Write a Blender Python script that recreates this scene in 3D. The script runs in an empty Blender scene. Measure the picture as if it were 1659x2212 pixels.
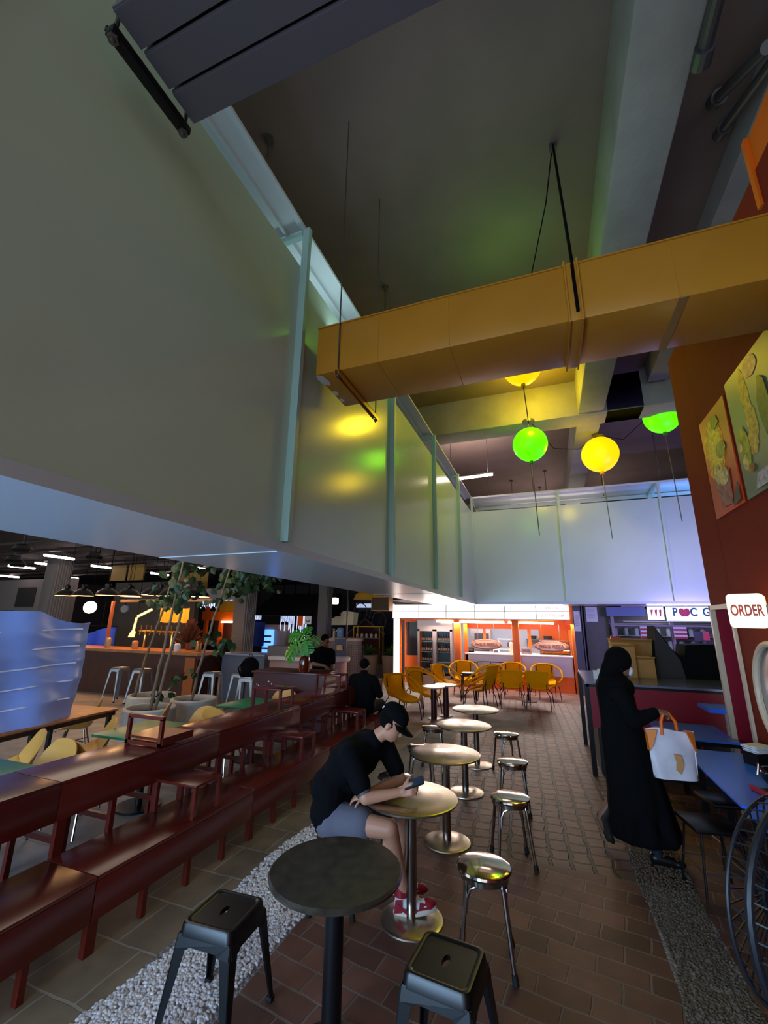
import bpy, bmesh, math, random
from mathutils import Vector, Matrix, Euler
from math import sin, cos, pi, radians as rad

S = bpy.context.scene
COL = S.collection

# ------------------------------------------------------------------ camera, world, exposure
CAMERA_HEIGHT = 1.9
YAW, PITCH, ROLL = -0.363029772, 0.253734244, -0.0126280592
FOCAL_PX = 918.4385
_f = Vector((sin(YAW) * cos(PITCH), cos(YAW) * cos(PITCH), sin(PITCH)))
_r = Vector((cos(YAW), -sin(YAW), 0))
_d = _f.cross(_r)
_right = cos(ROLL) * _r + sin(ROLL) * _d
_down = -sin(ROLL) * _r + cos(ROLL) * _d
cam_data = bpy.data.cameras.new('camera')
cam = bpy.data.objects.new('camera', cam_data)
COL.objects.link(cam)
_m = Matrix((_right, -_down, -_f)).transposed().to_4x4()
_m.translation = (0, 0, CAMERA_HEIGHT)
cam.matrix_world = _m
cam_data.sensor_fit = 'HORIZONTAL'
cam_data.sensor_width = 36
cam_data.lens = FOCAL_PX * 36 / 1659
cam_data.clip_start = 0.05
cam_data.clip_end = 200
S.camera = cam

w = bpy.data.worlds.new('daylight')
S.world = w
w.use_nodes = True
w.node_tree.nodes['Background'].inputs[0].default_value = (0.66, 0.72, 0.76, 1)
w.node_tree.nodes['Background'].inputs[1].default_value = 1.9

S.view_settings.view_transform = 'Standard'
S.view_settings.look = 'None'
S.view_settings.exposure = 0.0
S.view_settings.gamma = 1.0
S.view_settings.use_curve_mapping = False
S.render.engine = 'CYCLES'
S.cycles.use_denoising = True
S.cycles.max_bounces = 6
S.cycles.sample_clamp_indirect = 4.0


def area_light(name, loc, size, size_y, power, color, direction):
    l = bpy.data.lights.new(name, 'AREA')
    l.shape = 'RECTANGLE'
    l.size, l.size_y = size, size_y
    l.energy, l.color = power, color
    o = bpy.data.objects.new(name, l)
    COL.objects.link(o)
    o.location = loc
    o.rotation_euler = Vector(direction).to_track_quat('-Z', 'Y').to_euler()
    return o


def point_light(name, loc, power, color, radius=0.1):
    l = bpy.data.lights.new(name, 'POINT')
    l.energy, l.color, l.shadow_soft_size = power, color, radius
    o = bpy.data.objects.new(name, l)
    COL.objects.link(o)
    o.location = loc
    return o


# daylight of the open street front behind the camera, on the left
area_light('daylight_opening', (-3.6, -3.8, 1.5), 4.5, 2.8, 600, (0.38, 0.64, 1.0), (-0.10, 1, 0.12))

# light of the food hall and rear hall tubes, an added dining fill, and the light strips lying inside the hollow white boxes
area_light('rear_hall_tube_light', (0.5, 16.5, 4.6), 3.0, 0.3, 55, (1.0, 0.80, 0.74), (0.0, -0.1, 1))
area_light('dining_fill_light', (-6.3, 4.6, 3.95), 3.0, 3.0, 75, (1.0, 0.84, 0.66), (0.1, 0, -1))  # added fill panel over the dining area, no fixture hangs there
area_light('food_hall_light', (-15, 11, 3.9), 12, 8, 75, (1.0, 0.86, 0.72), (0, 0, -1))
area_light('box_strip_light', (-2.5, 3.5, 4.9), 0.3, 7.5, 26, (0.62, 0.90, 1.0), (0.1, 0, 1))
area_light('box_strip_light_blue', (3.9, 13.0, 4.9), 2.0, 0.3, 14, (0.15, 0.38, 1.0), (0, -0.05, 1))
area_light('box_strip_light_pale', (0.2, 13.0, 4.9), 3.0, 0.3, 5, (1.0, 0.85, 0.85), (0, -0.05, 1))

# ------------------------------------------------------------------ helpers


def lin(h):
    h = h.lstrip('#')
    out = []
    for i in (0, 2, 4):
        c = int(h[i:i + 2], 16) / 255
        out.append(c / 12.92 if c <= 0.04045 else ((c + 0.055) / 1.055) ** 2.4)
    return (*out, 1)


def mat(name, color, rough=0.5, metal=0.0, var=0.0, scale=8.0, bump=0.0, bscale=60.0, emit=None, power=0.0,
        alpha=1.0, trans=0.0, spec=0.5, coat=0.0, aniso=0.0, ior=1.45):
    m = bpy.data.materials.new(name)
    m.use_nodes = True
    nt = m.node_tree
    b = nt.nodes['Principled BSDF']
    c = lin(color) if isinstance(color, str) else (*color, 1)
    b.inputs['Base Color'].default_value = c
    b.inputs['Roughness'].default_value = rough
    b.inputs['Metallic'].default_value = metal
    b.inputs['Specular IOR Level'].default_value = spec
    b.inputs['Coat Weight'].default_value = coat
    b.inputs['Anisotropic'].default_value = aniso
    b.inputs['Transmission Weight'].default_value = trans
    b.inputs['IOR'].default_value = ior
    b.inputs['Alpha'].default_value = alpha
    if emit is not None:
        b.inputs['Emission Color'].default_value = lin(emit) if isinstance(emit, str) else (*emit, 1)
        b.inputs['Emission Strength'].default_value = power
    tc = None
    if var > 0 or bump > 0:
        tc = nt.nodes.new('ShaderNodeTexCoord')
    if var > 0:
        n = nt.nodes.new('ShaderNodeTexNoise')
        n.inputs['Scale'].default_value = scale
        n.inputs['Detail'].default_value = 5
        nt.links.new(tc.outputs['Object'], n.inputs['Vector'])
        r = nt.nodes.new('ShaderNodeValToRGB')
        r.color_ramp.elements[0].position = 0.3
        r.color_ramp.elements[1].position = 0.7
        r.color_ramp.elements[0].color = (*[v * (1 - var) for v in c[:3]], 1)
        r.color_ramp.elements[1].color = (*[min(1, v * (1 + var)) for v in c[:3]], 1)
        nt.links.new(n.outputs['Fac'], r.inputs['Fac'])
        nt.links.new(r.outputs['Color'], b.inputs['Base Color'])
    if bump > 0:
        n = nt.nodes.new('ShaderNodeTexNoise')
        n.inputs['Scale'].default_value = bscale
        n.inputs['Detail'].default_value = 4
        nt.links.new(tc.outputs['Object'], n.inputs['Vector'])
        bp = nt.nodes.new('ShaderNodeBump')
        bp.inputs['Strength'].default_value = bump
        bp.inputs['Distance'].default_value = 0.02
        nt.links.new(n.outputs['Fac'], bp.inputs['Height'])
        nt.links.new(bp.outputs['Normal'], b.inputs['Normal'])
    return m


def glow(name, color, power, base=(0.8, 0.8, 0.8)):
    return mat(name, base, 0.4, emit=color, power=power)


class G:
    """collects shapes into one mesh"""

    def __init__(self):
        self.bm = bmesh.new()
        self.mi = 0

    def _tag(self, faces):
        for f in faces:
            f.material_index = self.mi

    def box(self, c, s, rz=0.0, bevel=0.0, rot=None, seg=2):
        r = bmesh.ops.create_cube(self.bm, size=1)
        vs = r['verts']
        M = Matrix.Translation(c) @ (rot.to_matrix().to_4x4() if rot else Matrix.Rotation(rz, 4, 'Z')) @ Matrix.Diagonal((*s, 1))
        bmesh.ops.transform(self.bm, matrix=M, verts=vs)
        fs = {f for v in vs for f in v.link_faces}
        if bevel > 0:
            es = list({e for v in vs for e in v.link_edges})
            rr = bmesh.ops.bevel(self.bm, geom=es, offset=bevel, segments=seg, affect='EDGES', profile=0.5)
            fs = set(f for f in rr['faces']) | {f for f in fs if f.is_valid}
        self._tag(fs)
        return self

    def cyl(self, p0, p1, r0, r1=None, n=16, caps=True):
        r1 = r0 if r1 is None else r1
        p0, p1 = Vector(p0), Vector(p1)
        q = (p1 - p0).to_track_quat('Z', 'Y').to_matrix()
        rings = []
        for p, r in ((p0, r0), (p1, r1)):
            rings.append([self.bm.verts.new(p + q @ Vector((r * cos(2 * pi * i / n), r * sin(2 * pi * i / n), 0))) for i in range(n)])
        fs = [self.bm.faces.new((rings[0][i], rings[0][(i + 1) % n], rings[1][(i + 1) % n], rings[1][i])) for i in range(n)]
        if caps:
            fs.append(self.bm.faces.new(list(reversed(rings[0]))))
            fs.append(self.bm.faces.new(rings[1]))
        self._tag(fs)
        return self

    def tube(self, pts, r, n=8, closed=False, radii=None):
        pts = [Vector(p) for p in pts]
        N = len(pts)
        rings = []
        nrm = None
        for i, p in enumerate(pts):
            if closed:
                t = pts[(i + 1) % N] - pts[i - 1]
            else:
                t = pts[min(i + 1, N - 1)] - pts[max(i - 1, 0)]
            t.normalize()
            if nrm is None:
                nrm = t.orthogonal().normalized()
            nrm = (nrm - t * nrm.dot(t))
            if nrm.length < 1e-6:
                nrm = t.orthogonal()
            nrm.normalize()
            b = t.cross(nrm)
            rr = radii[i] if radii else r
            rings.append([self.bm.verts.new(p + rr * (cos(2 * pi * k / n) * nrm + sin(2 * pi * k / n) * b)) for k in range(n)])
        fs = []
        for i in range(N if closed else N - 1):
            a, b = rings[i], rings[(i + 1) % N]
            off = 0
            if closed and i == N - 1:
                best = 1e9
                for o in range(n):
                    dd = sum((a[k].co - b[(k + o) % n].co).length for k in range(n))
                    if dd < best:
                        best, off = dd, o
            for k in range(n):
                fs.append(self.bm.faces.new((a[k], a[(k + 1) % n], b[(k + 1 + off) % n], b[(k + off) % n])))
        if not closed:
            fs.append(self.bm.faces.new(list(reversed(rings[0]))))
            fs.append(self.bm.faces.new(rings[-1]))
        self._tag(fs)
        return self

    def lathe(self, prof, n=28, c=(0, 0, 0), sx=1.0, sy=1.0):
        c = Vector(c)
        rings = []
        for r, z in prof:
            if r < 1e-6:
                rings.append([self.bm.verts.new(c + Vector((0, 0, z)))])
            else:
                rings.append([self.bm.verts.new(c + Vector((sx * r * cos(2 * pi * i / n), sy * r * sin(2 * pi * i / n), z))) for i in range(n)])
        fs = []
        for a, b in zip(rings, rings[1:]):
            if len(a) == 1 and len(b) == 1:
                continue
            for i in range(n):
                j = (i + 1) % n
                if len(a) == 1:
                    fs.append(self.bm.faces.new((a[0], b[j], b[i])))
                elif len(b) == 1:
                    fs.append(self.bm.faces.new((a[i], a[j], b[0])))
                else:
                    fs.append(self.bm.faces.new((a[i], a[j], b[j], b[i])))
        self._tag(fs)
        return self

    def prism(self, pts, vec):
        vec = Vector(vec)
        a = [self.bm.verts.new(Vector(p)) for p in pts]
        b = [self.bm.verts.new(Vector(p) + vec) for p in pts]
        n = len(a)
        fs = [self.bm.faces.new(list(reversed(a))), self.bm.faces.new(b)]
        fs += [self.bm.faces.new((a[i], a[(i + 1) % n], b[(i + 1) % n], b[i])) for i in range(n)]
        self._tag(fs)
        return self

    def ball(self, c, r, seg=16, rot=None):
        rr = (r, r, r) if not hasattr(r, '__len__') else r
        q = bmesh.ops.create_uvsphere(self.bm, u_segments=seg, v_segments=max(6, seg // 2), radius=1)
        M = Matrix.Translation(c) @ (rot.to_matrix().to_4x4() if rot else Matrix.Identity(4)) @ Matrix.Diagonal((*rr, 1))
        bmesh.ops.transform(self.bm, matrix=M, verts=q['verts'])
        self._tag({f for v in q['verts'] for f in v.link_faces})
        return self

    def sheet(self, fn, nu, nv, thick=0.0):
        """surface fn(u,v), u,v in 0..1; given thickness when thick > 0"""
        V = [[self.bm.verts.new(Vector(fn(i / nu, j / nv))) for j in range(nv + 1)] for i in range(nu + 1)]
        fs = [self.bm.faces.new((V[i][j], V[i + 1][j], V[i + 1][j + 1], V[i][j + 1])) for i in range(nu) for j in range(nv)]
        self._tag(fs)
        if thick > 0:
            bmesh.ops.recalc_face_normals(self.bm, faces=fs)
            r = bmesh.ops.solidify(self.bm, geom=fs, thickness=thick)
            self._tag([g for g in r['geom'] if isinstance(g, bmesh.types.BMFace)])
        return self

    def mesh(self, name, mats, angle=28):
        bmesh.ops.recalc_face_normals(self.bm, faces=self.bm.faces[:])
        me = bpy.data.meshes.new(name)
        self.bm.to_mesh(me)
        self.bm.free()
        for m in (mats if isinstance(mats, (list, tuple)) else [mats]):
            me.materials.append(m)
        me.polygons.foreach_set('use_smooth', [True] * len(me.polygons))
        me.set_sharp_from_angle(angle=rad(angle))
        return me

    def build(self, name, mats, parent=None, loc=(0, 0, 0), rz=0.0, angle=28, label=None):
        o = bpy.data.objects.new(name, self.mesh(name, mats, angle))
        COL.objects.link(o)
        o.location = loc
        o.rotation_euler = (0, 0, rz)
        if parent:
            o.parent = parent
        if label:
            o['label'] = label
        return o


def tag(o, label, cat, group=None, kind=None):
    o['label'] = label
    o['category'] = cat
    if group:
        o['group'] = group
    if kind:
        o['kind'] = kind
    return o


def thing(name, label, cat, loc=(0, 0, 0), rz=0.0, group=None):
    o = bpy.data.objects.new(name, None)
    o.empty_display_size = 0.1
    COL.objects.link(o)
    o.location = loc
    o.rotation_euler = (0, 0, rz)
    return tag(o, label, cat, group)


def struct(name, g, mats, label, cat='wall', **k):
    o = g.build(name, mats, **k)
    return tag(o, label, cat, kind='structure')


def dup(root, loc, rz=0.0, label=None, group=None, scale=None):
    r = root.copy()
    COL.objects.link(r)
    r.location = loc
    r.rotation_euler = (0, 0, rz)
    if scale:
        r.scale = scale
    if label:
        r['label'] = label
    if group:
        r['group'] = group
    for ch in list(root.children):
        c = ch.copy()
        COL.objects.link(c)
        c.parent = r
        for gch in ch.children:
            d = gch.copy()
            COL.objects.link(d)
            d.parent = c
    return r


def text_mesh(name, s, size, m, parent, loc, rot, depth=0.004, align='CENTER', sx=1.0, label=None, bold=0.018):
    cu = bpy.data.curves.new(name, 'FONT')
    cu.body = s
    cu.size = size
    cu.extrude = depth
    cu.offset = size * bold
    cu.align_x = align
    cu.align_y = 'CENTER'
    t = bpy.data.objects.new(name + '_curve', cu)
    COL.objects.link(t)
    bpy.context.view_layer.update()
    me = bpy.data.meshes.new_from_object(t)
    bpy.data.objects.remove(t)
    bpy.data.curves.remove(cu)
    me.name = name
    me.materials.clear()
    me.materials.append(m)
    o = bpy.data.objects.new(name, me)
    COL.objects.link(o)
    o.parent = parent
    o.location = loc
    o.rotation_euler = rot
    o.scale = (sx, 1, 1)
    if label:
        o['label'] = label
    return o


FACE_FRONT = (pi / 2, 0, 0)          # text plane facing -Y
FACE_LEFT = (pi / 2, 0, -pi / 2)     # text plane facing -X


def blob(name, parts, m, parent=None, voxel=0.012, smooth=4, label=None):
    """one continuous organic surface grown from tapered capsules and ellipsoids"""
    g = G()
    for p in parts:
        if p[0] == 'c':
            _, a, b, ra, rb = p
            a, b = Vector(a), Vector(b)
            g.ball(a, ra, 14)
            g.ball(b, rb, 14)
            if (b - a).length > 1e-4:
                g.cyl(a, b, ra, rb, 14)
        elif p[0] == 'e':
            g.ball(p[1], p[2], 18, Euler(p[3]) if len(p) > 3 else None)
        elif p[0] == 'b':
            g.box(p[1], p[2], rot=Euler(p[3]) if len(p) > 3 else None)
    me = g.mesh(name, m, 180)
    o = bpy.data.objects.new(name, me)
    COL.objects.link(o)
    md = o.modifiers.new('r', 'REMESH')
    md.mode = 'VOXEL'
    md.voxel_size = voxel
    md.use_smooth_shade = True
    sm = o.modifiers.new('s', 'SMOOTH')
    sm.factor = 0.5
    sm.iterations = smooth
    dg = bpy.context.evaluated_depsgraph_get()
    me2 = bpy.data.meshes.new_from_object(o.evaluated_get(dg))
    o.modifiers.clear()
    o.data = me2
    bpy.data.meshes.remove(me)
    me2.name = name
    if not me2.materials:
        me2.materials.append(m)
    me2.polygons.foreach_set('use_smooth', [True] * len(me2.polygons))
    if parent:
        o.parent = parent
    if label:
        o['label'] = label
    return o


R = random.Random(7)
# ------------------------------------------------------------------ materials
M_panel = mat('painted_panel', '#c4dac6', 0.20, var=0.02, scale=1.5, bump=0.015, bscale=20, spec=0.75)
M_mint = mat('mint_paint', '#9fc0b8', 0.4)
M_white = mat('white_paint', '#d5dcda', 0.35)
M_beamwhite = mat('box_underside_paint', '#c4ced2', 0.27, spec=0.4)
M_ceiling = mat('ceiling_plaster', '#70605a', 0.75, var=0.12, scale=1.2, bump=0.15, bscale=12)
M_ceiling_dark = mat('dark_ceiling', '#4a423a', 0.85, var=0.25, scale=1.0)
M_beam = mat('beam_concrete', '#8e8c88', 0.7, var=0.12, scale=2.5, bump=0.2, bscale=14)
M_duct = mat('orange_duct_paint', '#bd8026', 0.30, var=0.05, scale=3, bump=0.03, bscale=6)
M_red = mat('oxblood_bench_paint', '#5e1e15', 0.24, var=0.06, scale=5)
M_redwall = mat('brick_red_wall_paint', '#7b2a1c', 0.75, var=0.05, scale=3, spec=0.08)
M_crimson = mat('crimson_laminate', '#8a1a2c', 0.35)
M_cream = mat('cream_trim_paint', '#cbb49c', 0.45)
M_steel = mat('brushed_steel', '#b9b2a6', 0.30, 1.0, aniso=0.6)
M_chrome = mat('chrome', '#c8c4be', 0.10, 1.0)
M_chrome_tube = mat('chrome_tube', '#aaa7a2', 0.16, 1.0)
M_blackmetal = mat('black_powder_coat', '#0b0c10', 0.32, spec=0.5)
M_blackrubber = mat('black_rubber', '#0c0c0d', 0.7)
M_darkgrey = mat('dark_grey_metal', '#4b4b50', 0.45, 0.3)
M_black = mat('black_cloth', '#06070a', 0.9, spec=0.15)
M_navyblack = mat('black_shirt_cloth', '#07080c', 0.9, spec=0.15, bump=0.1, bscale=300)
M_blackplastic = mat('black_plastic', '#0b0b0d', 0.4)
M_yellow = mat('yellow_cord', '#eca808', 0.6, var=0.08, scale=30, trans=0.3, ior=1.05)
M_shell = mat('mustard_shell_plastic', '#d69c48', 0.4)
M_green = mat('green_tabletop', '#1f7a55', 0.35)
M_wood = mat('honey_wood', '#a86a38', 0.4, var=0.2, scale=6)
M_brownwood = mat('brown_wood', '#45200f', 0.5, var=0.2, scale=5)
M_orange = mat('orange_paint', '#e2660e', 0.45)
M_whitegloss = mat('white_counter', '#d6c8c2', 0.3)
M_palewall = mat('pale_blue_wall', '#b9c4cf', 0.6)
M_concrete = mat('pot_concrete', '#b8b0a6', 0.8, var=0.15, scale=7, bump=0.2, bscale=40)
M_soil = mat('soil', '#2b1e14', 0.95, bump=0.5, bscale=60)
M_trunk = mat('pale_bark', '#7d6a55', 0.8, var=0.2, scale=14)
M_leaf = mat('dark_leaf', '#273d1c', 0.5)
M_leaf2 = mat('monstera_leaf', '#2f7a22', 0.35)
M_leaf3 = mat('pale_green_leaf', '#4d6a2c', 0.5)
M_amber = mat('amber_glass', '#6a2408', 0.08, trans=0.5, spec=0.7)
M_glass = mat('clear_glass', '#e8f0f0', 0.03, trans=1.0, ior=1.02)
M_grey = mat('grey_wall', '#6a6462', 0.6)
M_column = mat('column_grey', '#5c5856', 0.6, var=0.06)
M_paper = mat('paper', '#d8d6da', 0.7)
M_tarp = mat('milky_plastic_sheet', '#93adf5', 0.30, var=0.08, scale=3, spec=0.4, bump=0.1, bscale=5)
M_blue = mat('blue_fabric', '#1a3a9a', 0.7)
M_skin = mat('skin', '#b98468', 0.5)
M_skin_dark = mat('skin_brown', '#7d5440', 0.5)
M_hair = mat('black_hair', '#070605', 0.9, spec=0.12)
M_shorts = mat('grey_shorts_cloth', '#5d5c68', 0.85)
M_cardboard = mat('cardboard', '#a9793f', 0.75, var=0.08)
M_rod = mat('galvanised_rod', '#77716a', 0.4, 0.8)
M_terracotta = mat('terracotta', '#8a4a34', 0.8)
M_speaker = mat('amber_wood', '#b87420', 0.45, var=0.15, scale=9)
M_pizzatext = mat('sign_brown', '#a04028', 0.5)
M_signpanel = mat('sign_tan', '#c8a890', 0.5)
M_red_letter = mat('red_letter', '#d2402a', 0.5)
M_teal_letter = mat('teal_letter', '#1c5a74', 0.5)
M_pink_letter = mat('pink_letter', '#d8305a', 0.5)
M_faint_letter = mat('faint_sign_letter', '#d8c8bc', 0.6, emit='#d8c8bc', power=0.5)
M_blackpaint = mat('black_paint', '#101012', 0.5)

L_tube = glow('fluorescent_tube_glow', '#ffe8f4', 16)
L_warmtube = glow('warm_tube_glow', '#ffe0c4', 14)
L_sign = glow('shop_sign_glow', '#fff0e6', 1.5)
L_pillar = glow('pillar_glow', '#ffeadc', 2.6)
L_green = glow('green_balloon_glow', (0.14, 1.0, 0.0), 0.95, (0.05, 0.4, 0.0))
L_yellow = glow('yellow_balloon_glow', (1.0, 0.68, 0.0), 1.08, (0.5, 0.3, 0.0))
L_order = glow('order_sign_glow', '#fff0a8', 1.5)
L_kiosk = glow('kiosk_sign_glow', '#dcebff', 1.5)
L_bulb = glow('warm_bulb_glow', '#ffb060', 9)
L_lantern = glow('lantern_glow', '#fff2dc', 6)
L_cool = glow('cool_led_glow', '#9fd8ff', 5)
L_blue = glow('blue_neon_glow', '#2a50ff', 10)
L_strings = glow('icicle_light_glow', '#b8c8ff', 2.2)
L_case = glow('display_lamp_glow', '#ffc070', 7)
L_fridge = glow('fridge_light_glow', '#b8dcff', 3.5)
L_fridgeblue = glow('blue_fridge_glow', '#4a88ff', 2.5)


def floor_mat(name, kind, c1, c2, mortar, sx, sy, rz=0.0, msize=0.02, rough=0.6, bump=0.5, off=0.5, wob=0.03):
    m = bpy.data.materials.new(name)
    m.use_nodes = True
    nt = m.node_tree
    N, L = nt.nodes, nt.links
    b = N['Principled BSDF']
    tc = N.new('ShaderNodeTexCoord')
    mp = N.new('ShaderNodeMapping')
    mp.inputs['Rotation'].default_value = (0, 0, rz)
    wn = N.new('ShaderNodeTexNoise')
    wn.inputs['Scale'].default_value = 6.0
    L.new(tc.outputs['Object'], wn.inputs['Vector'])
    wv = N.new('ShaderNodeVectorMath')
    wv.operation = 'MULTIPLY_ADD'
    wv.inputs[1].default_value = (wob, wob, 0)
    L.new(wn.outputs['Color'], wv.inputs[0])
    L.new(tc.outputs['Object'], wv.inputs[2])
    L.new(wv.outputs['Vector'], mp.inputs['Vector'])
    b.inputs['Roughness'].default_value = rough
    bp = N.new('ShaderNodeBump')
    bp.inputs['Strength'].default_value = bump
    bp.inputs['Distance'].default_value = 0.01
    L.new(bp.outputs['Normal'], b.inputs['Normal'])
    no = N.new('ShaderNodeTexNoise')
    no.inputs['Scale'].default_value = 3.5
    no.inputs['Detail'].default_value = 6
    L.new(tc.outputs['Object'], no.inputs['Vector'])
    mx = N.new('ShaderNodeMix')
    mx.data_type = 'RGBA'
    mx.blend_type = 'MULTIPLY'
    mx.inputs['Factor'].default_value = 0.75
    rp = N.new('ShaderNodeValToRGB')
    rp.color_ramp.elements[0].position = 0.3
    rp.color_ramp.elements[0].color = (0.45, 0.45, 0.45, 1)
    rp.color_ramp.elements[1].position = 0.72
    rp.color_ramp.elements[1].color = (1.2, 1.2, 1.2, 1)
    L.new(no.outputs['Fac'], rp.inputs['Fac'])
    L.new(rp.outputs['Color'], mx.inputs['B'])
    if kind == 'brick':
        br = N.new('ShaderNodeTexBrick')
        br.inputs['Color1'].default_value = lin(c1)
        br.inputs['Color2'].default_value = lin(c2)
        br.inputs['Mortar'].default_value = lin(mortar)
        br.inputs['Scale'].default_value = 1
        br.inputs['Brick Width'].default_value = sx
        br.inputs['Row Height'].default_value = sy
        br.inputs['Mortar Size'].default_value = msize
        br.inputs['Mortar Smooth'].default_value = 0.4
        br.offset = off
        L.new(mp.outputs['Vector'], br.inputs['Vector'])
        L.new(br.outputs['Color'], mx.inputs['A'])
        iv = N.new('ShaderNodeMath')
        iv.operation = 'SUBTRACT'
        iv.inputs[0].default_value = 1
        L.new(br.outputs['Fac'], iv.inputs[1])
        L.new(iv.outputs[0], bp.inputs['Height'])
    else:
        vo = N.new('ShaderNodeTexVoronoi')
        vo.inputs['Scale'].default_value = sx
        L.new(tc.outputs['Object'], vo.inputs['Vector'])
        r2 = N.new('ShaderNodeValToRGB')
        r2.color_ramp.elements[0].color = lin(c1)
        r2.color_ramp.elements[1].color = lin(c2)
        L.new(vo.outputs['Color'], r2.inputs['Fac'])
        L.new(r2.outputs['Color'], mx.inputs['A'])
        L.new(vo.outputs['Distance'], bp.inputs['Height'])
        bp.invert = True
    L.new(mx.outputs['Result'], b.inputs['Base Color'])
    return m


F_concrete = floor_mat('floor_concrete', 'brick', '#8d8a8a', '#858283', '#6a6868', 3.0, 3.0, msize=0.006, rough=0.55, bump=0.1)
F_tile = floor_mat('floor_tan_tile', 'brick', '#8f7c66', '#837260', '#a59a8c', 0.40, 0.401, msize=0.009, rough=0.55, bump=0.3)
F_pebble = floor_mat('floor_pebble_bed', 'voronoi', '#6a6668', '#a8a4a6', '#000000', 60, 0, rough=0.8, bump=0.8)
F_brick = floor_mat('floor_brick', 'brick', '#54342b', '#7d5345', '#75645c', 0.27, 0.16, rz=0.16, msize=0.008, rough=0.6, bump=0.6)
F_sett = floor_mat('floor_setts', 'brick', '#5a3d30', '#74503e', '#1a110c', 0.165, 0.165, rz=-0.06, msize=0.018, rough=0.55, bump=0.9, off=0.0, wob=0.09)
F_grey = floor_mat('floor_grey_patch', 'voronoi', '#6f6a66', '#7d7872', '#000000', 90, 0, rough=0.75, bump=0.25)

# ------------------------------------------------------------------ setting
# floor: one mesh, zones by face
xs = [-32, -3.25, -2.30, -1.68, -0.55, 0.5, 0.86, 2.2, 9]
ys = [-5, 4.3, 8.8, 10.6, 12.2, 26]


def zone(i, j):
    if i == 0:
        return 0
    if j == 4:
        return 3
    if i == 1:
        return 1 if j < 2 else 3
    if i == 2:
        return 2 if j == 0 else (5 if j == 1 else 3)
    if i == 3:
        return 3 if j == 0 else (5 if j == 2 else 4)
    if i == 4:
        return 3 if j == 0 else 4
    if i == 5:
        return 2 if j == 0 else (4 if j < 2 else 5)
    return 3


g = G()
VV = {}
for a, x in enumerate(xs):
    for b_, y in enumerate(ys):
        VV[a, b_] = g.bm.verts.new((x, y, 0))
for a in range(len(xs) - 1):
    for b_ in range(len(ys) - 1):
        f = g.bm.faces.new((VV[a, b_], VV[a + 1, b_], VV[a + 1, b_ + 1], VV[a, b_ + 1]))
        f.material_index = zone(a, b_)
struct('floor', g, [F_concrete, F_tile, F_pebble, F_brick, F_sett, F_grey], 'patchwork floor of brown bricks, setts, tiles and pebble strips', 'floor')

# loose-looking set pebbles of the near strips
M_peb = mat('pebbles', '#cfcacc', 0.6, var=0.35, scale=45)
M_peb2 = mat('brown_pebbles', '#5e5346', 0.7, var=0.35, scale=45)
ICO = bmesh.new()
bmesh.ops.create_icosphere(ICO, subdivisions=1, radius=1)
ico_v = [v.co.copy() for v in ICO.verts]
ICO.verts.index_update()
ico_f = [[v.index for v in f.verts] for f in ICO.faces]
ICO.free()


def pebbles(name, x0, x1, y0, y1, n, r0, r1, m, label, wob):
    vs, fs = [], []
    for _ in range(n):
        y = y0 + (y1 - y0) * R.random() ** 1.15
        e = wob(y)
        x = x0 + e[0] + (x1 - x0 + e[1] - e[0]) * R.random()
        a = R.uniform(0, 2 * pi)
        sx, sy, sz = R.uniform(r0, r1), R.uniform(r0, r1) * 0.8, R.uniform(r0, r1) * 0.55
        k = len(vs)
        ca, sa = cos(a), sin(a)
        for v in ico_v:
            px_, py_ = v.x * sx, v.y * sy
            vs.append((x + px_ * ca - py_ * sa, y + px_ * sa + py_ * ca, 0.002 + v.z * sz))
        fs += [[i + k for i in f] for f in ico_f]
    me = bpy.data.meshes.new(name)
    me.from_pydata(vs, [], fs)
    me.materials.append(m)
    me.polygons.foreach_set('use_smooth', [True] * len(me.polygons))
    o = bpy.data.objects.new(name, me)
    COL.objects.link(o)
    return tag(o, label, 'pebbles', kind='stuff')


pebbles('pebble_strip', -2.30, -1.68, 1.7, 5.2, 9000, 0.010, 0.020, M_peb, 'pale pebble strip set in the floor beside the red bench', lambda y: (0.04 * sin(3 * y), 0.05 * sin(2.1 * y) - 0.02 * y + 0.06))
pebbles('gravel_strip', 0.5, 0.86, 2.2, 5.2, 4200, 0.008, 0.015, M_peb2, 'brown gravel strip along the right side of the aisle', lambda y: (0.02 * sin(4 * y), 0.02 * sin(3 * y)))

# ceilings, walls
g = G()
g.box((2.9, 10.5, 7.1), (12.2, 31, 0.2))
struct('ceiling', g, M_ceiling, 'tall brown plaster ceiling over the aisle', 'ceiling')
g = G()
g.box((-17.6, 10.5, 4.45), (28.8, 31, 0.2))
struct('ceiling_low', g, M_ceiling_dark, 'lower dark ceiling over the food hall', 'ceiling')
g = G()
g.box((-3.25, 10.5, 5.8), (0.1, 31, 2.5))
struct('wall_upper', g, M_ceiling, 'upper wall above the lower food hall ceiling')
g = G()
g.box((-12, 26, 3.5), (42, 0.2, 7))
struct('wall_back', g, mat('far_wall', '#4a4240', 0.8, var=0.2), 'dim far wall of the hall')
g = G()
g.box((-32, 10, 3.5), (0.2, 32, 7))
struct('wall_far', g, M_grey, 'dim far side wall of the food hall')
g = G()
g.box((9, 10.5, 3.5), (0.2, 31, 7))
struct('wall_right_far', g, M_ceiling_dark, 'dim right boundary wall of the hall')

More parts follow.
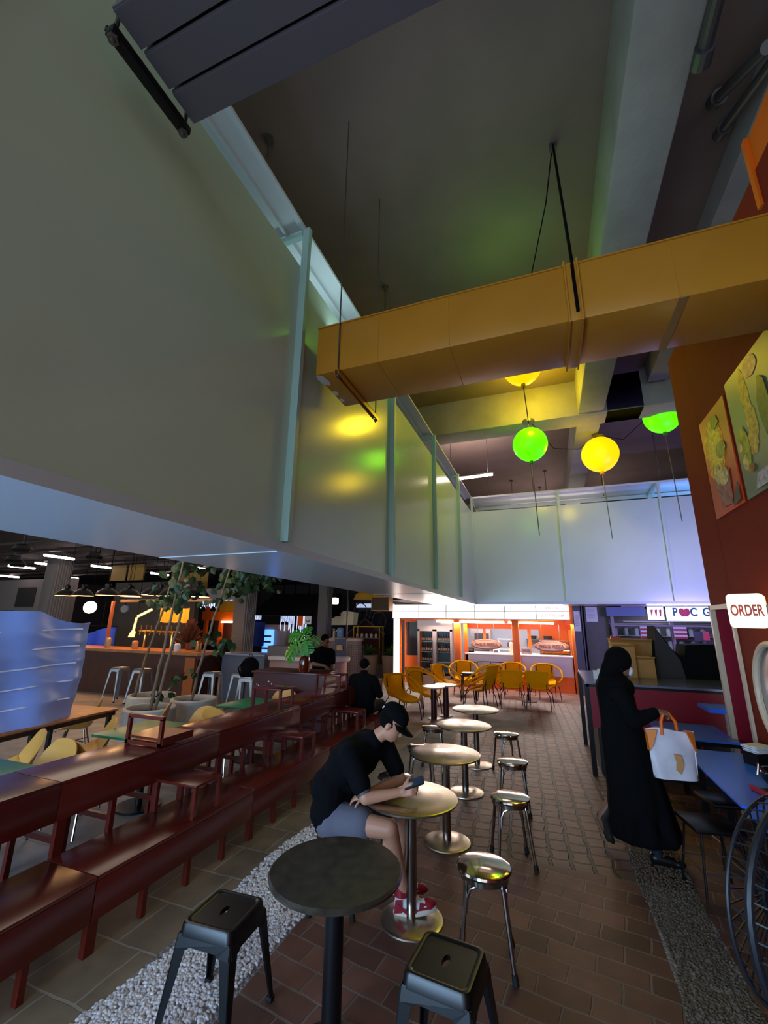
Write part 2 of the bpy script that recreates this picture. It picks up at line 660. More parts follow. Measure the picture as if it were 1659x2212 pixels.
# concrete beams
g = G()
g.box((1.16, 10.5, 6.62), (0.5, 31, 0.8), bevel=0.03)
struct('ceiling_beam', g, M_beam, 'long concrete beam running along the aisle ceiling', 'beam')
g = G()
g.box((-0.5, 9.4, 6.6), (5.3, 0.6, 0.82), bevel=0.02)
struct('ceiling_beam', g, M_beam, 'concrete cross beam behind the orange duct', 'beam')
g = G()
g.box((5.2, 9.4, 6.6), (7.5, 0.6, 0.82), bevel=0.02)
struct('ceiling_beam', g, M_beam, 'concrete cross beam right of the long beam', 'beam')
g = G()
g.box((2.4, 3.0, 6.82), (0.35, 12, 0.34))
struct('ceiling_beam', g, M_beam, 'shallow pale beam at the upper right corner', 'beam')
g = G()
g.box((-0.8, 18.5, 6.75), (6, 0.4, 0.5))
struct('ceiling_beam', g, M_beam, 'distant cross beam behind the balloon lamps', 'beam')

# hanging white box wall, left run
XB = -1.92
POSTS = [0.35, 2.80, 5.28, 7.72, 10.18]
g = G()
edges = [-3.4, -2.1] + POSTS + [12.40]
for a, b_ in zip(edges, edges[1:]):
    g.box((XB - 0.015, (a + b_) / 2, (2.49 + 5.11) / 2), (0.03, b_ - a - 0.004, 5.11 - 2.49))
struct('wall_left', g, M_panel, 'glossy pale panels of the hanging wall on the left')
g = G()
g.box((XB - 0.0, 4.5, 2.455), (0.05, 15.9, 0.07))
g.box((-2.52, 4.5, 2.43), (1.2, 15.9, 0.02))
for y in (0.35, 2.75, 7.72):
    g.box((-2.52, y, 2.418), (1.2, 0.012, 0.006))
struct('trim_1', g, M_beamwhite, 'glossy white underside of the left hanging wall', 'trim')
g = G()
g.box((XB, 4.5, 5.555), (0.05, 15.9, 0.03))
g.box((-2.54, 4.5, 5.565), (1.2, 15.9, 0.015))
g.box((-2.10, 4.5, 5.54), (0.02, 15.9, 0.05))
g.box((-3.13, 4.5, 4.0), (0.02, 15.9, 3.15))
struct('trim_2', g, M_white, 'white top rail and lid of the left hanging wall', 'trim')
for k, y in enumerate(POSTS):
    g = G()
    g.box((XB + 0.035, y, (2.5 + 5.55) / 2), (0.07, 0.05, 5.55 - 2.5))
    g.box((-2.45, y + 0.0, 5.50), (1.05, 0.05, 0.05))
    struct('trim_%d' % (k + 3), g, M_mint, ['mint post nearest the camera', 'wide mint post left of the orange duct', 'mint post just below the orange duct', 'mint post behind the duct on the left wall', 'mint post closest to the far corner'][k], 'trim')
# far run
YB = 12.40
XP = [-1.90, 0.50, 2.92, 5.3]
g = G()
for a, b_ in zip(XP, XP[1:] + [7.5]):
    g.box(((a + b_) / 2, YB + 0.015, (2.49 + 5.11) / 2), (b_ - a - 0.004, 0.03, 5.11 - 2.49))
struct('wall_far_panels', g, M_panel, 'pale panels of the hanging wall across the far end')
g = G()
g.box((2.8, YB + 0.0, 2.455), (9.4, 0.05, 0.07))
g.box((2.8, 13.0, 2.43), (9.4, 1.2, 0.02))
struct('trim_9', g, M_beamwhite, 'glossy white underside of the far hanging wall', 'trim')
g = G()
g.box((2.8, YB, 5.54), (9.4, 0.05, 0.04))
g.box((2.8, 13.0, 5.57), (9.4, 1.2, 0.015))
g.box((2.8, 13.55, 5.49), (9.4, 0.03, 0.10))
g.box((2.8, 13.55, 5.36), (9.4, 0.04, 0.04))
struct('trim_10', g, M_white, 'white top rail and lid of the far hanging wall', 'trim')
for k, x in enumerate(XP):
    g = G()
    g.box((x, YB - 0.03, 4.02), (0.06, 0.06, 3.06))
    g.box((x, 13.0, 5.51), (0.05, 1.1, 0.05))
    g.box((x, 13.52, 5.4), (0.05, 0.05, 0.3))
    g.tube([(x, 12.45, 5.5), (x, 13.5, 5.3)], 0.018, 6)
    struct('trim_%d' % (11 + k), g, M_panel, ['pale post at the far corner', 'pale post left on the far wall', 'pale post right on the far wall', 'pale post hidden behind the red wall'][k], 'trim')

# right red wall with a doorway at its far end
XW = 1.75
g = G()
zt = 5.3
g.box((XW + 0.15, 1.10, zt / 2), (0.3, 8.55, zt))                 # solid part, y -3.2 .. 5.37
g.box((XW + 0.15, 5.685, (2.13 + zt) / 2), (0.3, 0.63, zt - 2.13))  # above the doorway
struct('wall_right', g, M_redwall, 'brick red wall on the right with food posters')
g = G()
g.box((XW, 5.985, 1.065), (0.05, 0.045, 2.13))
g.box((XW, 5.685, 2.105), (0.05, 0.63, 0.05))
g.box((XW, 5.39, 1.065), (0.05, 0.045, 2.13))
struct('trim_15', g, M_cream, 'cream frame around the doorway in the red wall', 'trim')
g = G()
g.box((XW + 0.32, 5.69, 1.05), (0.04, 0.60, 2.08))
g.box((XW + 0.17, 5.985, 1.05), (0.30, 0.03, 2.08))
g.box((XW + 0.17, 5.385, 1.05), (0.30, 0.012, 2.08))
struct('door_1', g, M_crimson, 'dark crimson door recessed in the red wall', 'door')
g = G()
g.box((XW + 0.22, 5.55, 1.66), (0.03, 0.07, 0.24), bevel=0.004)
tag(g.build('door_hinge', M_steel), 'grey metal hinge plate in the crimson doorway', 'hinge')
# elliptical window
g = G()
pts = [(XW - 0.03, 4.66 + 0.40 * cos(2 * pi * i / 48), 1.33 + 0.43 * sin(2 * pi * i / 48)) for i in range(48)]
g.tube(pts, 0.028, 8, closed=True)
wf = struct('window_1', g, M_cream, 'oval cream framed window in the red wall', 'window')
g = G()
g.prism([(XW - 0.012, 4.66 + 0.39 * cos(2 * pi * i / 48), 1.33 + 0.42 * sin(2 * pi * i / 48)) for i in range(48)], (0.01, 0, 0))
g.build('pane', mat('silvered_pane', '#b0b2b4', 0.22, 0.9), wf)
# ------------------------------------------------------------------ orange duct and its hangers
DY0, DY1, DZ0, DZ1 = 2.96, 3.57, 4.05, 4.53
d = thing('ventilation_duct', 'long orange painted ventilation duct crossing the aisle overhead', 'duct', (0, 0, 0))


def duct_piece(x0, x1, name):
    g = G()
    g.box(((x0 + x1) / 2, (DY0 + DY1) / 2, (DZ0 + DZ1) / 2), (x1 - x0, DY1 - DY0, DZ1 - DZ0), bevel=0.006)
    # standing seam lips
    x = x0 + 0.6
    while x < x1 - 0.3:
        g.box((x, DY0 - 0.001, (DZ0 + DZ1) / 2), (0.006, 0.004, DZ1 - DZ0 - 0.01))
        g.box((x, (DY0 + DY1) / 2, DZ0 - 0.001), (0.006, DY1 - DY0 - 0.01, 0.004))
        x += 0.62
    g.box(((x0 + x1) / 2, DY0 - 0.005, DZ1 + 0.003), (x1 - x0, 0.012, 0.012))
    return g.build(name, M_duct, d)


duct_piece(-1.80, 0.31, 'duct_section')
duct_piece(0.40, 1.745, 'duct_section')
g = G()
g.box((0.355, (DY0 + DY1) / 2, (DZ0 + DZ1) / 2), (0.09, DY1 - DY0 + 0.03, DZ1 - DZ0 + 0.03), bevel=0.004)
g.box((0.31, (DY0 + DY1) / 2, (DZ0 + DZ1) / 2), (0.012, DY1 - DY0 + 0.06, DZ1 - DZ0 + 0.06))
g.box((0.40, (DY0 + DY1) / 2, (DZ0 + DZ1) / 2), (0.012, DY1 - DY0 + 0.06, DZ1 - DZ0 + 0.06))
g.build('flange', M_duct, d)
g = G()
g.box((1.02, DY0 + 0.3, DZ0 - 0.004), (0.05, DY1 - DY0, 0.008))
g.build('seam_strip', mat('seam_tape', '#9a7440', 0.5), d)
g = G()
for (y, sx, sy) in ((3.06, 0.05, 0.10), (3.30, 0.03, 0.05), (3.44, 0.025, 0.03)):
    pts = [(-1.775 + sx * cos(a) * (0.7 + 0.4 * R.random()), y + sy * sin(a) * (0.7 + 0.4 * R.random()), DZ0 - 0.002) for a in [k * 2 * pi / 14 for k in range(14)]]
    g.prism(pts, (0, 0, 0.004))
g.build('paint_patch', M_white, d, label='white scuffed paint at the duct end')


def duct_hanger(x, label):
    t = thing('duct_hanger', label, 'hanger', (x, 0, 0), 0, 'hangers under the orange duct')
    g = G()
    for s in (-1, 1):
        g.box((s * 0.018, 3.40, DZ0 - 0.035), (0.006, 0.96, 0.05))
    g.box((0, 3.40, DZ0 - 0.012), (0.042, 0.96, 0.008))
    g.build('channel_bar', M_duct, t)
    for y in (2.945, 3.84):
        g = G()
        g.cyl((0, y, DZ0 - 0.09), (0, y, 7.0), 0.007, n=6)
        g.cyl((0, y, DZ0 - 0.075), (0, y, DZ0 - 0.055), 0.018, n=6)
        g.build('threaded_rod', M_rod, t)


duct_hanger(-1.57, 'orange channel hanger with two rods under the duct end by the left wall')
g = G()
g.tube([(0.44, 3.9, 6.99), (0.37, 2.96, 4.56), (0.365, 2.935, 4.5), (0.37, 2.935, 4.1)], 0.012, 6)
tag(g.build('hanging_strap', M_black), 'black strap from the ceiling down to the duct joint', 'strap')
g = G()
g.tube([(0.43, 3.95, 6.98), (0.33, 4.15, 6.5), (0.1, 4.6, 5.9), (-0.18, 5.0, 5.95), (-0.2, 5.05, 6.05)], 0.007, 6)
tag(g.build('lamp_cable', M_black), 'thin black cable looping behind the orange duct', 'cable')
g = G()
g.box((0.44, 3.92, 6.97), (0.07, 0.07, 0.06))
tag(g.build('ceiling_anchor', M_darkgrey), 'dark ceiling anchor holding the strap and cable', 'anchor')

# ------------------------------------------------------------------ grey triple tray, upper left
t = thing('cable_tray', 'dark grey triple channel tray hanging at the top left', 'tray', (0, 0, 0))
for k in range(3):
    y = 0.875 + 0.175 * k
    g = G()
    g.box((-0.05, y, 4.68), (3.3, 0.15, 0.012))
    g.box((-0.05, y - 0.07, 4.72), (3.3, 0.012, 0.09))
    g.box((-0.05, y + 0.07, 4.72), (3.3, 0.012, 0.09))
    g.box((-0.05, y - 0.078, 4.69), (3.3, 0.012, 0.02))
    g.build('channel', mat('tray_grey', '#6a666a', 0.4, 0.2) if k == 0 else bpy.data.materials['tray_grey'], t)
g = G()
g.box((-0.05, 1.05, 4.80), (3.3, 0.50, 0.02))
g.build('gap_shade_plate', M_blackpaint, t)  # black sheet added so the gaps between the channels look dark
g = G()
g.box((-1.74, 1.06, 4.62), (0.055, 0.48, 0.05), bevel=0.004)
g.box((-1.77, 1.06, 4.645), (0.012, 0.48, 0.03))
g.build('support_bar', M_blackmetal, t)
for y in (0.845, 1.275):
    g = G()
    g.cyl((-1.74, y, 4.56), (-1.74, y, 6.99), 0.011, n=8)
    g.cyl((-1.74, y, 4.58), (-1.74, y, 4.61), 0.026, n=6)
    g.build('threaded_rod', M_rod, t)

# ------------------------------------------------------------------ balloon lamps


def balloon(label, loc, r, m, capm, rod_top, cord):
    t = thing('balloon_lamp', label, 'lamp', loc, 0, 'balloon shaped ceiling lamps')
    g = G()
    g.lathe([(0, r * 1.03)] + [(r * sin(a) * (1 - 0.05 * (a > pi / 2) * cos(a) * -1), r * 1.03 * cos(a)) for a in [pi * k / 20 for k in range(1, 19)]] + [(r * 0.13, -r * 1.05), (0, -r * 1.06)], 32)
    b = g.build('globe', m, t)
    g = G()
    g.cyl((0, 0, -r * 1.04), (0, 0, -r * 1.22), r * 0.10, r * 0.13, 14)
    g.build('neck', capm, t)
    g = G()
    g.cyl((0, 0, r), (0, 0, rod_top - loc[2]), 0.015, n=8)
    if rod_top > 6.1:
        g.cyl((0, 0, rod_top - loc[2] - 0.05), (0, 0, rod_top - loc[2]), 0.13, 0.13, 16)
    g.build('ceiling_mount', M_rod, t)
    g = G()
    g.tube([(0, 0, -r * 1.2), (0.02, 0.0, -r * 1.2 - cord * 0.5), (0.04, 0, -r * 1.2 - cord)], 0.009, 6)
    g.build('pull_cord', M_rod, t)
    return t


GREENCAP = mat('green_cap', '#2c7a10', 0.5)
YELCAP = mat('yellow_cap', '#d08a00', 0.5)
balloon('green glowing balloon lamp left of the yellow one', (-0.09, 9.02, 5.63), 0.36, L_green, GREENCAP, 6.19, 1.55)
balloon('yellow glowing balloon lamp under the long concrete beam', (1.40, 10.35, 5.72), 0.40, L_yellow, YELCAP, 6.22, 1.5)
balloon('green glowing balloon lamp half behind the red wall', (2.62, 9.9, 6.28), 0.37, L_green, GREENCAP, 7.0, 1.9)
balloon('yellow balloon lamp mostly hidden above the duct, only its tip showing', (-0.11, 7.45, 6.57), 0.36, L_yellow, YELCAP, 7.0, 0.75)
balloon('green balloon lamp hidden behind the orange duct', (-0.20, 5.05, 5.66), 0.33, L_green, GREENCAP, 6.05, 0.3)
point_light('balloon_lamp_light', (0.05, 8.3, 6.35), 85, (1, 0.72, 0.02), 0.15)
point_light('balloon_lamp_light', (-0.20, 5.05, 6.2), 9, (0.3, 1, 0.02), 0.15)
point_light('balloon_lamp_light', (-0.45, 8.45, 5.50), 10, (0.35, 1, 0.02), 0.2)
point_light('balloon_lamp_light', (0.9, 9.75, 5.5), 24, (1, 0.72, 0.02), 0.2)
g = G()
g.tube([(-0.05, 9.12, 6.2), (0.4, 9.7, 5.75), (0.95, 10.2, 5.85), (1.4, 10.35, 6.2)], 0.008, 6)
tag(g.build('lamp_wire', M_black), 'sagging wire between the green and yellow balloon lamps', 'wire')
g = G()
g.tube([(1.4, 10.35, 6.2), (1.9, 10.3, 6.0), (2.3, 10.1, 6.3), (2.62, 9.9, 6.98)], 0.008, 6)
tag(g.build('lamp_wire', M_black), 'sagging wire from the yellow lamp to the right green lamp', 'wire')

# fluorescent tube above the far corner
t = thing('tube_light', 'bright fluorescent tube hanging beyond the far corner of the white wall', 'lamp', (-1.72, 11.0, 5.72))
g = G()
g.cyl((-0.72, 0.06, 0), (0.62, -0.06, 0), 0.035, n=12)
g.build('tube', glow('pendant_tube_glow', '#ffe2c8', 22), t)
g = G()
g.box((-0.05, 0, 0.06), (1.4, 0.06, 0.05))
g.cyl((-0.5, 0, 0.06), (-0.5, 0, 1.28), 0.006, n=6)
g.cyl((0.5, 0, 0.06), (0.5, 0, 1.28), 0.006, n=6)
g.build('housing', M_darkgrey, t)

area_light('pendant_tube_light', (-1.75, 11.0, 5.82), 1.3, 0.08, 60, (1.0, 0.80, 0.72), (0.0, 0.25, 1))

# rods and hooks left on the ceiling
for k, (x, y, z0, lab) in enumerate([(-2.0, 5.2, 5.6, 'thin rod hanging over the left end of the orange duct'),
                                     (-2.45, 2.78, 6.72, 'short bolt with hook high on the ceiling by the tray'),
                                     (-0.15, 13.6, 5.5, 'thin rod left of the green balloon lamp'),
                                     (0.25, 14.8, 5.4, 'thin rod right of the green balloon lamp'),
                                     (-0.9, 15.5, 5.8, 'thin rod in front of the far cross beam'),
                                     (-1.6, 14.2, 5.5, 'thin rod above the far corner of the white walls'),
                                     (0.05, 16.6, 5.6, 'thin rod far behind the balloon lamps'),
                                     (1.75, 13.2, 5.5, 'thin rod right of the yellow balloon lamp'),
                                     (2.9, 12.0, 5.6, 'thin rod near the blue lit end of the far wall')]):
    g = G()
    g.cyl((0, 0, z0 - 7.0), (0, 0, 0), 0.012, n=6)
    g.cyl((0, 0, -0.06), (0, 0, 0), 0.05, n=8)
    tag(g.build('ceiling_rod', M_rod, loc=(x, y, 7.0)), lab, 'rod', 'rods left hanging from the ceiling')

# pipes, upper right corner
for k, (p0, p1, r, lab) in enumerate([((1.42, 2.35, 6.12), (1.46, 3.02, 6.2), 0.05, 'grey pipe stub ending at the beam in the upper right'),
                                      ((1.93, 3.95, 6.9), (1.95, 3.2, 6.3), 0.05, 'dark pipe with elbow above the orange box'),
                                      ((2.08, 4.3, 6.9), (2.08, 3.3, 6.35), 0.045, 'second dark pipe beside the orange box')]):
    t = thing('pipe', lab, 'pipe', (0, 0, 0), 0, 'pipes under the upper right ceiling')
    g = G()
    g.tube([p0, p1], r, 12)
    g.build('pipe_run', M_darkgrey, t)
    g = G()
    v = (Vector(p1) - Vector(p0)).normalized()
    a = Vector(p1) if k == 0 else Vector(p0)
    g.cyl(a - v * 0.07, a + v * 0.07, r * 1.45, n=12)
    g.build('coupling', M_darkgrey, t)
t = thing('orange_box', 'bright orange box frame at the upper right edge above the duct', 'box', (0, 0, 0))
g = G()
g.box((1.93, 2.95, 4.98), (0.34, 0.85, 0.06))
g.box((1.78, 2.95, 5.30), (0.04, 0.85, 0.66))
g.box((1.78, 3.36, 5.30), (0.10, 0.05, 0.66))
g.build('frame', M_orange, t)
g = G()
g.box((1.97, 2.95, 5.3), (0.28, 0.8, 0.6))
g.build('inner_panel', mat('dark_orange', '#7a2a08', 0.6), t)
# ------------------------------------------------------------------ pizza shop at the far end
YS = 13.9
g = G()
g.box((-1.9, 17.6, 1.3), (6.4, 0.1, 2.6))
struct('wall_shop_back', g, M_palewall, 'pale blue back wall inside the orange food shop')
g = G()
g.box((-1.9, 15.8, 2.62), (6.4, 3.7, 0.06))
struct('ceiling_shop', g, M_white, 'white ceiling of the orange food shop', 'ceiling')
g = G()
g.box((0.62, 15.8, 1.3), (0.08, 3.7, 2.6))
g.box((0.1, 17.5, 1.3), (1.0, 0.06, 2.5))
struct('wall_shop_right', g, M_orange, 'orange side wall inside the food shop')
g = G()
g.box((-4.85, 15.8, 1.3), (0.08, 3.6, 2.6))
struct('wall_shop_left', g, mat('shop_side', '#4a4642', 0.6), 'dark left side wall of the food shop')
g = G()
g.box((-4.35, 14.35, 0.42), (0.55, 0.06, 0.84))
g.box((-4.60, 14.35, 1.0), (0.06, 0.08, 2.1))
g.box((-4.08, 14.35, 1.0), (0.06, 0.08, 2.1))
g.box((-2.76, 14.0, 1.0), (0.20, 0.16, 2.06), bevel=0.01)
g.box((-2.52, 14.1, 1.0), (0.12, 0.10, 2.06))
g.box((-0.98, 13.92, 1.0), (0.20, 0.12, 2.06), bevel=0.01)
g.box((-2.0, 14.3, 1.98), (5.2, 0.08, 0.12))
g.box((-2.2, 14.2, 2.02), (5.3, 0.5, 0.05))
g.box((-1.0, 14.6, 1.82), (3.2, 0.05, 0.16))
g.box((-2.0, 14.6, 1.5), (0.08, 0.06, 0.8))
g.box((-0.62, 14.6, 1.5), (0.10, 0.06, 0.8))
struct('trim_20', g, M_orange, 'orange posts and frames of the food shop front', 'trim')
g = G()
g.box((-4.34, 14.36, 1.4), (0.46, 0.01, 1.1))
struct('window_2', g, mat('dark_pane', '#2a2c30', 0.1), 'dark side window beside the drinks fridge', 'window')

t = thing('shop_sign', 'long glowing white menu board over the orange food shop', 'sign', (0, 0, 0))
g = G()
g.box((-2.17, YS, 2.26), (5.46, 0.10, 0.44))
g.build('light_box', L_sign, t)
g = G()
g.box((-2.17, YS - 0.055, 2.27), (5.46, 0.006, 0.018))
for k in range(1, 6):
    g.box((-4.90 + 0.91 * k, YS - 0.055, 2.26), (0.018, 0.006, 0.44))
g.box((-2.17, YS - 0.04, 2.03), (5.5, 0.10, 0.025))
g.build('divider', mat('sign_line', '#a89890', 0.6), t)
text_mesh('lettering', 'PIZZA', 0.13, M_faint_letter, t, (0.10, YS - 0.056, 2.37), FACE_FRONT, 0.002)
text_mesh('lettering', 'ICE CREAM', 0.13, M_faint_letter, t, (0.10, YS - 0.056, 2.14), FACE_FRONT, 0.002)
area_light('shop_sign_light', (-2.2, YS - 0.12, 2.2), 5.2, 0.4, 22, (1.0, 0.84, 0.74), (0, -1, -0.45))

t = thing('light_pillar', 'tall glowing white pillar at the left end of the food shop', 'lamp', (-4.76, YS, 0))
g = G()
g.box((0, 0, 1.02), (0.20, 0.14, 2.02), bevel=0.01)
g.build('light_box', L_pillar, t)
g = G()
g.box((0.12, 0.02, 1.02), (0.03, 0.14, 2.04))
g.build('frame', M_orange, t)

for k, (x0, x1, lab) in enumerate([(-3.42, -2.88, 'short bright tube over the drinks fridge'), (-2.66, -1.30, 'long bright tube over the left shop window'),
                                   (-1.18, -1.02, 'stub of bright tube beside the middle orange post'), (-0.86, 0.12, 'long bright tube over the right shop window')]):
    g = G()
    g.cyl((x0, YS + 0.02, 1.955 - 0.005 * k), (x1, YS + 0.02, 1.945 - 0.005 * k), 0.034, n=10)
    tag(g.build('shop_tube_light', L_warmtube), lab, 'lamp', 'tube lights under the menu board')
area_light('shop_ceiling_light', (-1.6, 15.4, 2.56), 4.0, 1.6, 130, (0.95, 0.95, 1.0), (0, 0, -1))
area_light('shop_front_light', (-1.6, YS + 0.02, 1.92), 4.4, 0.1, 300, (1.0, 0.85, 0.75), (0, -0.3, -1))

# drinks fridge
f = thing('drinks_fridge', 'two door steel drinks fridge left in the orange shop', 'fridge', (-3.56, 14.25, 0))
M_frsteel = mat('fridge_steel', '#b49a90', 0.28, 0.8)
g = G()
g.box((0, 0.30, 0.10), (1.18, 0.66, 0.20))
g.box((0, 0.30, 1.86), (1.18, 0.66, 0.32))
g.box((-0.575, 0.30, 0.95), (0.03, 0.66, 1.5))
g.box((0.575, 0.30, 0.95), (0.03, 0.66, 1.5))
g.box((0, 0.62, 0.95), (1.18, 0.03, 1.5))
g.build('body', M_frsteel, f)
g = G()
g.box((0, 0.6, 0.95), (1.10, 0.01, 1.48))
g.build('lining', mat('fridge_lining', '#8a98a8', 0.5), f)
g = G()
g.box((0, 0.08, 1.665), (1.08, 0.04, 0.03))
g.build('inner_lamp', L_fridge, f)
for z in (0.34, 0.66, 0.98, 1.30):
    g = G()
    g.box((0, 0.32, z), (1.10, 0.5, 0.015))
    g.build('shelf', M_white, f)
for s in (-1, 1):
    g = G()
    for dx in (-0.255, 0.255):
        g.box((s * 0.29 + dx, -0.045, 0.95), (0.07, 0.05, 1.5))
    for dz in (0.23, 1.67):
        g.box((s * 0.29, -0.045, dz), (0.58, 0.05, 0.07))
    dr = g.build('door', M_frsteel, f)
    g = G()
    g.box((s * 0.06, -0.09, 1.0), (0.02, 0.02, 0.7))
    g.build('handle', M_darkgrey, dr)
    g = G()
    g.box((s * 0.29, -0.05, 0.95), (0.46, 0.006, 1.4))
    g.build('glass', M_glass, dr)
bp = thing('drink_bottle', 'bottle standing on a shelf inside the drinks fridge', 'bottle', (0, 0, -5), 0, 'bottles in the drinks fridge')
g = G()
g.lathe([(0, 0), (0.03, 0), (0.032, 0.02), (0.032, 0.13), (0.012, 0.19), (0.012, 0.24), (0, 0.24)], 10)
g.build('glass', mat('brown_bottle', '#3a2418', 0.15), bp)
g = G()
g.lathe([(0.0335, 0.03), (0.0335, 0.11)], 10)
g.build('label_band', mat('bottle_label', '#e0a890', 0.6), bp)
first = True
for z, n in ((0.35, 7), (0.67, 5), (0.99, 13), (1.31, 13)):
    for k in range(n):
        x = -3.56 - 0.50 + 1.0 * k / 12 if n == 13 else -3.56 - 0.46 + 0.085 * k
        if n == 13 and k == 6:
            continue
        p = (x, 14.42 + R.uniform(-0.01, 0.01), z)
        row = {0.35: 'lowest', 0.67: 'second lowest', 0.99: 'second highest', 1.31: 'top'}[z]
        lab = 'brown bottle on the %s shelf of the drinks fridge' % row
        gr = 'bottles on the %s fridge shelf' % row
        if first:
            bp.location = p
            bp['label'], bp['group'] = lab, gr
            first = False
        else:
            dup(bp, p, 0, lab, gr)

# counter
t = thing('shop_counter', 'white panelled shop counter on an orange plinth', 'counter', (0, 0, 0))
g = G()
g.box((-0.99, 14.5, 0.70), (3.08, 0.9, 0.54))
for x in (-1.95, -0.4):
    g.box((x, 14.045, 0.70), (0.008, 0.006, 0.54))
g.build('panel', M_whitegloss, t)
g = G()
g.box((-0.99, 14.5, 0.215), (3.08, 0.88, 0.43))
g.build('plinth', M_orange, t)
g = G()
g.box((-0.99, 14.48, 0.985), (3.12, 0.98, 0.05), bevel=0.008)
g.build('worktop', M_whitegloss, t)


def pizza_sign(x, lab):
    t = thing('hanging_sign', lab, 'sign', (x, 14.02, 1.27), 0, 'oval shop signs above the counter')
    g = G()
    g.lathe([(0, -0.01), (0.46, -0.01), (0.48, 0.0), (0.46, 0.012), (0, 0.012)], 40, sy=0.32)
    bmesh.ops.rotate(g.bm, verts=g.bm.verts[:], cent=(0, 0, 0), matrix=Matrix.Rotation(pi / 2, 3, 'X'))
    g.build('board', mat('oval_border', '#b06a50', 0.5), t)
    g = G()
    g.lathe([(0, 0.0), (0.41, 0.0), (0.41, 0.006), (0, 0.006)], 40, sy=0.29)
    bmesh.ops.rotate(g.bm, verts=g.bm.verts[:], cent=(0, 0, 0), matrix=Matrix.Rotation(pi / 2, 3, 'X'))
    o = g.build('panel', M_signpanel, t, (0, -0.013, 0))
    text_mesh('lettering', "PHIL'S PIZZA", 0.125, M_pizzatext, t, (0, -0.022, 0), FACE_FRONT, 0.002)
    g = G()
    g.cyl((-0.25, 0, 0.1), (-0.25, 0, 0.68), 0.006, n=6)
    g.cyl((0.25, 0, 0.1), (0.25, 0, 0.68), 0.006, n=6)
    g.build('hanger_wire', M_rod, t)


pizza_sign(-1.88, 'oval wooden shop sign left of the middle orange post')
pizza_sign(0.0, 'oval wooden shop sign right of the middle orange post')
t = thing('display_case', 'glass pastry case with warm lamps at the right end of the counter', 'case', (0.10, 14.55, 1.01))
g = G()
for z in (0.0, 0.2, 0.4):
    g.box((0, 0, z + 0.006), (0.86, 0.6, 0.012))
for x in (-0.42, 0.42):
    for y in (-0.28, 0.28):
        g.box((x, y, 0.2), (0.02, 0.02, 0.4))
g.build('frame', M_rod, t)
g = G()
g.box((0, -0.1, 0.13), (0.8, 0.03, 0.02))
g.build('lamp_strip', L_case, t)
g = G()
g.box((0, -0.29, 0.2), (0.84, 0.006, 0.4))
g.build('glass', M_glass, t)
g = G()
for k in range(7):
    g.ball((-0.34 + 0.11 * k, 0.0, 0.045), (0.045, 0.06, 0.03), 10)
g.build('pastry', mat('pastry', '#c07a3a', 0.7), t)
t = thing('oven', 'tall grey oven behind the counter at the left', 'oven', (-2.35, 16.4, 0))
g = G()
g.box((0, 0, 0.85), (0.7, 0.7, 1.7), bevel=0.01)
g.build('body', mat('oven_grey', '#a89c98', 0.4, 0.4), t)
g = G()
for k in range(3):
    g.box((0.05, -0.36, 0.9 + 0.28 * k), (0.5, 0.02, 0.2))
g.build('door', M_darkgrey, t)
t = thing('pan_shelf', 'steel wall shelf with pans inside the shop', 'shelf', (-0.35, 17.35, 1.35))
g = G()
g.box((0, 0, 0), (1.0, 0.3, 0.02))
g.box((-0.48, 0.1, -0.2), (0.02, 0.02, 0.4))
g.box((0.48, 0.1, -0.2), (0.02, 0.02, 0.4))
g.build('board', M_rod, t)
for k, (x, lab) in enumerate(((-0.62, 'dark pan at the left on the steel wall shelf'), (-0.1, 'dark pan at the right on the steel wall shelf'))):
    t = thing('pan', lab, 'pan', (x, 17.32, 1.362), 0, 'pans on the steel wall shelf')
    g = G()
    g.lathe([(0, 0), (0.12, 0), (0.15, 0.12), (0.14, 0.12), (0.11, 0.012), (0, 0.012)], 18)
    g.build('bowl', M_darkgrey, t)
    g = G()
    g.box((0, -0.15, 0.10), (0.03, 0.1, 0.015))
    g.build('handle', M_black, t)
t = thing('kitchen_trolley', 'small white kitchen trolley behind the left oval sign', 'trolley', (-1.5, 15.9, 0))
g = G()
for x in (-0.2, 0.2):
    for y in (-0.18, 0.18):
        g.box((x, y, 0.7), (0.03, 0.03, 1.4))
g.build('frame', M_white, t)
g = G()
for z in (0.3, 0.7, 1.05, 1.38):
    g.box((0, 0, z), (0.44, 0.4, 0.02))
g.build('shelf', M_white, t)
for k, (x, s, m_, lab) in enumerate([(-2.42, 0.10, M_black, 'black till block at the left end of the shop counter'), (-1.62, 0.08, M_paper, 'white napkin box on the shop counter below the oval sign'),
                                     (-0.72, 0.13, M_frsteel, 'steel cash box right of the middle orange post')]):
    t = thing('counter_box', lab, 'box', (x, 14.3, 1.01))
    g = G()
    g.box((0, 0, s * 0.7), (s * 2.2, s * 1.4, s * 1.4), bevel=0.01)
    g.build('body', m_, t)
    g = G()
    g.box((0, -s * 0.71, s * 0.8), (s * 1.6, 0.006, s * 0.7))
    g.build('front_panel', M_darkgrey, t)
t = thing('display_figure', 'pink cut-out head with dark round hair on the shop counter', 'figure', (-1.16, 14.25, 1.01))
g = G()
g.lathe([(0, 0), (0.07, 0), (0.05, 0.05), (0.045, 0.2), (0.06, 0.24), (0.05, 0.33), (0, 0.36)], 16)
g.build('head', mat('figure_pink', '#e0b09a', 0.6), t)
g = G()
g.ball((0.01, 0.05, 0.27), (0.13, 0.06, 0.13), 18)
g.build('hair', mat('figure_hair', '#3a2440', 0.6), t)

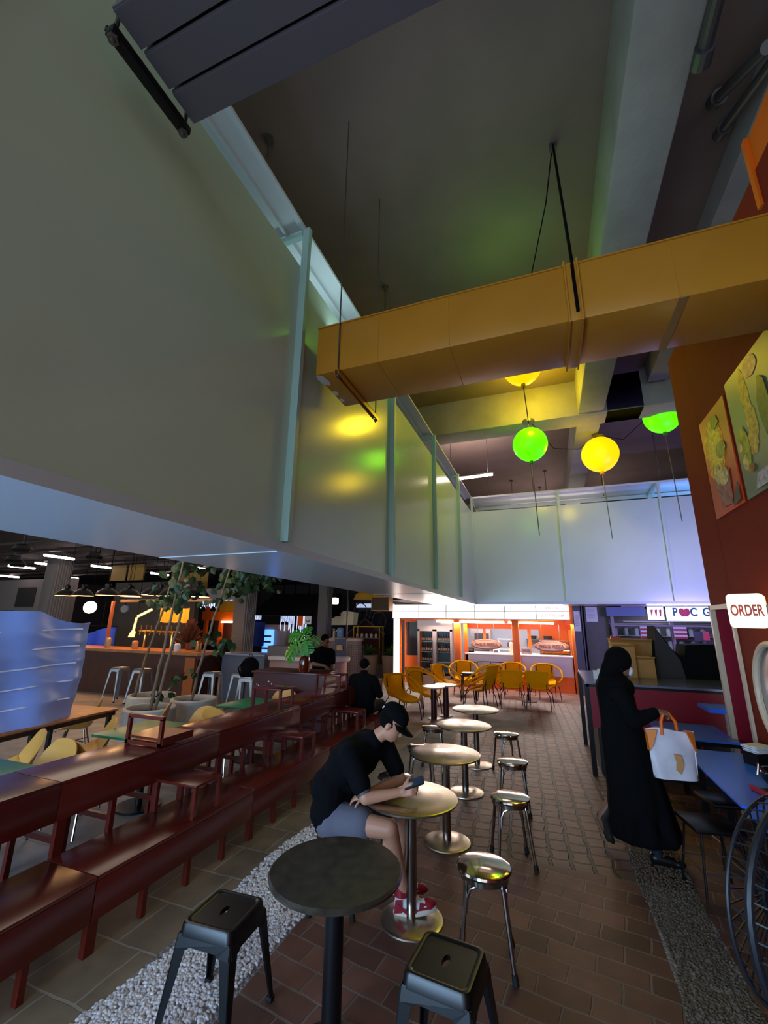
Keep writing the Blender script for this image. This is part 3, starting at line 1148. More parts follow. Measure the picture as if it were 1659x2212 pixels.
# slim post and column right of the shop, with notices
g = G()
g.box((0.76, 14.0, 1.25), (0.20, 0.3, 2.5))
g.box((0.90, 13.98, 1.25), (0.03, 0.3, 2.5))
struct('trim_21', g, mat('slate_post', '#4c4e5c', 0.5), 'slate grey post at the right end of the food shop', 'trim')
g = G()
g.box((1.28, 14.4, 2.2), (0.62, 0.7, 4.4), bevel=0.01)
struct('wall_column_right', g, M_column, 'grey column between the food shop and the blue lit kiosk')
for k, (x, y, z, sx_, sz_, lab) in enumerate([(1.17, 14.03, 2.20, 0.30, 0.42, 'white notice sheet on the grey column'), (0.76, 13.84, 2.0, 0.16, 0.56, 'pale notice on the slate post beside the food shop')]):
    g = G()
    g.box((x, y, z), (sx_, 0.006, sz_))
    for q in range(6):
        g.mi = 1
        g.box((x - sx_ * 0.05, y - 0.004, z + sz_ * (0.3 - 0.1 * q)), (sx_ * (0.7 - 0.05 * (q % 3)), 0.002, sz_ * 0.02))
    tag(g.build('notice_sheet', [M_paper, mat('notice_ink', '#8a8690', 0.7)]), lab, 'notice')

# yellow box loudspeaker
t = thing('loudspeaker', 'amber boxed loudspeaker hanging beside the menu board', 'speaker', (-4.96, 13.0, 2.47))
g = G()
for dx in (-0.29, 0.29):
    g.box((dx, 0, 0), (0.03, 0.35, 0.46))
for dz in (-0.215, 0.215):
    g.box((0, 0, dz), (0.6, 0.35, 0.03))
g.box((0, 0.16, 0), (0.6, 0.03, 0.46))
g.build('case', M_speaker, t)
g = G()
g.box((0, -0.13, 0), (0.55, 0.02, 0.40))
g.build('grille', mat('speaker_grille', '#4a3412', 0.7, var=0.3, scale=60), t)
g = G()
g.cyl((0, 0, 0.2), (0, 0, 1.9), 0.015, n=6)
g.build('hanger', M_rod, t)

# ------------------------------------------------------------------ woven yellow chairs


def cord_chair():
    t = thing('cord_chair', 'yellow woven cord chair', 'chair', (0, 0, -8), 0)
    # seat faces +Y locally; hoop high at the back (-Y), low at the front
    C = Vector((0, 0.02, 0.60))
    rx, ry, tilt = 0.40, 0.42, 0.62
    hoop = []
    for k in range(40):
        a = 2 * pi * k / 40
        u, v = rx * cos(a), ry * sin(a)
        hoop.append(C + Vector((u, v * cos(tilt), -v * sin(tilt) * 0.95 + 0.03 * abs(cos(a)))))
    g = G()
    g.tube(hoop, 0.022, 8, closed=True)
    g.build('rim', M_yellow, t)

    def shell(u, v):
        x = (u - 0.5) * 0.50
        # profile from back top down to the seat and to the front
        P = [(-0.34, 0.845), (-0.28, 0.62), (-0.22, 0.44), (-0.08, 0.40), (0.12, 0.41), (0.34, 0.365)]
        s = v * (len(P) - 1)
        i = min(int(s), len(P) - 2)
        f_ = s - i
        y = P[i][0] * (1 - f_) + P[i + 1][0] * f_
        z = P[i][1] * (1 - f_) + P[i + 1][1] * f_
        return (x * (1.0 - 0.12 * v), y + 0.25 * x * x * (1 - v), z + 0.5 * x * x * v * (1 - v) * 4)
    g = G()
    g.sheet(shell, 10, 20, 0.012)
    g.build('woven_shell', M_yellow, t)
    for sx_ in (-1, 1):
        for sy_ in (-1, 1):
            g = G()
            top = (sx_ * 0.19, sy_ * 0.19 - 0.02, 0.40)
            g.tube([(sx_ * 0.20, -0.28, 0.80) if sy_ < 0 else (sx_ * 0.2, 0.22, 0.42), top, (sx_ * 0.25, sy_ * 0.25, 0.30), (sx_ * 0.27, sy_ * 0.30, 0.0)], 0.011, 6)
            g.build('leg', M_blackmetal, t)
    return t


cc = cord_chair()
CC = [(-2.95, 8.95, 0.95, 'yellow cord chair nearest the camera on the left, side on'),
      (-2.72, 9.75, 1.0, 'second yellow cord chair from the front in the left row'),
      (-3.0, 10.55, 1.05, 'third yellow cord chair from the front in the left row'),
      (-2.62, 11.55, 1.1, 'rearmost yellow cord chair of the left row, beside the fridge'),
      (-2.38, 12.75, 3.3, 'yellow cord chair behind the stacked dark stools'),
      (-1.58, 12.05, 2.75, 'yellow cord chair leaning on the one behind it, by the middle of the court'),
      (-1.62, 10.6, 1.15, 'yellow cord chair seen from its side with its rim tilted up to the right'),
      (-0.98, 11.30, 0.15, 'front left yellow chair of the set facing the counter'),
      (-0.34, 11.35, -0.1, 'front right yellow chair of the set facing the counter'),
      (-1.10, 12.95, 3.0, 'rear left yellow chair of the set, back to the counter'),
      (-0.18, 12.95, 3.35, 'rear right yellow chair of the set, back to the counter')]
for k, (x, y, a, lab) in enumerate(CC):
    if k == 0:
        cc.location, cc.rotation_euler = (x, y, 0), (0, 0, a - pi)
        cc['label'], cc['group'] = lab, 'yellow cord chairs before the food shop'
    else:
        dup(cc, (x, y, 0), a - pi if k in (0, 1, 2, 3) else a, lab, 'yellow cord chairs before the food shop')
# chair stacked on the side-on one
dup(cc, (-1.56, 10.57, 0.13), 1.15, 'yellow cord chair stacked inside the side-on chair', 'yellow cord chairs before the food shop')

t = thing('wire_bench', 'dark wire loveseat in front of the white shop counter', 'bench', (-1.72, 13.35, 0))
g = G()
pts = []
for k in range(48):
    a = 2 * pi * k / 48
    ca, sa = cos(a), sin(a)
    x = 0.66 * abs(ca) ** 0.55 * (1 if ca > 0 else -1)
    v = 0.40 * abs(sa) ** 0.75 * (1 if sa > 0 else -1)
    pts.append((x, -v * 0.75, 0.56 + v * 0.6))
g.tube(pts, 0.014, 8, closed=True)
g.build('rim', M_blackmetal, t)
g = G()
for k in range(15):
    a = pi * (0.06 + 0.88 * k / 14)
    x = 0.66 * abs(cos(a)) ** 0.55 * (1 if cos(a) > 0 else -1)
    g.tube([(x, -0.75 * 0.40 * sin(a) ** 0.75, 0.56 + 0.24 * sin(a)), (x * 0.75, 0.0, 0.38)], 0.005, 5)
g.build('wire_back', M_blackmetal, t)
for x in (-0.4, 0.0, 0.4):
    g = G()
    g.tube([(x, -0.30, 0.80), (x, -0.02, 0.36), (x, 0.25, 0.36), (x * 1.1, 0.3, 0.0)], 0.011, 6)
    g.tube([(x, -0.02, 0.36), (x * 1.1, -0.28, 0.0)], 0.011, 6)
    g.build('leg', M_blackmetal, t)
t.rotation_euler = (0, 0, pi)
t = thing('cafe_table', 'small round dark table between the four yellow chairs by the counter', 'table', (-0.64, 12.2, 0))
g = G()
g.cyl((0, 0, 0.68), (0, 0, 0.70), 0.30, n=28)
g.build('tabletop', M_blackmetal, t)
g = G()
g.cyl((0, 0, 0.02), (0, 0, 0.68), 0.025, n=12)
g.build('column', M_blackmetal, t)
g = G()
g.lathe([(0, 0.03), (0.05, 0.03), (0.2, 0.012), (0.2, 0), (0, 0)], 24)
g.build('base', M_blackmetal, t)


def dark_stool(loc, lab, rz=0):
    t = thing('stacking_stool', lab, 'stool', loc, rz, 'stacked dark stools by the yellow chairs')
    g = G()
    g.box((0, 0, 0.615), (0.34, 0.34, 0.03), bevel=0.01)
    g.build('seat', M_blackmetal, t)
    for a in (-1, 1):
        for b in (-1, 1):
            g = G()
            g.tube([(a * 0.14, b * 0.14, 0.61), (a * 0.17, b * 0.17, 0.0)], 0.012, 6)
            g.build('leg', M_blackmetal, t)
    return t


a = dark_stool((-2.05, 11.6, 0), 'lower one of two stacked dark stools by the yellow chairs')
dup(a, (-2.03, 11.6, 0.055), 0.1, 'upper one of two stacked dark stools by the yellow chairs')
M_stem = mat('dark_red_stem', '#3a1410', 0.35)
M_pinktop = mat('pale_pink_tabletop', '#d2b4ac', 0.25)
for k, (x, y, lab) in enumerate([(-2.36, 9.25, 'front one of two low round tables with thick dark red stems'), (-2.19, 9.62, 'rear one of two low round tables with thick dark red stems')]):
    t = thing('side_table', lab, 'table', (x, y, 0), 0, 'low round tables with dark red stems')
    g = G()
    g.cyl((0, 0, 0.60), (0, 0, 0.625), 0.24, n=28)
    g.build('tabletop', M_pinktop, t)
    g = G()
    g.cyl((0, 0, 0), (0, 0, 0.60), 0.06, n=16)
    g.build('stem', M_stem, t)
    g = G()
    g.cyl((0, 0, 0), (0, 0, 0.012), 0.14, n=20)
    g.build('base', M_stem, t)
# ------------------------------------------------------------------ oxblood bench units along the left
UL = 1.48
U0 = 0.73
SEATZ = 0.415
TOPZ = 0.845


def bench_unit(y0, lab):
    t = thing('bench_unit', lab, 'bench', (0, y0, 0), 0, 'oxblood benches with a high shelf behind')
    g = G()
    g.box((-2.865, UL / 2, SEATZ - 0.011), (0.47, UL - 0.006, 0.022), bevel=0.003)
    g.build('seat', M_red, t)
    g = G()
    g.box((-2.645, UL / 2, SEATZ - 0.13), (0.022, UL - 0.006, 0.21), bevel=0.002)
    g.build('apron', M_red, t)
    for yy, wd in ((0.035, 0.065), (0.40, 0.035), (0.78, 0.035), (1.16, 0.035)):
        g = G()
        g.box((-2.675, yy, (SEATZ - 0.02) / 2), (0.04, wd, SEATZ - 0.02))
        g.build('leg', M_red, t)
    for yy in (0.05, 0.42, 0.80, 1.17):
        g = G()
        g.box((-3.10, yy, 0.42), (0.035, 0.06 if yy < 0.1 else 0.035, 0.84))
        g.build('back_post', M_red, t)
    g = G()
    g.box((-3.085, UL / 2, (0.625 + TOPZ) / 2 - 0.005), (0.02, UL - 0.006, TOPZ - 0.635), bevel=0.002)
    g.build('backrest', M_red, t)
    g = G()
    g.box((-3.335, UL / 2, TOPZ), (0.50, UL - 0.006, 0.024), bevel=0.003)
    g.build('shelf_top', M_red, t)
    for yy in (0.05, 0.42, 0.80, 1.17):
        g = G()
        g.box((-3.54, yy, TOPZ / 2 - 0.01), (0.035, 0.035, TOPZ - 0.02))
        g.build('rear_leg', M_red, t)
        g = G()
        g.box((-3.32, yy, 0.50), (0.42, 0.025, 0.035))
        g.build('cross_bar', M_red, t)
    g = G()
    g.box((-3.54, UL / 2, 0.53), (0.03, UL - 0.01, 0.05))
    g.build('rear_rail', M_red, t)
    return t


b0 = bench_unit(U0 - UL, 'oxblood bench unit nearest the camera, mostly outside the left edge')
for k, lab in ((0, 'oxblood bench unit at the lower left corner'), (1, 'oxblood bench unit behind the left black metal stool'),
               (2, 'oxblood bench unit third along, ending beside the seated man in the cap'), (3, 'oxblood bench unit fourth along, behind the man in the cap'),
               (4, 'farthest oxblood bench unit, with the dark seated person on it')):
    dup(b0, (0, U0 + UL * k, 0), 0, lab)


def arm_tray(loc, lab, top=True, wd=0.42):
    t = thing('tray_table', lab, 'table', loc, 0, 'small oxblood tray tables on the benches')
    g = G()
    if top:
        g.box((0, 0.15, 0.225), (wd, 0.30, 0.02), bevel=0.002)
    else:
        g.box((0, 0.0, 0.225), (wd, 0.03, 0.03))
    g.build('tray_top' if top else 'top_bar', M_red, t)
    for sx_ in (-1, 1):
        for yy in ((0.015, 0.28) if top else (0.0,)):
            g = G()
            g.box((sx_ * (wd / 2 - 0.015), yy, 0.11), (0.03, 0.03, 0.22))
            g.build('leg', M_red, t)
    if not top:
        g = G()
        g.box((0, 0, 0.02), (wd, 0.03, 0.03))
        g.build('bottom_bar', M_red, t)
        g = G()
        g.box((0, 0.17, 0.06), (wd, 0.34, 0.018))
        g.box((wd / 2, 0.17, 0.045), (0.02, 0.34, 0.06))
        g.build('tray_board', M_red, t)
    return t


arm_tray((-3.32, 3.03, TOPZ + 0.013), 'open square oxblood frame standing on the shelf by the green table', False, 0.40)
arm_tray((-2.87, 2.98, SEATZ + 0.001), 'oxblood tray table on the seat behind the left black stool')
arm_tray((-3.32, 4.75, TOPZ + 0.013), 'oxblood tray table on the shelf in front of the farthest green table')
arm_tray((-2.87, 4.55, SEATZ + 0.001), 'oxblood tray table on the seat left of the man in the cap')
arm_tray((-2.87, 6.05, SEATZ + 0.001), 'oxblood tray table on the seat by the dark seated person')
arm_tray((-3.32, 6.35, TOPZ + 0.013), 'oxblood tray table on the shelf by the counter end')

# ------------------------------------------------------------------ black table and metal stools in front
t = thing('bistro_table', 'round black stone topped table nearest the camera', 'table', (-1.06, 2.20, 0))
M_blacktop = mat('black_stone', '#3a352b', 0.24, var=0.4, scale=16, bump=0.02, bscale=40, spec=0.9)
g = G()
g.lathe([(0, 0.715), (0.30, 0.715), (0.318, 0.722), (0.322, 0.735), (0.312, 0.745), (0, 0.745)], 56)
g.build('tabletop', M_blacktop, t)
g = G()
g.cyl((0, 0, 0.02), (0, 0, 0.715), 0.045, n=24)
g.build('column', M_blackmetal, t)
g = G()
g.lathe([(0, 0.03), (0.06, 0.03), (0.20, 0.018), (0.215, 0.01), (0.215, 0), (0, 0)], 40)
g.build('base', M_blackmetal, t)


def metal_stool(loc, rz, lab, h=0.46, m=M_blackmetal, group='square metal stools in front', back=False, sc=1.0, name='metal_stool', foot=0.20):
    t = thing(name, lab, 'stool', loc, rz, group)
    a = 0.148 * sc
    g = G()
    # seat pan with raised rounded rim and central hand hole
    n = 8

    def rr(half, r, z):
        pts = []
        for cx, cy, a0 in ((1, 1, 0), (-1, 1, pi / 2), (-1, -1, pi), (1, -1, 3 * pi / 2)):
            for k in range(n + 1):
                an = a0 + pi / 2 * k / n
                pts.append(Vector((cx * (half - r) + r * cos(an), cy * (half - r) + r * sin(an), z)))
        return pts
    loops = [rr(a * 1.04, 0.035, h - 0.055), rr(a, 0.035, h - 0.012), rr(a - 0.006, 0.033, h - 0.002), rr(a - 0.014, 0.03, h), rr(a - 0.024, 0.026, h - 0.002), rr(a - 0.030, 0.024, h - 0.007), rr(a - 0.034, 0.022, h - 0.007), rr(a - 0.06, 0.018, h - 0.007)]
    hole = [Vector((0.014 * cos(2 * pi * k / 36 + 0) * (1.0), 0.036 * sin(2 * pi * k / 36) * (1.0), h - 0.007)) for k in range(36)]
    # align hole start with loop start (loop starts at +x,+y corner heading ccw)
    rows = [[g.bm.verts.new(p) for p in lp] for lp in loops]
    N = len(rows[0])
    hv = [g.bm.verts.new((0.016 * cos(2 * pi * (k + 0.5) / N + 0.05), 0.04 * sin(2 * pi * (k + 0.5) / N + 0.05), h - 0.007)) for k in range(N)]
    hd = [g.bm.verts.new(v.co + Vector((0, 0, -0.02))) for v in hv]
    rows += [hv, hd]
    for A, B in zip(rows, rows[1:]):
        for k in range(N):
            g.bm.faces.new((A[k], A[(k + 1) % N], B[(k + 1) % N], B[k]))
    g.build('seat', m, t)
    # skirt
    g = G()
    for k in range(4):
        an = k * pi / 2
        q = Matrix.Rotation(an, 3, 'Z')
        g.prism([q @ Vector(p) for p in ((-a * 0.98, a * 1.02, h - 0.045), (a * 0.98, a * 1.02, h - 0.045), (a * 1.02, a * 1.10, h - 0.10), (a * 0.6, a * 1.08, h - 0.10), (a * 0.5, a * 1.07, h - 0.088), (-a * 0.5, a * 1.07, h - 0.088), (-a * 0.6, a * 1.08, h - 0.10), (-a * 1.02, a * 1.10, h - 0.10))], q @ Vector((0, -0.004, 0)))
    g.build('skirt', m, t)
    for sx_ in (-1, 1):
        for sy_ in (-1, 1):
            g = G()
            top = Vector((sx_ * a * 0.90, sy_ * a * 0.90, h - 0.05))
            bot = Vector((sx_ * foot, sy_ * foot, 0.02))
            for axis in (0, 1):
                # each leg is an L section: two tapered plates
                w0, w1 = 0.062 * sc, 0.026 * sc
                d_ = Vector((-sx_, 0, 0)) if axis == 0 else Vector((0, -sy_, 0))
                nrm = Vector((0, -sy_, 0)) if axis == 0 else Vector((-sx_, 0, 0))
                T = top + Vector((sx_ * 0.018, sy_ * 0.018, 0))
                g.prism([T, T + d_ * w0, bot + d_ * w1, bot], nrm * 0.006)
            g.build('leg', m, t)
            g = G()
            g.box(bot + Vector((-sx_ * 0.012, -sy_ * 0.012, -0.008)), (0.036, 0.036, 0.024), bevel=0.004)
            g.build('rubber_foot', M_blackrubber, t)
    return t


metal_stool((-1.68, 2.185, 0), 0.06, 'square black metal stool standing on the pebble strip left of the black table')
metal_stool((-0.545, 2.275, 0), -0.10, 'square black metal stool at the bottom right of the black table')

# ------------------------------------------------------------------ stainless tables and stools down the aisle
M_spun = mat('spun_steel', '#b8ac9c', 0.27, 1.0)


def spun(m):
    nt = m.node_tree
    N, L = nt.nodes, nt.links
    tg = N.new('ShaderNodeTangent')
    tg.direction_type = 'RADIAL'
    tg.axis = 'Z'
    L.new(tg.outputs[0], N['Principled BSDF'].inputs['Tangent'])
    N['Principled BSDF'].inputs['Anisotropic'].default_value = 0.75


spun(M_spun)
t = thing('steel_table', 'round steel table where the man in the cap is leaning', 'table', (-1.005, 3.25, 0), 0, 'round steel tables down the aisle')
g = G()
g.lathe([(0, 0.70), (0.315, 0.70), (0.326, 0.706), (0.326, 0.716), (0.318, 0.72), (0, 0.72)], 56)
g.build('tabletop', M_spun, t)
g = G()
g.cyl((0, 0, 0.02), (0, 0, 0.70), 0.038, n=24)
g.build('column', M_chrome_tube, t)
g = G()
g.lathe([(0, 0.022), (0.05, 0.022), (0.19, 0.014), (0.208, 0.008), (0.21, 0), (0, 0)], 44)
g.build('base', M_spun, t)
dup(t, (-1.01, 4.36, 0), 0.3, 'second round steel table from the camera')
dup(t, (-1.06, 5.58, 0), 0.8, 'third round steel table from the camera, brightly lit')
dup(t, (-1.085, 6.63, 0), 1.1, 'farthest round steel table, reflecting red and white')


def chrome_stool(loc, rz, lab):
    t = thing('round_stool', lab, 'stool', loc, rz, 'round chrome stools down the aisle')
    g = G()
    g.lathe([(0, 0.445), (0.14, 0.445), (0.158, 0.45), (0.165, 0.462), (0.160, 0.474), (0.14, 0.481), (0, 0.484)], 40)
    g.build('seat', M_chrome, t)
    g = G()
    g.lathe([(0.128, 0.420), (0.150, 0.420), (0.150, 0.447), (0.128, 0.447), (0.128, 0.420)], 36)
    g.build('seat_ring', M_chrome_tube, t)
    for k in range(4):
        a = pi / 4 + k * pi / 2
        c, s = cos(a), sin(a)
        for q in (-1, 1):
            # each leg is a doubled bent tube: one strand tucks towards the next corner
            pass
        g = G()
        g.tube([(0.06 * c, 0.06 * s, 0.435), (0.12 * c, 0.12 * s, 0.437), (0.142 * c, 0.142 * s, 0.425), (0.152 * c, 0.152 * s, 0.39), (0.205 * c, 0.205 * s, 0.03)], 0.0125, 10)
        g.tube([(0.11 * cos(a + 0.9), 0.11 * sin(a + 0.9), 0.432), (0.135 * cos(a + 0.5), 0.135 * sin(a + 0.5), 0.425), (0.148 * cos(a + 0.2), 0.148 * sin(a + 0.2), 0.40), (0.156 * cos(a + 0.08), 0.156 * sin(a + 0.08), 0.35), (0.165 * cos(a + 0.06), 0.165 * sin(a + 0.06), 0.28)], 0.009, 8)
        g.build('leg', M_chrome_tube, t)
        g = G()
        g.cyl((0.2035 * c, 0.2035 * s, 0.045), (0.210 * c, 0.210 * s, 0.0), 0.017, 0.019, 12)
        g.build('rubber_foot', M_blackrubber, t)
    return t


s0 = chrome_stool((-0.475, 2.93, 0), 0.15, 'round chrome stool nearest the camera on the right of the tables')
s0.location = (-0.49, 3.08, 0)
for p, a, lab in [((-0.43, 4.25, 0), 0.3, 'second round chrome stool on the right row'), ((-0.49, 5.28, 0), 0.1, 'third round chrome stool on the right row'),
                  ((-0.66, 6.48, 0), 0.5, 'farthest round chrome stool on the right row'), ((-1.66, 6.45, 0), 0.2, 'farthest chrome stool on the left, behind the third steel table'),
                  ((-1.55, 5.42, 0), 0.4, 'chrome stool left of the second steel table, behind the man'), ((-1.50, 4.33, 0), 0.6, 'chrome stool just behind the elbow of the man in the cap'),
                  ((-1.54, 3.20, 0), 0.25, 'chrome stool under the seated man in the cap')]:
    dup(s0, p, a, lab)
# ------------------------------------------------------------------ people


def finger(base, d, up, lens, r, curls):
    """three capsules bending from direction d towards -up"""
    out = []
    p = Vector(base)
    d = Vector(d).normalized()
    up = Vector(up).normalized()
    ax = d.cross(up).normalized()
    for L, c in zip(lens, curls):
        d = Matrix.Rotation(-c, 3, ax) @ d
        q = p + d * L
        out.append(('c', tuple(p), tuple(q), r, r * 0.88))
        p, r = q, r * 0.9
    return out


def hand(wrist, d, up, side, curl=0.5, s=1.0, thumb_curl=0.3):
    """palm, four unequal fingers and a thumb; d: palm direction, up: back of the hand, side: thumb side"""
    W = Vector(wrist)
    d, up = Vector(d).normalized(), Vector(up).normalized()
    side = Vector(side).normalized()
    K = W + d * 0.088 * s
    out = [('c', tuple(W), tuple(W + d * 0.03 * s), 0.024 * s, 0.024 * s)]
    for k in range(4):
        o = side * (0.030 - 0.020 * k) * s
        out.append(('c', tuple(W + d * 0.02 * s + o * 0.6), tuple(K + o), 0.014 * s, 0.0125 * s))
    for k, L in enumerate((0.072, 0.080, 0.074, 0.058)):
        o = side * (0.030 - 0.020 * k) * s
        out += finger(K + o, d + side * (0.06 - 0.04 * k), up, (L * 0.48 * s, L * 0.32 * s, L * 0.26 * s), 0.0092 * s, (curl * 0.8, curl * 1.2, curl))
    b = W + d * 0.028 * s + side * 0.026 * s
    out += finger(b, d * 0.7 + side * 0.8, up, (0.042 * s, 0.032 * s, 0.024 * s), 0.0115 * s, (thumb_curl * 0.4, thumb_curl, thumb_curl))
    return out


def head_parts(c, fwd, s=1.0):
    """skull, jaw, nose, ears, neck start; c centre of head, fwd facing direction"""
    c = Vector(c)
    f = Vector(fwd).normalized()
    side = f.cross(Vector((0, 0, 1))).normalized()
    u = side.cross(f).normalized()
    rot = Matrix((side, f, u)).transposed().to_euler()
    e = lambda v, r: ('e', tuple(c + side * v[0] * s + f * v[1] * s + u * v[2] * s), tuple(x * s for x in r), tuple(rot))
    return [e((0, -0.012, 0.035), (0.076, 0.095, 0.088)), e((0, 0.022, -0.035), (0.062, 0.070, 0.080)), e((0, 0.050, -0.078), (0.036, 0.038, 0.030)),
            e((0, 0.095, -0.020), (0.013, 0.020, 0.020)), e((0, 0.086, 0.005), (0.009, 0.014, 0.028)), e((0, 0.080, -0.058), (0.024, 0.016, 0.008)), e((0, 0.079, -0.070), (0.020, 0.015, 0.008)),
            e((0.030, 0.078, 0.022), (0.018, 0.012, 0.007)), e((-0.030, 0.078, 0.022), (0.018, 0.012, 0.007)),
            e((0.076, -0.008, -0.015), (0.010, 0.020, 0.030)), e((-0.076, -0.008, -0.015), (0.010, 0.020, 0.030))], rot, (c, side, f, u)



def face_marks(owner, c, side, f, u, rot, s=1.0):
    """eyes, brows and lips set into the face"""
    for k in (-1, 1):
        g = G()
        g.ball(c + side * (0.030 * k) + f * 0.081 + u * 0.004, (0.013, 0.008, 0.006), 10, Euler(rot))
        g.build('eye', M_hair, owner)
        g = G()
        g.ball(c + side * (0.031 * k) + f * 0.086 + u * 0.026, (0.019, 0.008, 0.004), 10, Euler(rot))
        g.build('eyebrow', M_hair, owner)
    g = G()
    g.ball(c + f * 0.090 - u * 0.062, (0.022, 0.009, 0.007), 10, Euler(rot))
    g.build('lips', M_lips, owner)


M_lips = mat('lips', '#8a4a40', 0.5)

# --- seated man in a cap, looking at his phone
O1 = (-1.50, 3.2, 0)
man = thing('person', 'person in a black cap and black shirt hunched over a phone at the steel table', 'person', O1)


def L1(*p):
    return (p[0] - O1[0], p[1] - O1[1], p[2])


fw = Vector((0.80, 0.10, -0.60))
hp, hrot, (hc, hs, hf, hu) = head_parts(L1(-1.165, 3.285, 1.165), fw)
hipR, hipL = L1(-1.53, 3.10, 0.555), L1(-1.53, 3.31, 0.555)
knR, knL = L1(-1.085, 3.04, 0.585), L1(-1.10, 3.40, 0.585)
anR, anL = L1(-1.06, 3.25, 0.16), L1(-1.17, 3.44, 0.12)
shR, shL = L1(-1.40, 3.055, 0.985), L1(-1.28, 3.43, 0.985)
elR, wrR = L1(-1.245, 3.00, 0.755), L1(-1.04, 3.10, 0.785)
elL, wrL = L1(-1.13, 3.40, 0.765), L1(-1.27, 3.13, 0.745)
nk = L1(-1.30, 3.26, 1.05)
parts = hp + [('c', nk, tuple(Vector(L1(-1.20, 3.28, 1.12))), 0.055, 0.05), ('c', L1(-1.37, 3.24, 0.99), nk, 0.09, 0.06),
              ('c', hipR, knR, 0.085, 0.058), ('c', hipL, knL, 0.085, 0.058), ('c', knR, anR, 0.056, 0.036), ('c', knL, anL, 0.056, 0.036),
              ('c', tuple(Vector(knR).lerp(Vector(anR), 0.25) + Vector((-0.02, 0, 0))), tuple(Vector(knR).lerp(Vector(anR), 0.6)), 0.056, 0.042),
              ('c', tuple(Vector(knL).lerp(Vector(anL), 0.25) + Vector((-0.02, 0, 0))), tuple(Vector(knL).lerp(Vector(anL), 0.6)), 0.056, 0.042),
              ('c', hipR, hipL, 0.11, 0.11), ('c', L1(-1.55, 3.2, 0.58), L1(-1.56, 3.21, 0.75), 0.12, 0.12), ('c', L1(-1.56, 3.21, 0.75), L1(-1.40, 3.235, 0.96), 0.12, 0.11),
              ('c', shR, shL, 0.06, 0.06), ('c', shR, elR, 0.052, 0.042), ('c', shL, elL, 0.052, 0.042), ('c', elR, wrR, 0.042, 0.028), ('c', elL, wrL, 0.042, 0.028)]
dR = Vector(wrR) - Vector(elR)
parts += hand(wrR, (0.92, 0.12, 0.30), (0.1, -0.9, 0.45), (-0.1, 0.35, 1), 0.75, 1.0)
parts += hand(wrL, (-0.85, -0.35, -0.25), (0.1, -0.55, 0.8), (0.1, -0.8, -0.2), 0.45, 1.0)
blob('body', parts, M_skin, man, 0.0075, 3)
face_marks(man, hc, hs, hf, hu, hrot)
# shirt: torso and short sleeves
slR = tuple(Vector(shR).lerp(Vector(elR), 0.72))
slL = tuple(Vector(shL).lerp(Vector(elL), 0.72))
tp = [('c', L1(-1.57, 3.10, 0.60), L1(-1.57, 3.31, 0.60), 0.135, 0.135), ('c', L1(-1.585, 3.13, 0.74), L1(-1.57, 3.32, 0.74), 0.14, 0.14), ('c', L1(-1.47, 3.13, 0.90), L1(-1.43, 3.35, 0.90), 0.135, 0.135),
      ('c', L1(-1.57, 3.2, 0.62), L1(-1.585, 3.22, 0.74), 0.15, 0.15), ('c', L1(-1.585, 3.22, 0.74), L1(-1.45, 3.24, 0.91), 0.15, 0.14), ('c', shR, shL, 0.082, 0.082), ('c', L1(-1.42, 3.235, 0.97), L1(-1.30, 3.26, 1.045), 0.115, 0.074), ('c', L1(-1.44, 3.14, 0.965), L1(-1.40, 3.34, 0.985), 0.115, 0.115), ('c', L1(-1.52, 3.28, 0.84), L1(-1.39, 3.32, 0.95), 0.14, 0.125), ('c', L1(-1.50, 3.22, 0.82), L1(-1.42, 3.24, 0.94), 0.15, 0.14),
      ('c', shR, slR, 0.080, 0.070), ('c', shL, slL, 0.080, 0.068)]
sh = blob('shirt', tp, M_navyblack, man, 0.011, 5)
# shorts
mR = tuple(Vector(hipR).lerp(Vector(knR), 0.50))
mL = tuple(Vector(hipL).lerp(Vector(knL), 0.62))
blob('shorts', [('c', hipR, hipL, 0.135, 0.135), ('c', hipR, mR, 0.112, 0.105), ('c', hipL, mL, 0.112, 0.100), ('c', L1(-1.56, 3.2, 0.56), L1(-1.57, 3.2, 0.63), 0.14, 0.14)], M_shorts, man, 0.012, 5)
# sleeve band on the upper arm
g = G()
a_, b_ = Vector(slR), Vector(shR).lerp(Vector(elR), 0.93)
g.cyl(a_, b_, 0.055, 0.049, 16, caps=False)
g.build('arm_tattoo', mat('grey_tattoo', '#4a4848', 0.6, var=0.6, scale=60), man)
# hair under the cap
g = G()
g.ball(hc + hu * 0.022 - hf * 0.026, (0.081, 0.088, 0.085), 20, Euler(hrot))
g.build('hair', M_hair, man)
# cap with crown and curved brim
g = G()
Mx = Matrix((hs, hf, hu)).transposed()
cc_ = hc + hu * 0.052 - hf * 0.012


def crown(u, v):
    a = 2 * pi * u
    b = pi / 2 * v
    return cc_ + Mx @ Vector((0.092 * cos(a) * cos(b) ** 0.8, 0.112 * sin(a) * cos(b) ** 0.8, 0.095 * sin(b)))


g.sheet(crown, 32, 10)
bmesh.ops.remove_doubles(g.bm, verts=g.bm.verts[:], dist=0.0008)
for k in range(6):
    a = k * pi / 3
    g.tube([cc_ + Mx @ Vector((0.0925 * cos(a) * cos(b), 0.1125 * sin(a) * cos(b), 0.096 * sin(b))) for b in [0.15 + 0.17 * q for q in range(9)]], 0.0018, 5)
g.ball(cc_ + hu * 0.097, 0.008, 8)
cap = g.build('cap', M_black, man)
g = G()


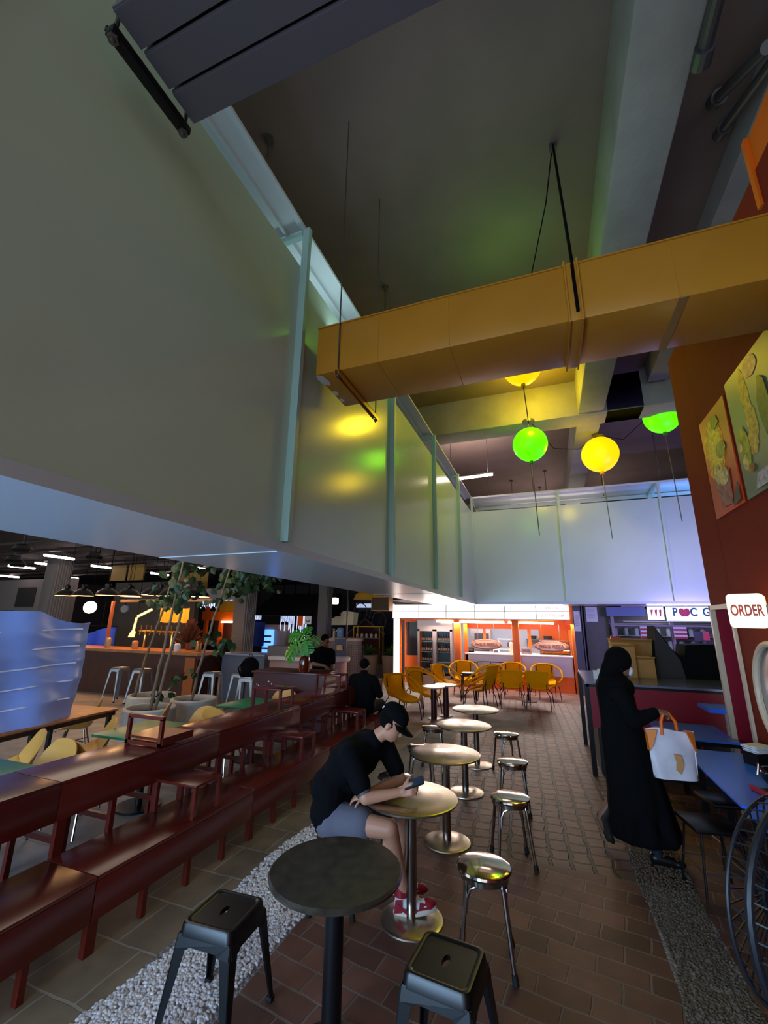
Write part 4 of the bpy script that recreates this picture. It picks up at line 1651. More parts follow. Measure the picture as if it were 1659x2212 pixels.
def brim(u, v):
    a = pi * (0.10 + 0.80 * u)
    x = 0.088 * cos(a)
    y0 = 0.105 * sin(a)
    ext = 0.085 * sin(a) ** 0.6 * v
    return cc_ + Mx @ Vector((x * (1 + 0.05 * v), y0 + ext, -0.006 - 0.9 * x * x * 2.4 * (0.3 + v) - 0.012 * v))


g.sheet(brim, 20, 8, 0.005)
g.build('brim', M_black, cap)
g = G()
g.box(cc_ - hf * 0.103 + hs * 0.03 + hu * 0.01, (0.018, 0.008, 0.02), rot=Euler(hrot))
g.build('strap_buckle', M_paper, cap)


# shoes
def sneaker(loc, rz, pitch=0.0):
    Q = Matrix.Translation(loc) @ Matrix.Rotation(rz, 4, 'Z') @ Matrix.Rotation(pitch, 4, 'Y')
    g = G()
    n = 24

    def outline(s, z):
        P = []
        for k in range(n):
            a = 2 * pi * k / n
            x = 0.145 * cos(a) + 0.035
            wv = 0.046 - 0.006 * cos(2 * a) + 0.004 * cos(a)
            P.append(Vector((x * s, wv * s * sin(a), z)))
        return P
    rows = [[g.bm.verts.new(p) for p in outline(s, z)] for s, z in ((0.96, 0.0), (1.0, 0.006), (1.0, 0.026), (0.97, 0.03))]
    for A, B in zip(rows, rows[1:]):
        for k in range(n):
            g.bm.faces.new((A[k], A[(k + 1) % n], B[(k + 1) % n], B[k]))
    g.bm.faces.new(rows[0])
    g.bm.faces.new(rows[-1])
    bmesh.ops.transform(g.bm, matrix=Q, verts=g.bm.verts[:])
    sole = g.build('shoe_sole', mat('shoe_sole_white', '#d8cfc0', 0.6), man)
    up = blob('shoe', [('c', (-0.06, 0, 0.06), (0.04, 0, 0.055), 0.042, 0.042), ('e', (0.09, 0, 0.04), (0.085, 0.043, 0.030)), ('c', (-0.055, 0, 0.06), (-0.045, 0, 0.14), 0.043, 0.040), ('e', (0.12, 0, 0.045), (0.05, 0.04, 0.026))],
              M_paper, man, 0.008, 3)
    up.data.transform(Q)
    m_ = mat('shoe_red', '#8c1226', 0.5)
    for s in (-1, 1):
        # red heel and toe side patches
        for poly in ([(-0.105, s * 0.044, 0.03), (-0.05, s * 0.046, 0.03), (-0.045, s * 0.046, 0.10), (-0.09, s * 0.042, 0.10)],
                     [(0.06, s * 0.043, 0.03), (0.15, s * 0.036, 0.03), (0.12, s * 0.030, 0.055), (0.07, s * 0.037, 0.07)]):
            g = G()
            g.prism(poly, (0, s * 0.005, 0))
            bmesh.ops.transform(g.bm, matrix=Q, verts=g.bm.verts[:])
            g.build('side_patch', m_, up)
    g = G()
    g.ball((0.128, 0, 0.045), (0.052, 0.042, 0.028), 14)
    bmesh.ops.transform(g.bm, matrix=Q, verts=g.bm.verts[:])
    g.build('toe_cap', m_, up)
    g = G()
    g.cyl((-0.05, 0, 0.105), (-0.042, 0, 0.165), 0.047, 0.044, 16)
    bmesh.ops.transform(g.bm, matrix=Q, verts=g.bm.verts[:])
    g.build('shoe_collar', m_, up)
    g = G()
    for s in (-1, 1):
        # curved tick mark on the side
        top = [(-0.075 + 0.135 * u, s * 0.050, 0.085 - 0.045 * u + 0.030 * (u ** 2) * 0 - 0.03 * sin(pi * u)) for u in [k / 10 for k in range(11)]]
        low = [(-0.075 + 0.135 * u, s * 0.050, 0.085 - 0.045 * u - 0.03 * sin(pi * u) - 0.022 * sin(pi * min(1, u * 1.0)) ** 0.7) for u in [k / 10 for k in range(10, -1, -1)]]
        g.prism(top[:1] + top[1:] + low[1:-1], (0, s * 0.003, 0))
    bmesh.ops.transform(g.bm, matrix=Q, verts=g.bm.verts[:])
    g.build('tick_mark', mat('shoe_tick', '#8c1226', 0.5), up)


sneaker(L1(-1.02, 3.27, 0.024), 0.35, -0.10)
sneaker(L1(-1.13, 3.46, 0.018), 0.2)
ph = thing('phone', 'dark phone held by the person in the black cap', 'phone', (-0.945, 3.13, 0.845), 0.2)
g = G()
g.box((0, 0, 0), (0.14, 0.070, 0.009), rot=Euler((0.5, -0.35, 0)), bevel=0.004)
g.build('body', M_blackplastic, ph)
g = G()
q_ = Euler((0.5, -0.35, 0))
g.box(q_.to_matrix() @ Vector((0, 0, 0.0052)), (0.128, 0.062, 0.001), rot=q_)
g.build('screen', mat('phone_screen', '#1a2838', 0.1, emit='#6080a0', power=0.06), ph)

# --- woman walking past on the right, black robe and headscarf
wo = thing('person', 'person in a black headscarf and long black robe walking with a white and orange bag', 'person', (0.56, 4.72, 0))
wf_ = Vector((0.97, 0.1, -0.22))
hp, hrot, (hc, hs, hf, hu) = head_parts((0.03, 0, 1.545), wf_, 1.0)
body = hp + [('c', (0.0, 0, 1.44), (-0.02, 0, 1.36), 0.05, 0.055), ('c', (-0.03, -0.15, 1.31), (-0.03, 0.15, 1.31), 0.06, 0.06), ('c', (-0.03, 0, 1.28), (-0.02, 0, 0.92), 0.12, 0.13),
             ('c', (0.0, -0.09, 0.9), (0.08, -0.08, 0.48), 0.09, 0.06), ('c', (0.08, -0.08, 0.48), (0.13, -0.07, 0.08), 0.055, 0.036), ('c', (0.13, -0.07, 0.055), (0.27, -0.07, 0.03), 0.036, 0.026),
             ('c', (-0.03, 0.09, 0.9), (-0.06, 0.09, 0.5), 0.09, 0.06), ('c', (-0.06, 0.09, 0.5), (-0.26, 0.08, 0.24), 0.055, 0.036), ('c', (-0.27, 0.08, 0.22), (-0.22, 0.08, 0.10), 0.034, 0.026),
             ('c', (-0.02, -0.17, 1.31), (0.06, -0.20, 1.10), 0.05, 0.042), ('c', (0.06, -0.20, 1.10), (0.24, -0.16, 1.175), 0.04, 0.026),
             ('c', (-0.02, 0.17, 1.31), (-0.02, 0.2, 1.03), 0.05, 0.042), ('c', (-0.02, 0.2, 1.03), (0.1, 0.18, 0.85), 0.04, 0.026)]
body += hand((0.24, -0.16, 1.185), (0.95, 0.1, -0.12), (0.05, -0.35, 0.9), (0.1, 0.9, 0.2), 0.95, 1.0, 0.6)
body += hand((0.1, 0.18, 0.85), (0.6, 0, -0.8), (0.3, 0.9, 0.1), (0.6, -0.2, 0.2), 0.4, 0.95)
blob('body', body, M_skin_dark, wo, 0.008, 3)
robe = [('c', (-0.04, -0.15, 1.31), (-0.04, 0.15, 1.31), 0.085, 0.085), ('c', (-0.04, 0, 1.28), (-0.02, 0, 0.95), 0.155, 0.17), ('c', (-0.02, 0, 0.95), (0.03, 0, 0.42), 0.185, 0.225),
        ('c', (-0.02, -0.17, 1.31), (0.06, -0.20, 1.10), 0.075, 0.07), ('c', (0.06, -0.20, 1.10), (0.225, -0.163, 1.17), 0.068, 0.05), ('c', (-0.02, 0.17, 1.31), (-0.02, 0.2, 1.03), 0.075, 0.07), ('c', (-0.02, 0.2, 1.03), (0.08, 0.18, 0.88), 0.065, 0.05)]
for k in range(9):
    a = 2 * pi * k / 9
    robe.append(('c', (0.0 + 0.10 * cos(a), 0.10 * sin(a), 0.9), (0.05 + 0.21 * cos(a) + 0.03 * (cos(a) > 0.3), 0.17 * sin(a), 0.19), 0.08, 0.06))
    robe.append(('c', (0.05 + 0.20 * cos(a), 0.16 * sin(a), 0.19), (0.05 + 0.20 * cos(2 * pi * (k + 1) / 9), 0.16 * sin(2 * pi * (k + 1) / 9), 0.19), 0.06, 0.06))
blob('robe', robe, M_black, wo, 0.016, 6)
scarf = [('e', tuple(hc + hu * 0.035 - hf * 0.025), (0.105, 0.118, 0.125), tuple(hrot)), ('c', tuple(hc - hf * 0.07 - hu * 0.04), (-0.07, 0, 1.36), 0.085, 0.12), ('c', (-0.03, -0.08, 1.36), (-0.03, 0.08, 1.36), 0.12, 0.12),
         ('c', tuple(hc - hu * 0.11 + hf * 0.0), (0.03, 0, 1.34), 0.062, 0.10), ('c', (-0.1, -0.04, 1.34), (-0.13, -0.04, 1.12), 0.10, 0.06), ('c', (-0.1, 0.05, 1.34), (-0.13, 0.05, 1.15), 0.10, 0.06)]
blob('headscarf', scarf, mat('black_scarf', '#050507', 0.9, spec=0.15), wo, 0.012, 5)
g = G()
g.ball(hc + hf * 0.085 - hu * 0.04, (0.052, 0.03, 0.045), 14, Euler(hrot))
g.build('face_mask', mat('mask_white', '#c8c8d0', 0.8), wo)
for p, dz, pit in (((0.13, -0.07, 0), 0.0, 0.0), ((-0.27, 0.08, 0.21), 0.0, 1.25)):
    s_ = blob('shoe', [('c', (-0.02, 0, 0.045), (0.10, 0, 0.035), 0.044, 0.036), ('e', (0.14, 0, 0.03), (0.06, 0.038, 0.024)), ('c', (-0.03, 0, 0.012), (0.15, 0, 0.012), 0.03, 0.03)], M_blackplastic if pit == 0 else mat('brown_boot', '#181208', 0.7, var=0.5, scale=30), wo, 0.009, 3)
    s_.data.transform(Matrix.Translation(p) @ Matrix.Rotation(pit, 4, 'Y'))
g = G()
g.cyl((0.13, -0.07, 0.06), (0.12, -0.07, 0.17), 0.041, 0.043, 14)
g.build('sock', mat('navy_leg', '#101626', 0.8), wo)
g = G()
g.cyl((-0.25, 0.08, 0.21), (-0.13, 0.085, 0.39), 0.042, 0.05, 14)
g.build('boot_leg', mat('brown_boot_leg', '#181208', 0.7, var=0.5, scale=30), wo)

bag = thing('carrier_bag', 'white and orange carrier bag hanging from the hand of the robed person', 'bag', (0.88, 4.55, 0.68), 0.15)
g = G()


def bagface(s):
    def f(u, v):
        x = (u - 0.5) * (0.36 - 0.03 * (1 - v))
        z = v * 0.37
        bulge = 0.055 * sin(pi * u) ** 0.5 * (0.9 - 0.5 * v) + 0.006 * sin(9 * u + 5 * v)
        return (x, s * bulge, z + 0.012 * sin(6 * u) * v)
    return f


g.sheet(bagface(-1), 16, 12)
g.sheet(bagface(1), 16, 12)
bmesh.ops.remove_doubles(g.bm, verts=g.bm.verts[:], dist=0.003)
g.build('sack', mat('bag_white', '#cfc8d0', 0.4, var=0.12, scale=8), bag)
M_bagorange = mat('bag_orange', '#e07818', 0.5)
for s in (-1, 1):
    g = G()
    pts = [(s * 0.178, 0, 0.36), (s * 0.11, -0.036, 0.37), (s * 0.15, -0.034, 0.26), (s * 0.176, -0.012, 0.2)]
    g.prism(pts, (0, -0.012, 0))
    g.prism(pts, (0, 0.05, 0))
    g.build('side_panel', M_bagorange, bag)
g = G()
pts = [(-0.012, -0.054, 0.2), (0.04, -0.056, 0.19), (0.05, -0.058, 0.12), (0.02, -0.058, 0.05), (-0.01, -0.058, 0.08), (0.0, -0.058, 0.14)]
g.prism(pts, (0, -0.006, 0))
g.build('print', mat('bag_print', '#c08a50', 0.6), bag)
for s in (-1, 1):
    g = G()
    g.tube([(s * 0.07, s * 0.03, 0.33), (s * 0.06, s * 0.015, 0.43), (-0.01 + s * 0.02, 0, 0.497)], 0.013, 6)
    g.build('handle', mat('bag_handle', '#e86a10', 0.5), bag)

# --- person seated on the last bench, back to the camera
p2_ = thing('person', 'person in black sitting on the far end of the bench, back to the camera', 'person', (-2.98, 6.98, 0))
hp, hrot, (hc, hs, hf, hu) = head_parts((0, 0.06, 1.17), (0.25, 1, -0.25))
b = hp + [('c', (0, 0.04, 1.09), (0, 0.0, 1.02), 0.055, 0.06), ('c', (-0.17, 0, 0.97), (0.17, 0, 0.97), 0.07, 0.07), ('c', (0, 0, 0.96), (0, -0.02, 0.55), 0.13, 0.14), ('c', (-0.1, 0, 0.53), (0.1, 0, 0.53), 0.11, 0.11),
          ('c', (-0.1, 0.02, 0.52), (-0.12, 0.45, 0.53), 0.085, 0.06), ('c', (0.1, 0.02, 0.52), (0.14, 0.45, 0.53), 0.085, 0.06), ('c', (-0.12, 0.45, 0.5), (-0.12, 0.42, 0.46), 0.055, 0.05), ('c', (0.14, 0.45, 0.53), (0.3, 0.42, 0.08), 0.055, 0.038),
          ('c', (-0.2, 0, 0.96), (-0.25, 0.1, 0.74), 0.052, 0.044), ('c', (-0.25, 0.1, 0.74), (-0.1, 0.32, 0.72), 0.042, 0.03), ('c', (0.2, 0, 0.96), (0.25, 0.1, 0.74), 0.052, 0.044), ('c', (0.25, 0.1, 0.74), (0.1, 0.32, 0.72), 0.042, 0.03)]
b += hand((-0.1, 0.32, 0.72), (0.5, 0.8, 0), (0, 0.3, 0.9), (0.9, -0.3, 0.3), 0.4) + hand((0.1, 0.32, 0.72), (-0.5, 0.8, 0), (0, 0.3, 0.9), (-0.9, -0.3, 0.3), 0.4)
blob('body', b, M_skin_dark, p2_, 0.010, 3)
blob('shirt', [('c', (-0.17, 0, 0.97), (0.17, 0, 0.97), 0.088, 0.088), ('c', (-0.08, 0, 0.94), (-0.07, -0.02, 0.6), 0.13, 0.14), ('c', (0.08, 0, 0.94), (0.07, -0.02, 0.6), 0.13, 0.14), ('c', (0, 0.0, 0.98), (0, 0.025, 1.06), 0.12, 0.074), ('c', (0, -0.01, 0.94), (0, -0.02, 0.6), 0.145, 0.15),
               ('c', (-0.2, 0, 0.96), (-0.25, 0.1, 0.74), 0.075, 0.065), ('c', (0.2, 0, 0.96), (0.25, 0.1, 0.74), 0.075, 0.065)], M_navyblack, p2_, 0.013, 5)
blob('trousers', [('c', (-0.09, -0.02, 0.56), (0.09, -0.02, 0.56), 0.135, 0.135), ('c', (-0.1, 0.02, 0.53), (-0.12, 0.45, 0.54), 0.105, 0.08), ('c', (0.1, 0.02, 0.53), (0.14, 0.45, 0.54), 0.105, 0.08), ('c', (0.14, 0.45, 0.53), (0.3, 0.42, 0.10), 0.075, 0.055)], M_black, p2_, 0.013, 5)
g = G()
g.ball(hc + hu * 0.04 - hf * 0.028, (0.083, 0.095, 0.088), 20, Euler(hrot))
g.build('hair', M_hair, p2_)

# --- person standing behind the oxblood counter
p3_ = thing('person', 'person in a black t-shirt standing behind the dark counter, looking down', 'person', (-4.30, 7.95, 0), 0)
hp, hrot, (hc, hs, hf, hu) = head_parts((0.07, -0.03, 1.515), (0.85, -0.35, -0.38), 1.0)
b = hp + [('c', (0.03, 0, 1.43), (0, 0, 1.36), 0.055, 0.06), ('c', (-0.12, -0.12, 1.3), (0.12, 0.12, 1.3), 0.065, 0.065), ('c', (0, 0, 1.28), (-0.02, 0, 0.9), 0.13, 0.13), ('c', (-0.07, -0.07, 0.88), (-0.07, -0.07, 0.48), 0.09, 0.06), ('c', (0.07, 0.07, 0.88), (0.07, 0.07, 0.48), 0.09, 0.06),
          ('c', (-0.07, -0.07, 0.48), (-0.07, -0.07, 0.08), 0.055, 0.038), ('c', (0.07, 0.07, 0.48), (0.07, 0.07, 0.08), 0.055, 0.038), ('c', (-0.07, -0.07, 0.05), (0.05, -0.15, 0.03), 0.038, 0.03), ('c', (0.07, 0.07, 0.05), (0.19, 0.0, 0.03), 0.038, 0.03),
          ('c', (-0.13, -0.15, 1.29), (-0.06, -0.24, 1.10), 0.052, 0.044), ('c', (-0.06, -0.24, 1.10), (0.22, -0.3, 1.08), 0.042, 0.028), ('c', (0.14, 0.14, 1.29), (0.18, 0.1, 1.05), 0.052, 0.044), ('c', (0.18, 0.1, 1.05), (0.30, -0.12, 1.02), 0.042, 0.028)]
b += hand((0.22, -0.3, 1.08), (0.8, -0.2, -0.6), (0.4, -0.2, 0.8), (0.1, 0.9, 0.2), 0.4) + hand((0.30, -0.12, 1.02), (0.7, -0.5, -0.3), (0.2, 0, 0.9), (0.1, -0.9, 0.1), 0.4)
blob('body', b, M_skin_dark, p3_, 0.010, 3)
face_marks(p3_, hc, hs, hf, hu, hrot)
blob('shirt', [('c', (-0.11, -0.11, 1.3), (0.11, 0.11, 1.3), 0.085, 0.085), ('c', (-0.04, -0.05, 1.27), (-0.05, -0.04, 0.92), 0.13, 0.135), ('c', (0.05, 0.05, 1.27), (0.03, 0.05, 0.92), 0.13, 0.135), ('c', (0.01, 0, 1.31), (0.025, 0, 1.39), 0.115, 0.072), ('c', (0, 0, 1.28), (-0.01, 0, 0.92), 0.145, 0.145),
               ('c', (-0.13, -0.15, 1.29), (-0.085, -0.21, 1.16), 0.075, 0.07), ('c', (0.14, 0.14, 1.29), (0.17, 0.11, 1.12), 0.075, 0.07)], M_navyblack, p3_, 0.013, 5)
blob('trousers', [('c', (-0.07, -0.07, 0.9), (0.07, 0.07, 0.9), 0.125, 0.125), ('c', (-0.07, -0.07, 0.88), (-0.07, -0.07, 0.12), 0.11, 0.07), ('c', (0.07, 0.07, 0.88), (0.07, 0.07, 0.12), 0.11, 0.07)], M_black, p3_, 0.014, 5)
g = G()
g.ball(hc + hu * 0.048 - hf * 0.026, (0.084, 0.098, 0.088), 20, Euler(hrot))
g.build('hair', M_hair, p3_)
# ------------------------------------------------------------------ seating behind the benches


def catmull(a, b, c, d, t):
    return 0.5 * (2 * b + (c - a) * t + (2 * a - 5 * b + 4 * c - d) * t * t + (3 * b - a - 3 * c + d) * t ** 3)


def shell_chair():
    t = thing('shell_chair', 'mustard shell chair', 'chair', (0, 0, -8), 0)

    def shell(u, v):
        # v: front edge -> seat -> back top ; faces +Y
        P = [(0.215, 0.425), (0.20, 0.44), (0.08, 0.432), (-0.06, 0.425), (-0.155, 0.455), (-0.20, 0.56), (-0.235, 0.70), (-0.255, 0.82)]
        W = [0.16, 0.20, 0.228, 0.238, 0.238, 0.230, 0.205, 0.12]
        L_ = [0.0, 0.01, 0.045, 0.075, 0.09, 0.07, 0.03, 0.0]
        s = v * (len(P) - 1)
        i = min(int(s), len(P) - 2)
        f_ = s - i
        cr = lambda A: catmull(A[max(i - 1, 0)], A[i], A[i + 1], A[min(i + 2, len(A) - 1)], f_)
        y, z = cr([p[0] for p in P]), cr([p[1] for p in P])
        w_ = cr(W)
        l_ = cr(L_)
        if v > 0.72:
            w_ = 0.226 * max(0.0, 1 - ((v - 0.72) / 0.283) ** 2.6) ** 0.5
        elif v < 0.12:
            w_ = 0.215 * (1 - ((0.12 - v) / 0.15) ** 2.4) ** 0.5
        x = (2 * u - 1)
        back = max(0.0, min(1.0, (v - 0.5) / 0.25))
        return (x * w_, y + l_ * x * x * 1.2 * back, z + l_ * x * x * (1 - back) * 1.6)
    g = G()
    g.sheet(shell, 16, 40, 0.008)
    g.build('shell', M_shell, t, angle=60)
    for sx_ in (-1, 1):
        for sy_ in (-1, 1):
            g = G()
            g.tube([(sx_ * 0.11, sy_ * 0.10, 0.425), (sx_ * 0.21, sy_ * 0.20, 0.0)], 0.011, 8)
            g.build('leg', M_chrome_tube, t)
    g = G()
    for s in (-1, 1):
        g.tube([(s * 0.15, -0.14, 0.27), (-s * 0.15, 0.14, 0.27)], 0.006, 6)
    g.build('cross_brace', M_blackmetal, t)
    return t


sc0 = shell_chair()
SH = [(-4.26, 2.78, 3.14, 'mustard shell chair with its back to the open oxblood frame, near the left edge'),
      (-4.30, 3.30, 0.05, 'mustard shell chair half hidden behind another, between the two near green tables'),
      (-4.92, 2.95, 2.75, 'mustard shell chair seen from the side at the left edge beside the first green table'),
      (-4.80, 3.62, 2.60, 'big mustard shell chair seen from the side, left of the open oxblood frame'),
      (-4.22, 4.55, 3.14, 'mustard shell chair behind the middle green table, nearer of a back to back pair'),
      (-4.08, 4.98, 0.0, 'mustard shell chair behind the middle green table, farther of a back to back pair'),
      (-4.10, 6.22, 3.3, 'mustard shell chair tucked by the dark counter, behind the farthest green table'),
      (-6.25, 4.55, 2.4, 'mustard shell chair behind the wooden table, in front of the planters'),
      (-5.05, 4.62, 2.2, 'low lit mustard shell chair between the wooden table and the big side-on chair')]
for k, (x, y, a, lab) in enumerate(SH):
    if k == 0:
        sc0.location, sc0.rotation_euler = (x, y, 0), (0, 0, a)
        sc0['label'], sc0['group'] = lab, 'mustard shell chairs behind the benches'
    else:
        dup(sc0, (x, y, 0), a, lab, 'mustard shell chairs behind the benches')

t = thing('dining_table', 'green topped table at the left edge behind the benches', 'table', (-4.32, 2.24, 0), 0.02, 'green topped tables behind the benches')
g = G()
g.box((0, 0, 0.73), (0.72, 0.76, 0.025), bevel=0.004)
g.build('tabletop', M_green, t)
g = G()
g.cyl((0, 0, 0.02), (0, 0, 0.72), 0.035, n=12)
g.build('column', M_blackmetal, t)
g = G()
g.cyl((0, 0, 0), (0, 0, 0.02), 0.22, n=24)
g.build('base', M_blackmetal, t)
dup(t, (-4.18, 3.86, 0), 0.05, 'green topped table behind the open oxblood frame')
dup(t, (-4.12, 5.60, 0), 0.0, 'farthest green topped table, near the dark counter')

t = thing('long_table', 'wooden table carrying the plastic wrapped bulk at the left edge', 'table', (-5.85, 3.2, 0), 0.12)
g = G()
g.box((0, -0.2, 0.725), (1.0, 3.0, 0.03), bevel=0.004)
g.build('tabletop', M_wood, t)
g = G()
g.box((0.49, -0.2, 0.69), (0.03, 2.9, 0.05))
g.box((-0.49, -0.2, 0.69), (0.03, 2.9, 0.05))
g.build('frame', M_blackmetal, t)
for sx_ in (-0.46, 0.46):
    for y in (-1.5, 0.2, 1.2):
        g = G()
        g.box((sx_, y, 0.345), (0.045, 0.045, 0.69))
        g.build('leg', M_blackmetal, t)

# plastic wrapped bulk standing on the table
t = thing('wrapped_crate', 'tall bulk wrapped in milky blue plastic sheet on the wooden table', 'crate', (-5.42, 2.85, 0.742), 0.12)


def wrap(u, v):
    # u along the table (-Y near to +Y far), v from bottom to top; front face +X then over the top
    y = -1.5 + 2.75 * u
    fold = 0.02 * sin(26 * u + 3 * v) + 0.015 * sin(11 * u - 7 * v)
    crease = 0.012 * abs(sin(pi * 5 * v))
    flare = 0.12 * max(0.0, (u - 0.80) / 0.2) ** 2
    top = 1.24 - 0.13 * max(0.0, (u - 0.70) / 0.30) ** 0.8 - 0.05 * sin(pi * max(0.0, min(1.0, (u - 0.72) / 0.28))) - 0.03 * (1 - u)
    y -= 0.12 * (1 - v) * max(0.0, (u - 0.75) / 0.25)
    return (0.02 + fold - crease + 0.05 * (1 - v) - flare, y, v * top)


g = G()
g.sheet(wrap, 90, 40, 0.006)
g.build('plastic_sheet', M_tarp, t, angle=80)
g = G()
for k in range(1, 6):
    z = 0.2 * k
    g.tube([(0.055 - 0.03 * z + 0.02 * sin(26 * u) , -1.5 + 2.52 * u - 0.05 * (1 - z / 1.24) * max(0, (u - 0.75) / 0.25), z + 0.02 * u + 0.01 * sin(8 * u)) for u in [q / 40 for q in range(41)]], 0.009, 5)
g.build('sheet_seam', mat('seam_tape_white', '#e6ecff', 0.4), t)
g = G()
g.box((-0.45, -0.35, 0.55), (0.75, 2.1, 1.08))
g.build('crate', mat('crate_blue_grey', '#8a94c0', 0.7), t)

# planters with bare trunked trees


def planter(loc, r, h, lab, trunks, crowns, seed, leafm=M_leaf):
    t = thing('planter_tree', lab, 'plant', loc, 0, 'trees in round concrete planters')
    g = G()
    g.lathe([(0, 0), (r * 0.93, 0), (r, 0.04), (r, h - 0.02), (r - 0.012, h), (r - 0.05, h), (r - 0.06, h - 0.02), (r - 0.06, h - 0.10), (0, h - 0.10)], 36)
    g.build('pot', M_concrete, t)
    g = G()
    g.lathe([(r - 0.06, h - 0.09), (r * 0.5, h - 0.07), (0, h - 0.06)], 24)
    g.build('soil', M_soil, t)
    rr = random.Random(seed)
    for tr in trunks:
        g = G()
        pts = [Vector(p) for p in tr]
        fine = []
        for a, b in zip(pts, pts[1:]):
            for q in range(4):
                fine.append(a.lerp(b, q / 4) + Vector((rr.uniform(-.012, .012), rr.uniform(-.012, .012), 0)))
        fine.append(pts[-1])
        n = len(fine)
        g.tube(fine, 0.02, 8, radii=[0.026 - 0.012 * k / n for k in range(n)])
        g.build('trunk', M_trunk, t)
    g = G()
    for (c, rad_, n, s) in crowns:
        for _ in range(n):
            v = Vector((rr.gauss(0, 1), rr.gauss(0, 1), rr.gauss(0, 0.55)))
            p = Vector(c) + v * rad_ * 0.5
            a = rr.uniform(0, 2 * pi)
            tilt = rr.uniform(0.2, 1.2)
            d_ = Vector((cos(a) * cos(tilt), sin(a) * cos(tilt), -sin(tilt)))
            sd = d_.orthogonal().normalized()
            up = d_.cross(sd)
            L_ = s * rr.uniform(0.7, 1.2)
            m = [(0, 0, 0), (0.25, 0.32, 0.05), (0.6, 0.34, 0.04), (1, 0, -0.1), (0.6, -0.34, 0.04), (0.25, -0.32, 0.05)]
            vs = [g.bm.verts.new(p + d_ * (q[0] * L_) + sd * (q[1] * L_) + up * (q[2] * L_)) for q in m]
            g.bm.faces.new((vs[0], vs[1], vs[2], vs[3]))
            g.bm.faces.new((vs[0], vs[3], vs[4], vs[5]))
    o = g.build('foliage', leafm, t)
    return t


planter((-5.75, 5.28, 0), 0.37, 0.62, 'nearest round concrete planter with two pale trunks rising from it', [[(0.0, 0, 0.5), (0.06, 0.02, 1.2), (0.11, 0.05, 1.9), (0.20, 0.08, 2.9)], [(0.06, 0.02, 0.5), (0.14, 0.06, 1.2), (0.24, 0.10, 1.75), (0.28, 0.12, 2.3)]],
        [((0.2, 0.1, 2.32), 0.40, 60, 0.14), ((0.2, 0.4, 1.05), 0.15, 8, 0.14), ((0.05, 0.2, 0.85), 0.3, 10, 0.14)], 3)
planter((-5.74, 6.15, 0), 0.37, 0.62, 'right round concrete planter with one leaning trunk', [[(-0.06, -0.02, 0.5), (0.04, 0.01, 1.2), (0.18, 0.06, 1.9), (0.40, 0.15, 3.0)]],
        [((0.2, 0.15, 1.55), 0.26, 20, 0.18), ((0.75, 0.5, 2.85), 0.55, 220, 0.14), ((0.35, 0.4, 2.55), 0.4, 60, 0.18)], 5)
planter((-6.66, 6.12, 0), 0.39, 0.62, 'rear left round concrete planter with a thin leaning trunk', [[(-0.28, -0.12, 0.5), (-0.2, -0.08, 1.2), (-0.05, 0.0, 1.9), (0.12, 0.05, 2.9)]],
        [((0.0, 0.0, 2.25), 0.3, 24, 0.14), ((0.3, 0.3, 2.9), 0.4, 40, 0.18)], 8)

# dark counter with the monstera bottle
t = thing('service_counter', 'dark oxblood service counter with the leafy bottle on it', 'counter', (-4.30, 6.98, 0), 0.10)
M_counter = mat('dark_oxblood', '#4a211d', 0.35, var=0.08)
g = G()
g.box((0, 0, 0.51), (1.30, 0.60, 1.02))
g.build('body', M_counter, t)
g = G()
g.box((0, 0, 1.035), (1.36, 0.66, 0.03), bevel=0.004)
g.build('worktop', M_counter, t)
g = G()
for k in range(14):
    g.ball((-0.62 + 0.35 * R.random(), -0.301, 0.45 + 0.5 * R.random()), (R.uniform(0.006, 0.016), 0.002, R.uniform(0.006, 0.014)), 8)
g.build('paint_spots', M_paper, t)
t = thing('bottle_plant', 'amber glass bottle holding large split green leaves on the dark counter', 'plant', (-4.02, 6.80, 1.05))
g = G()
g.lathe([(0, 0), (0.085, 0), (0.09, 0.01), (0.09, 0.20), (0.075, 0.25), (0.035, 0.285), (0.032, 0.35), (0.038, 0.352), (0.038, 0.37), (0.028, 0.37)], 28)
g.build('bottle', M_amber, t)


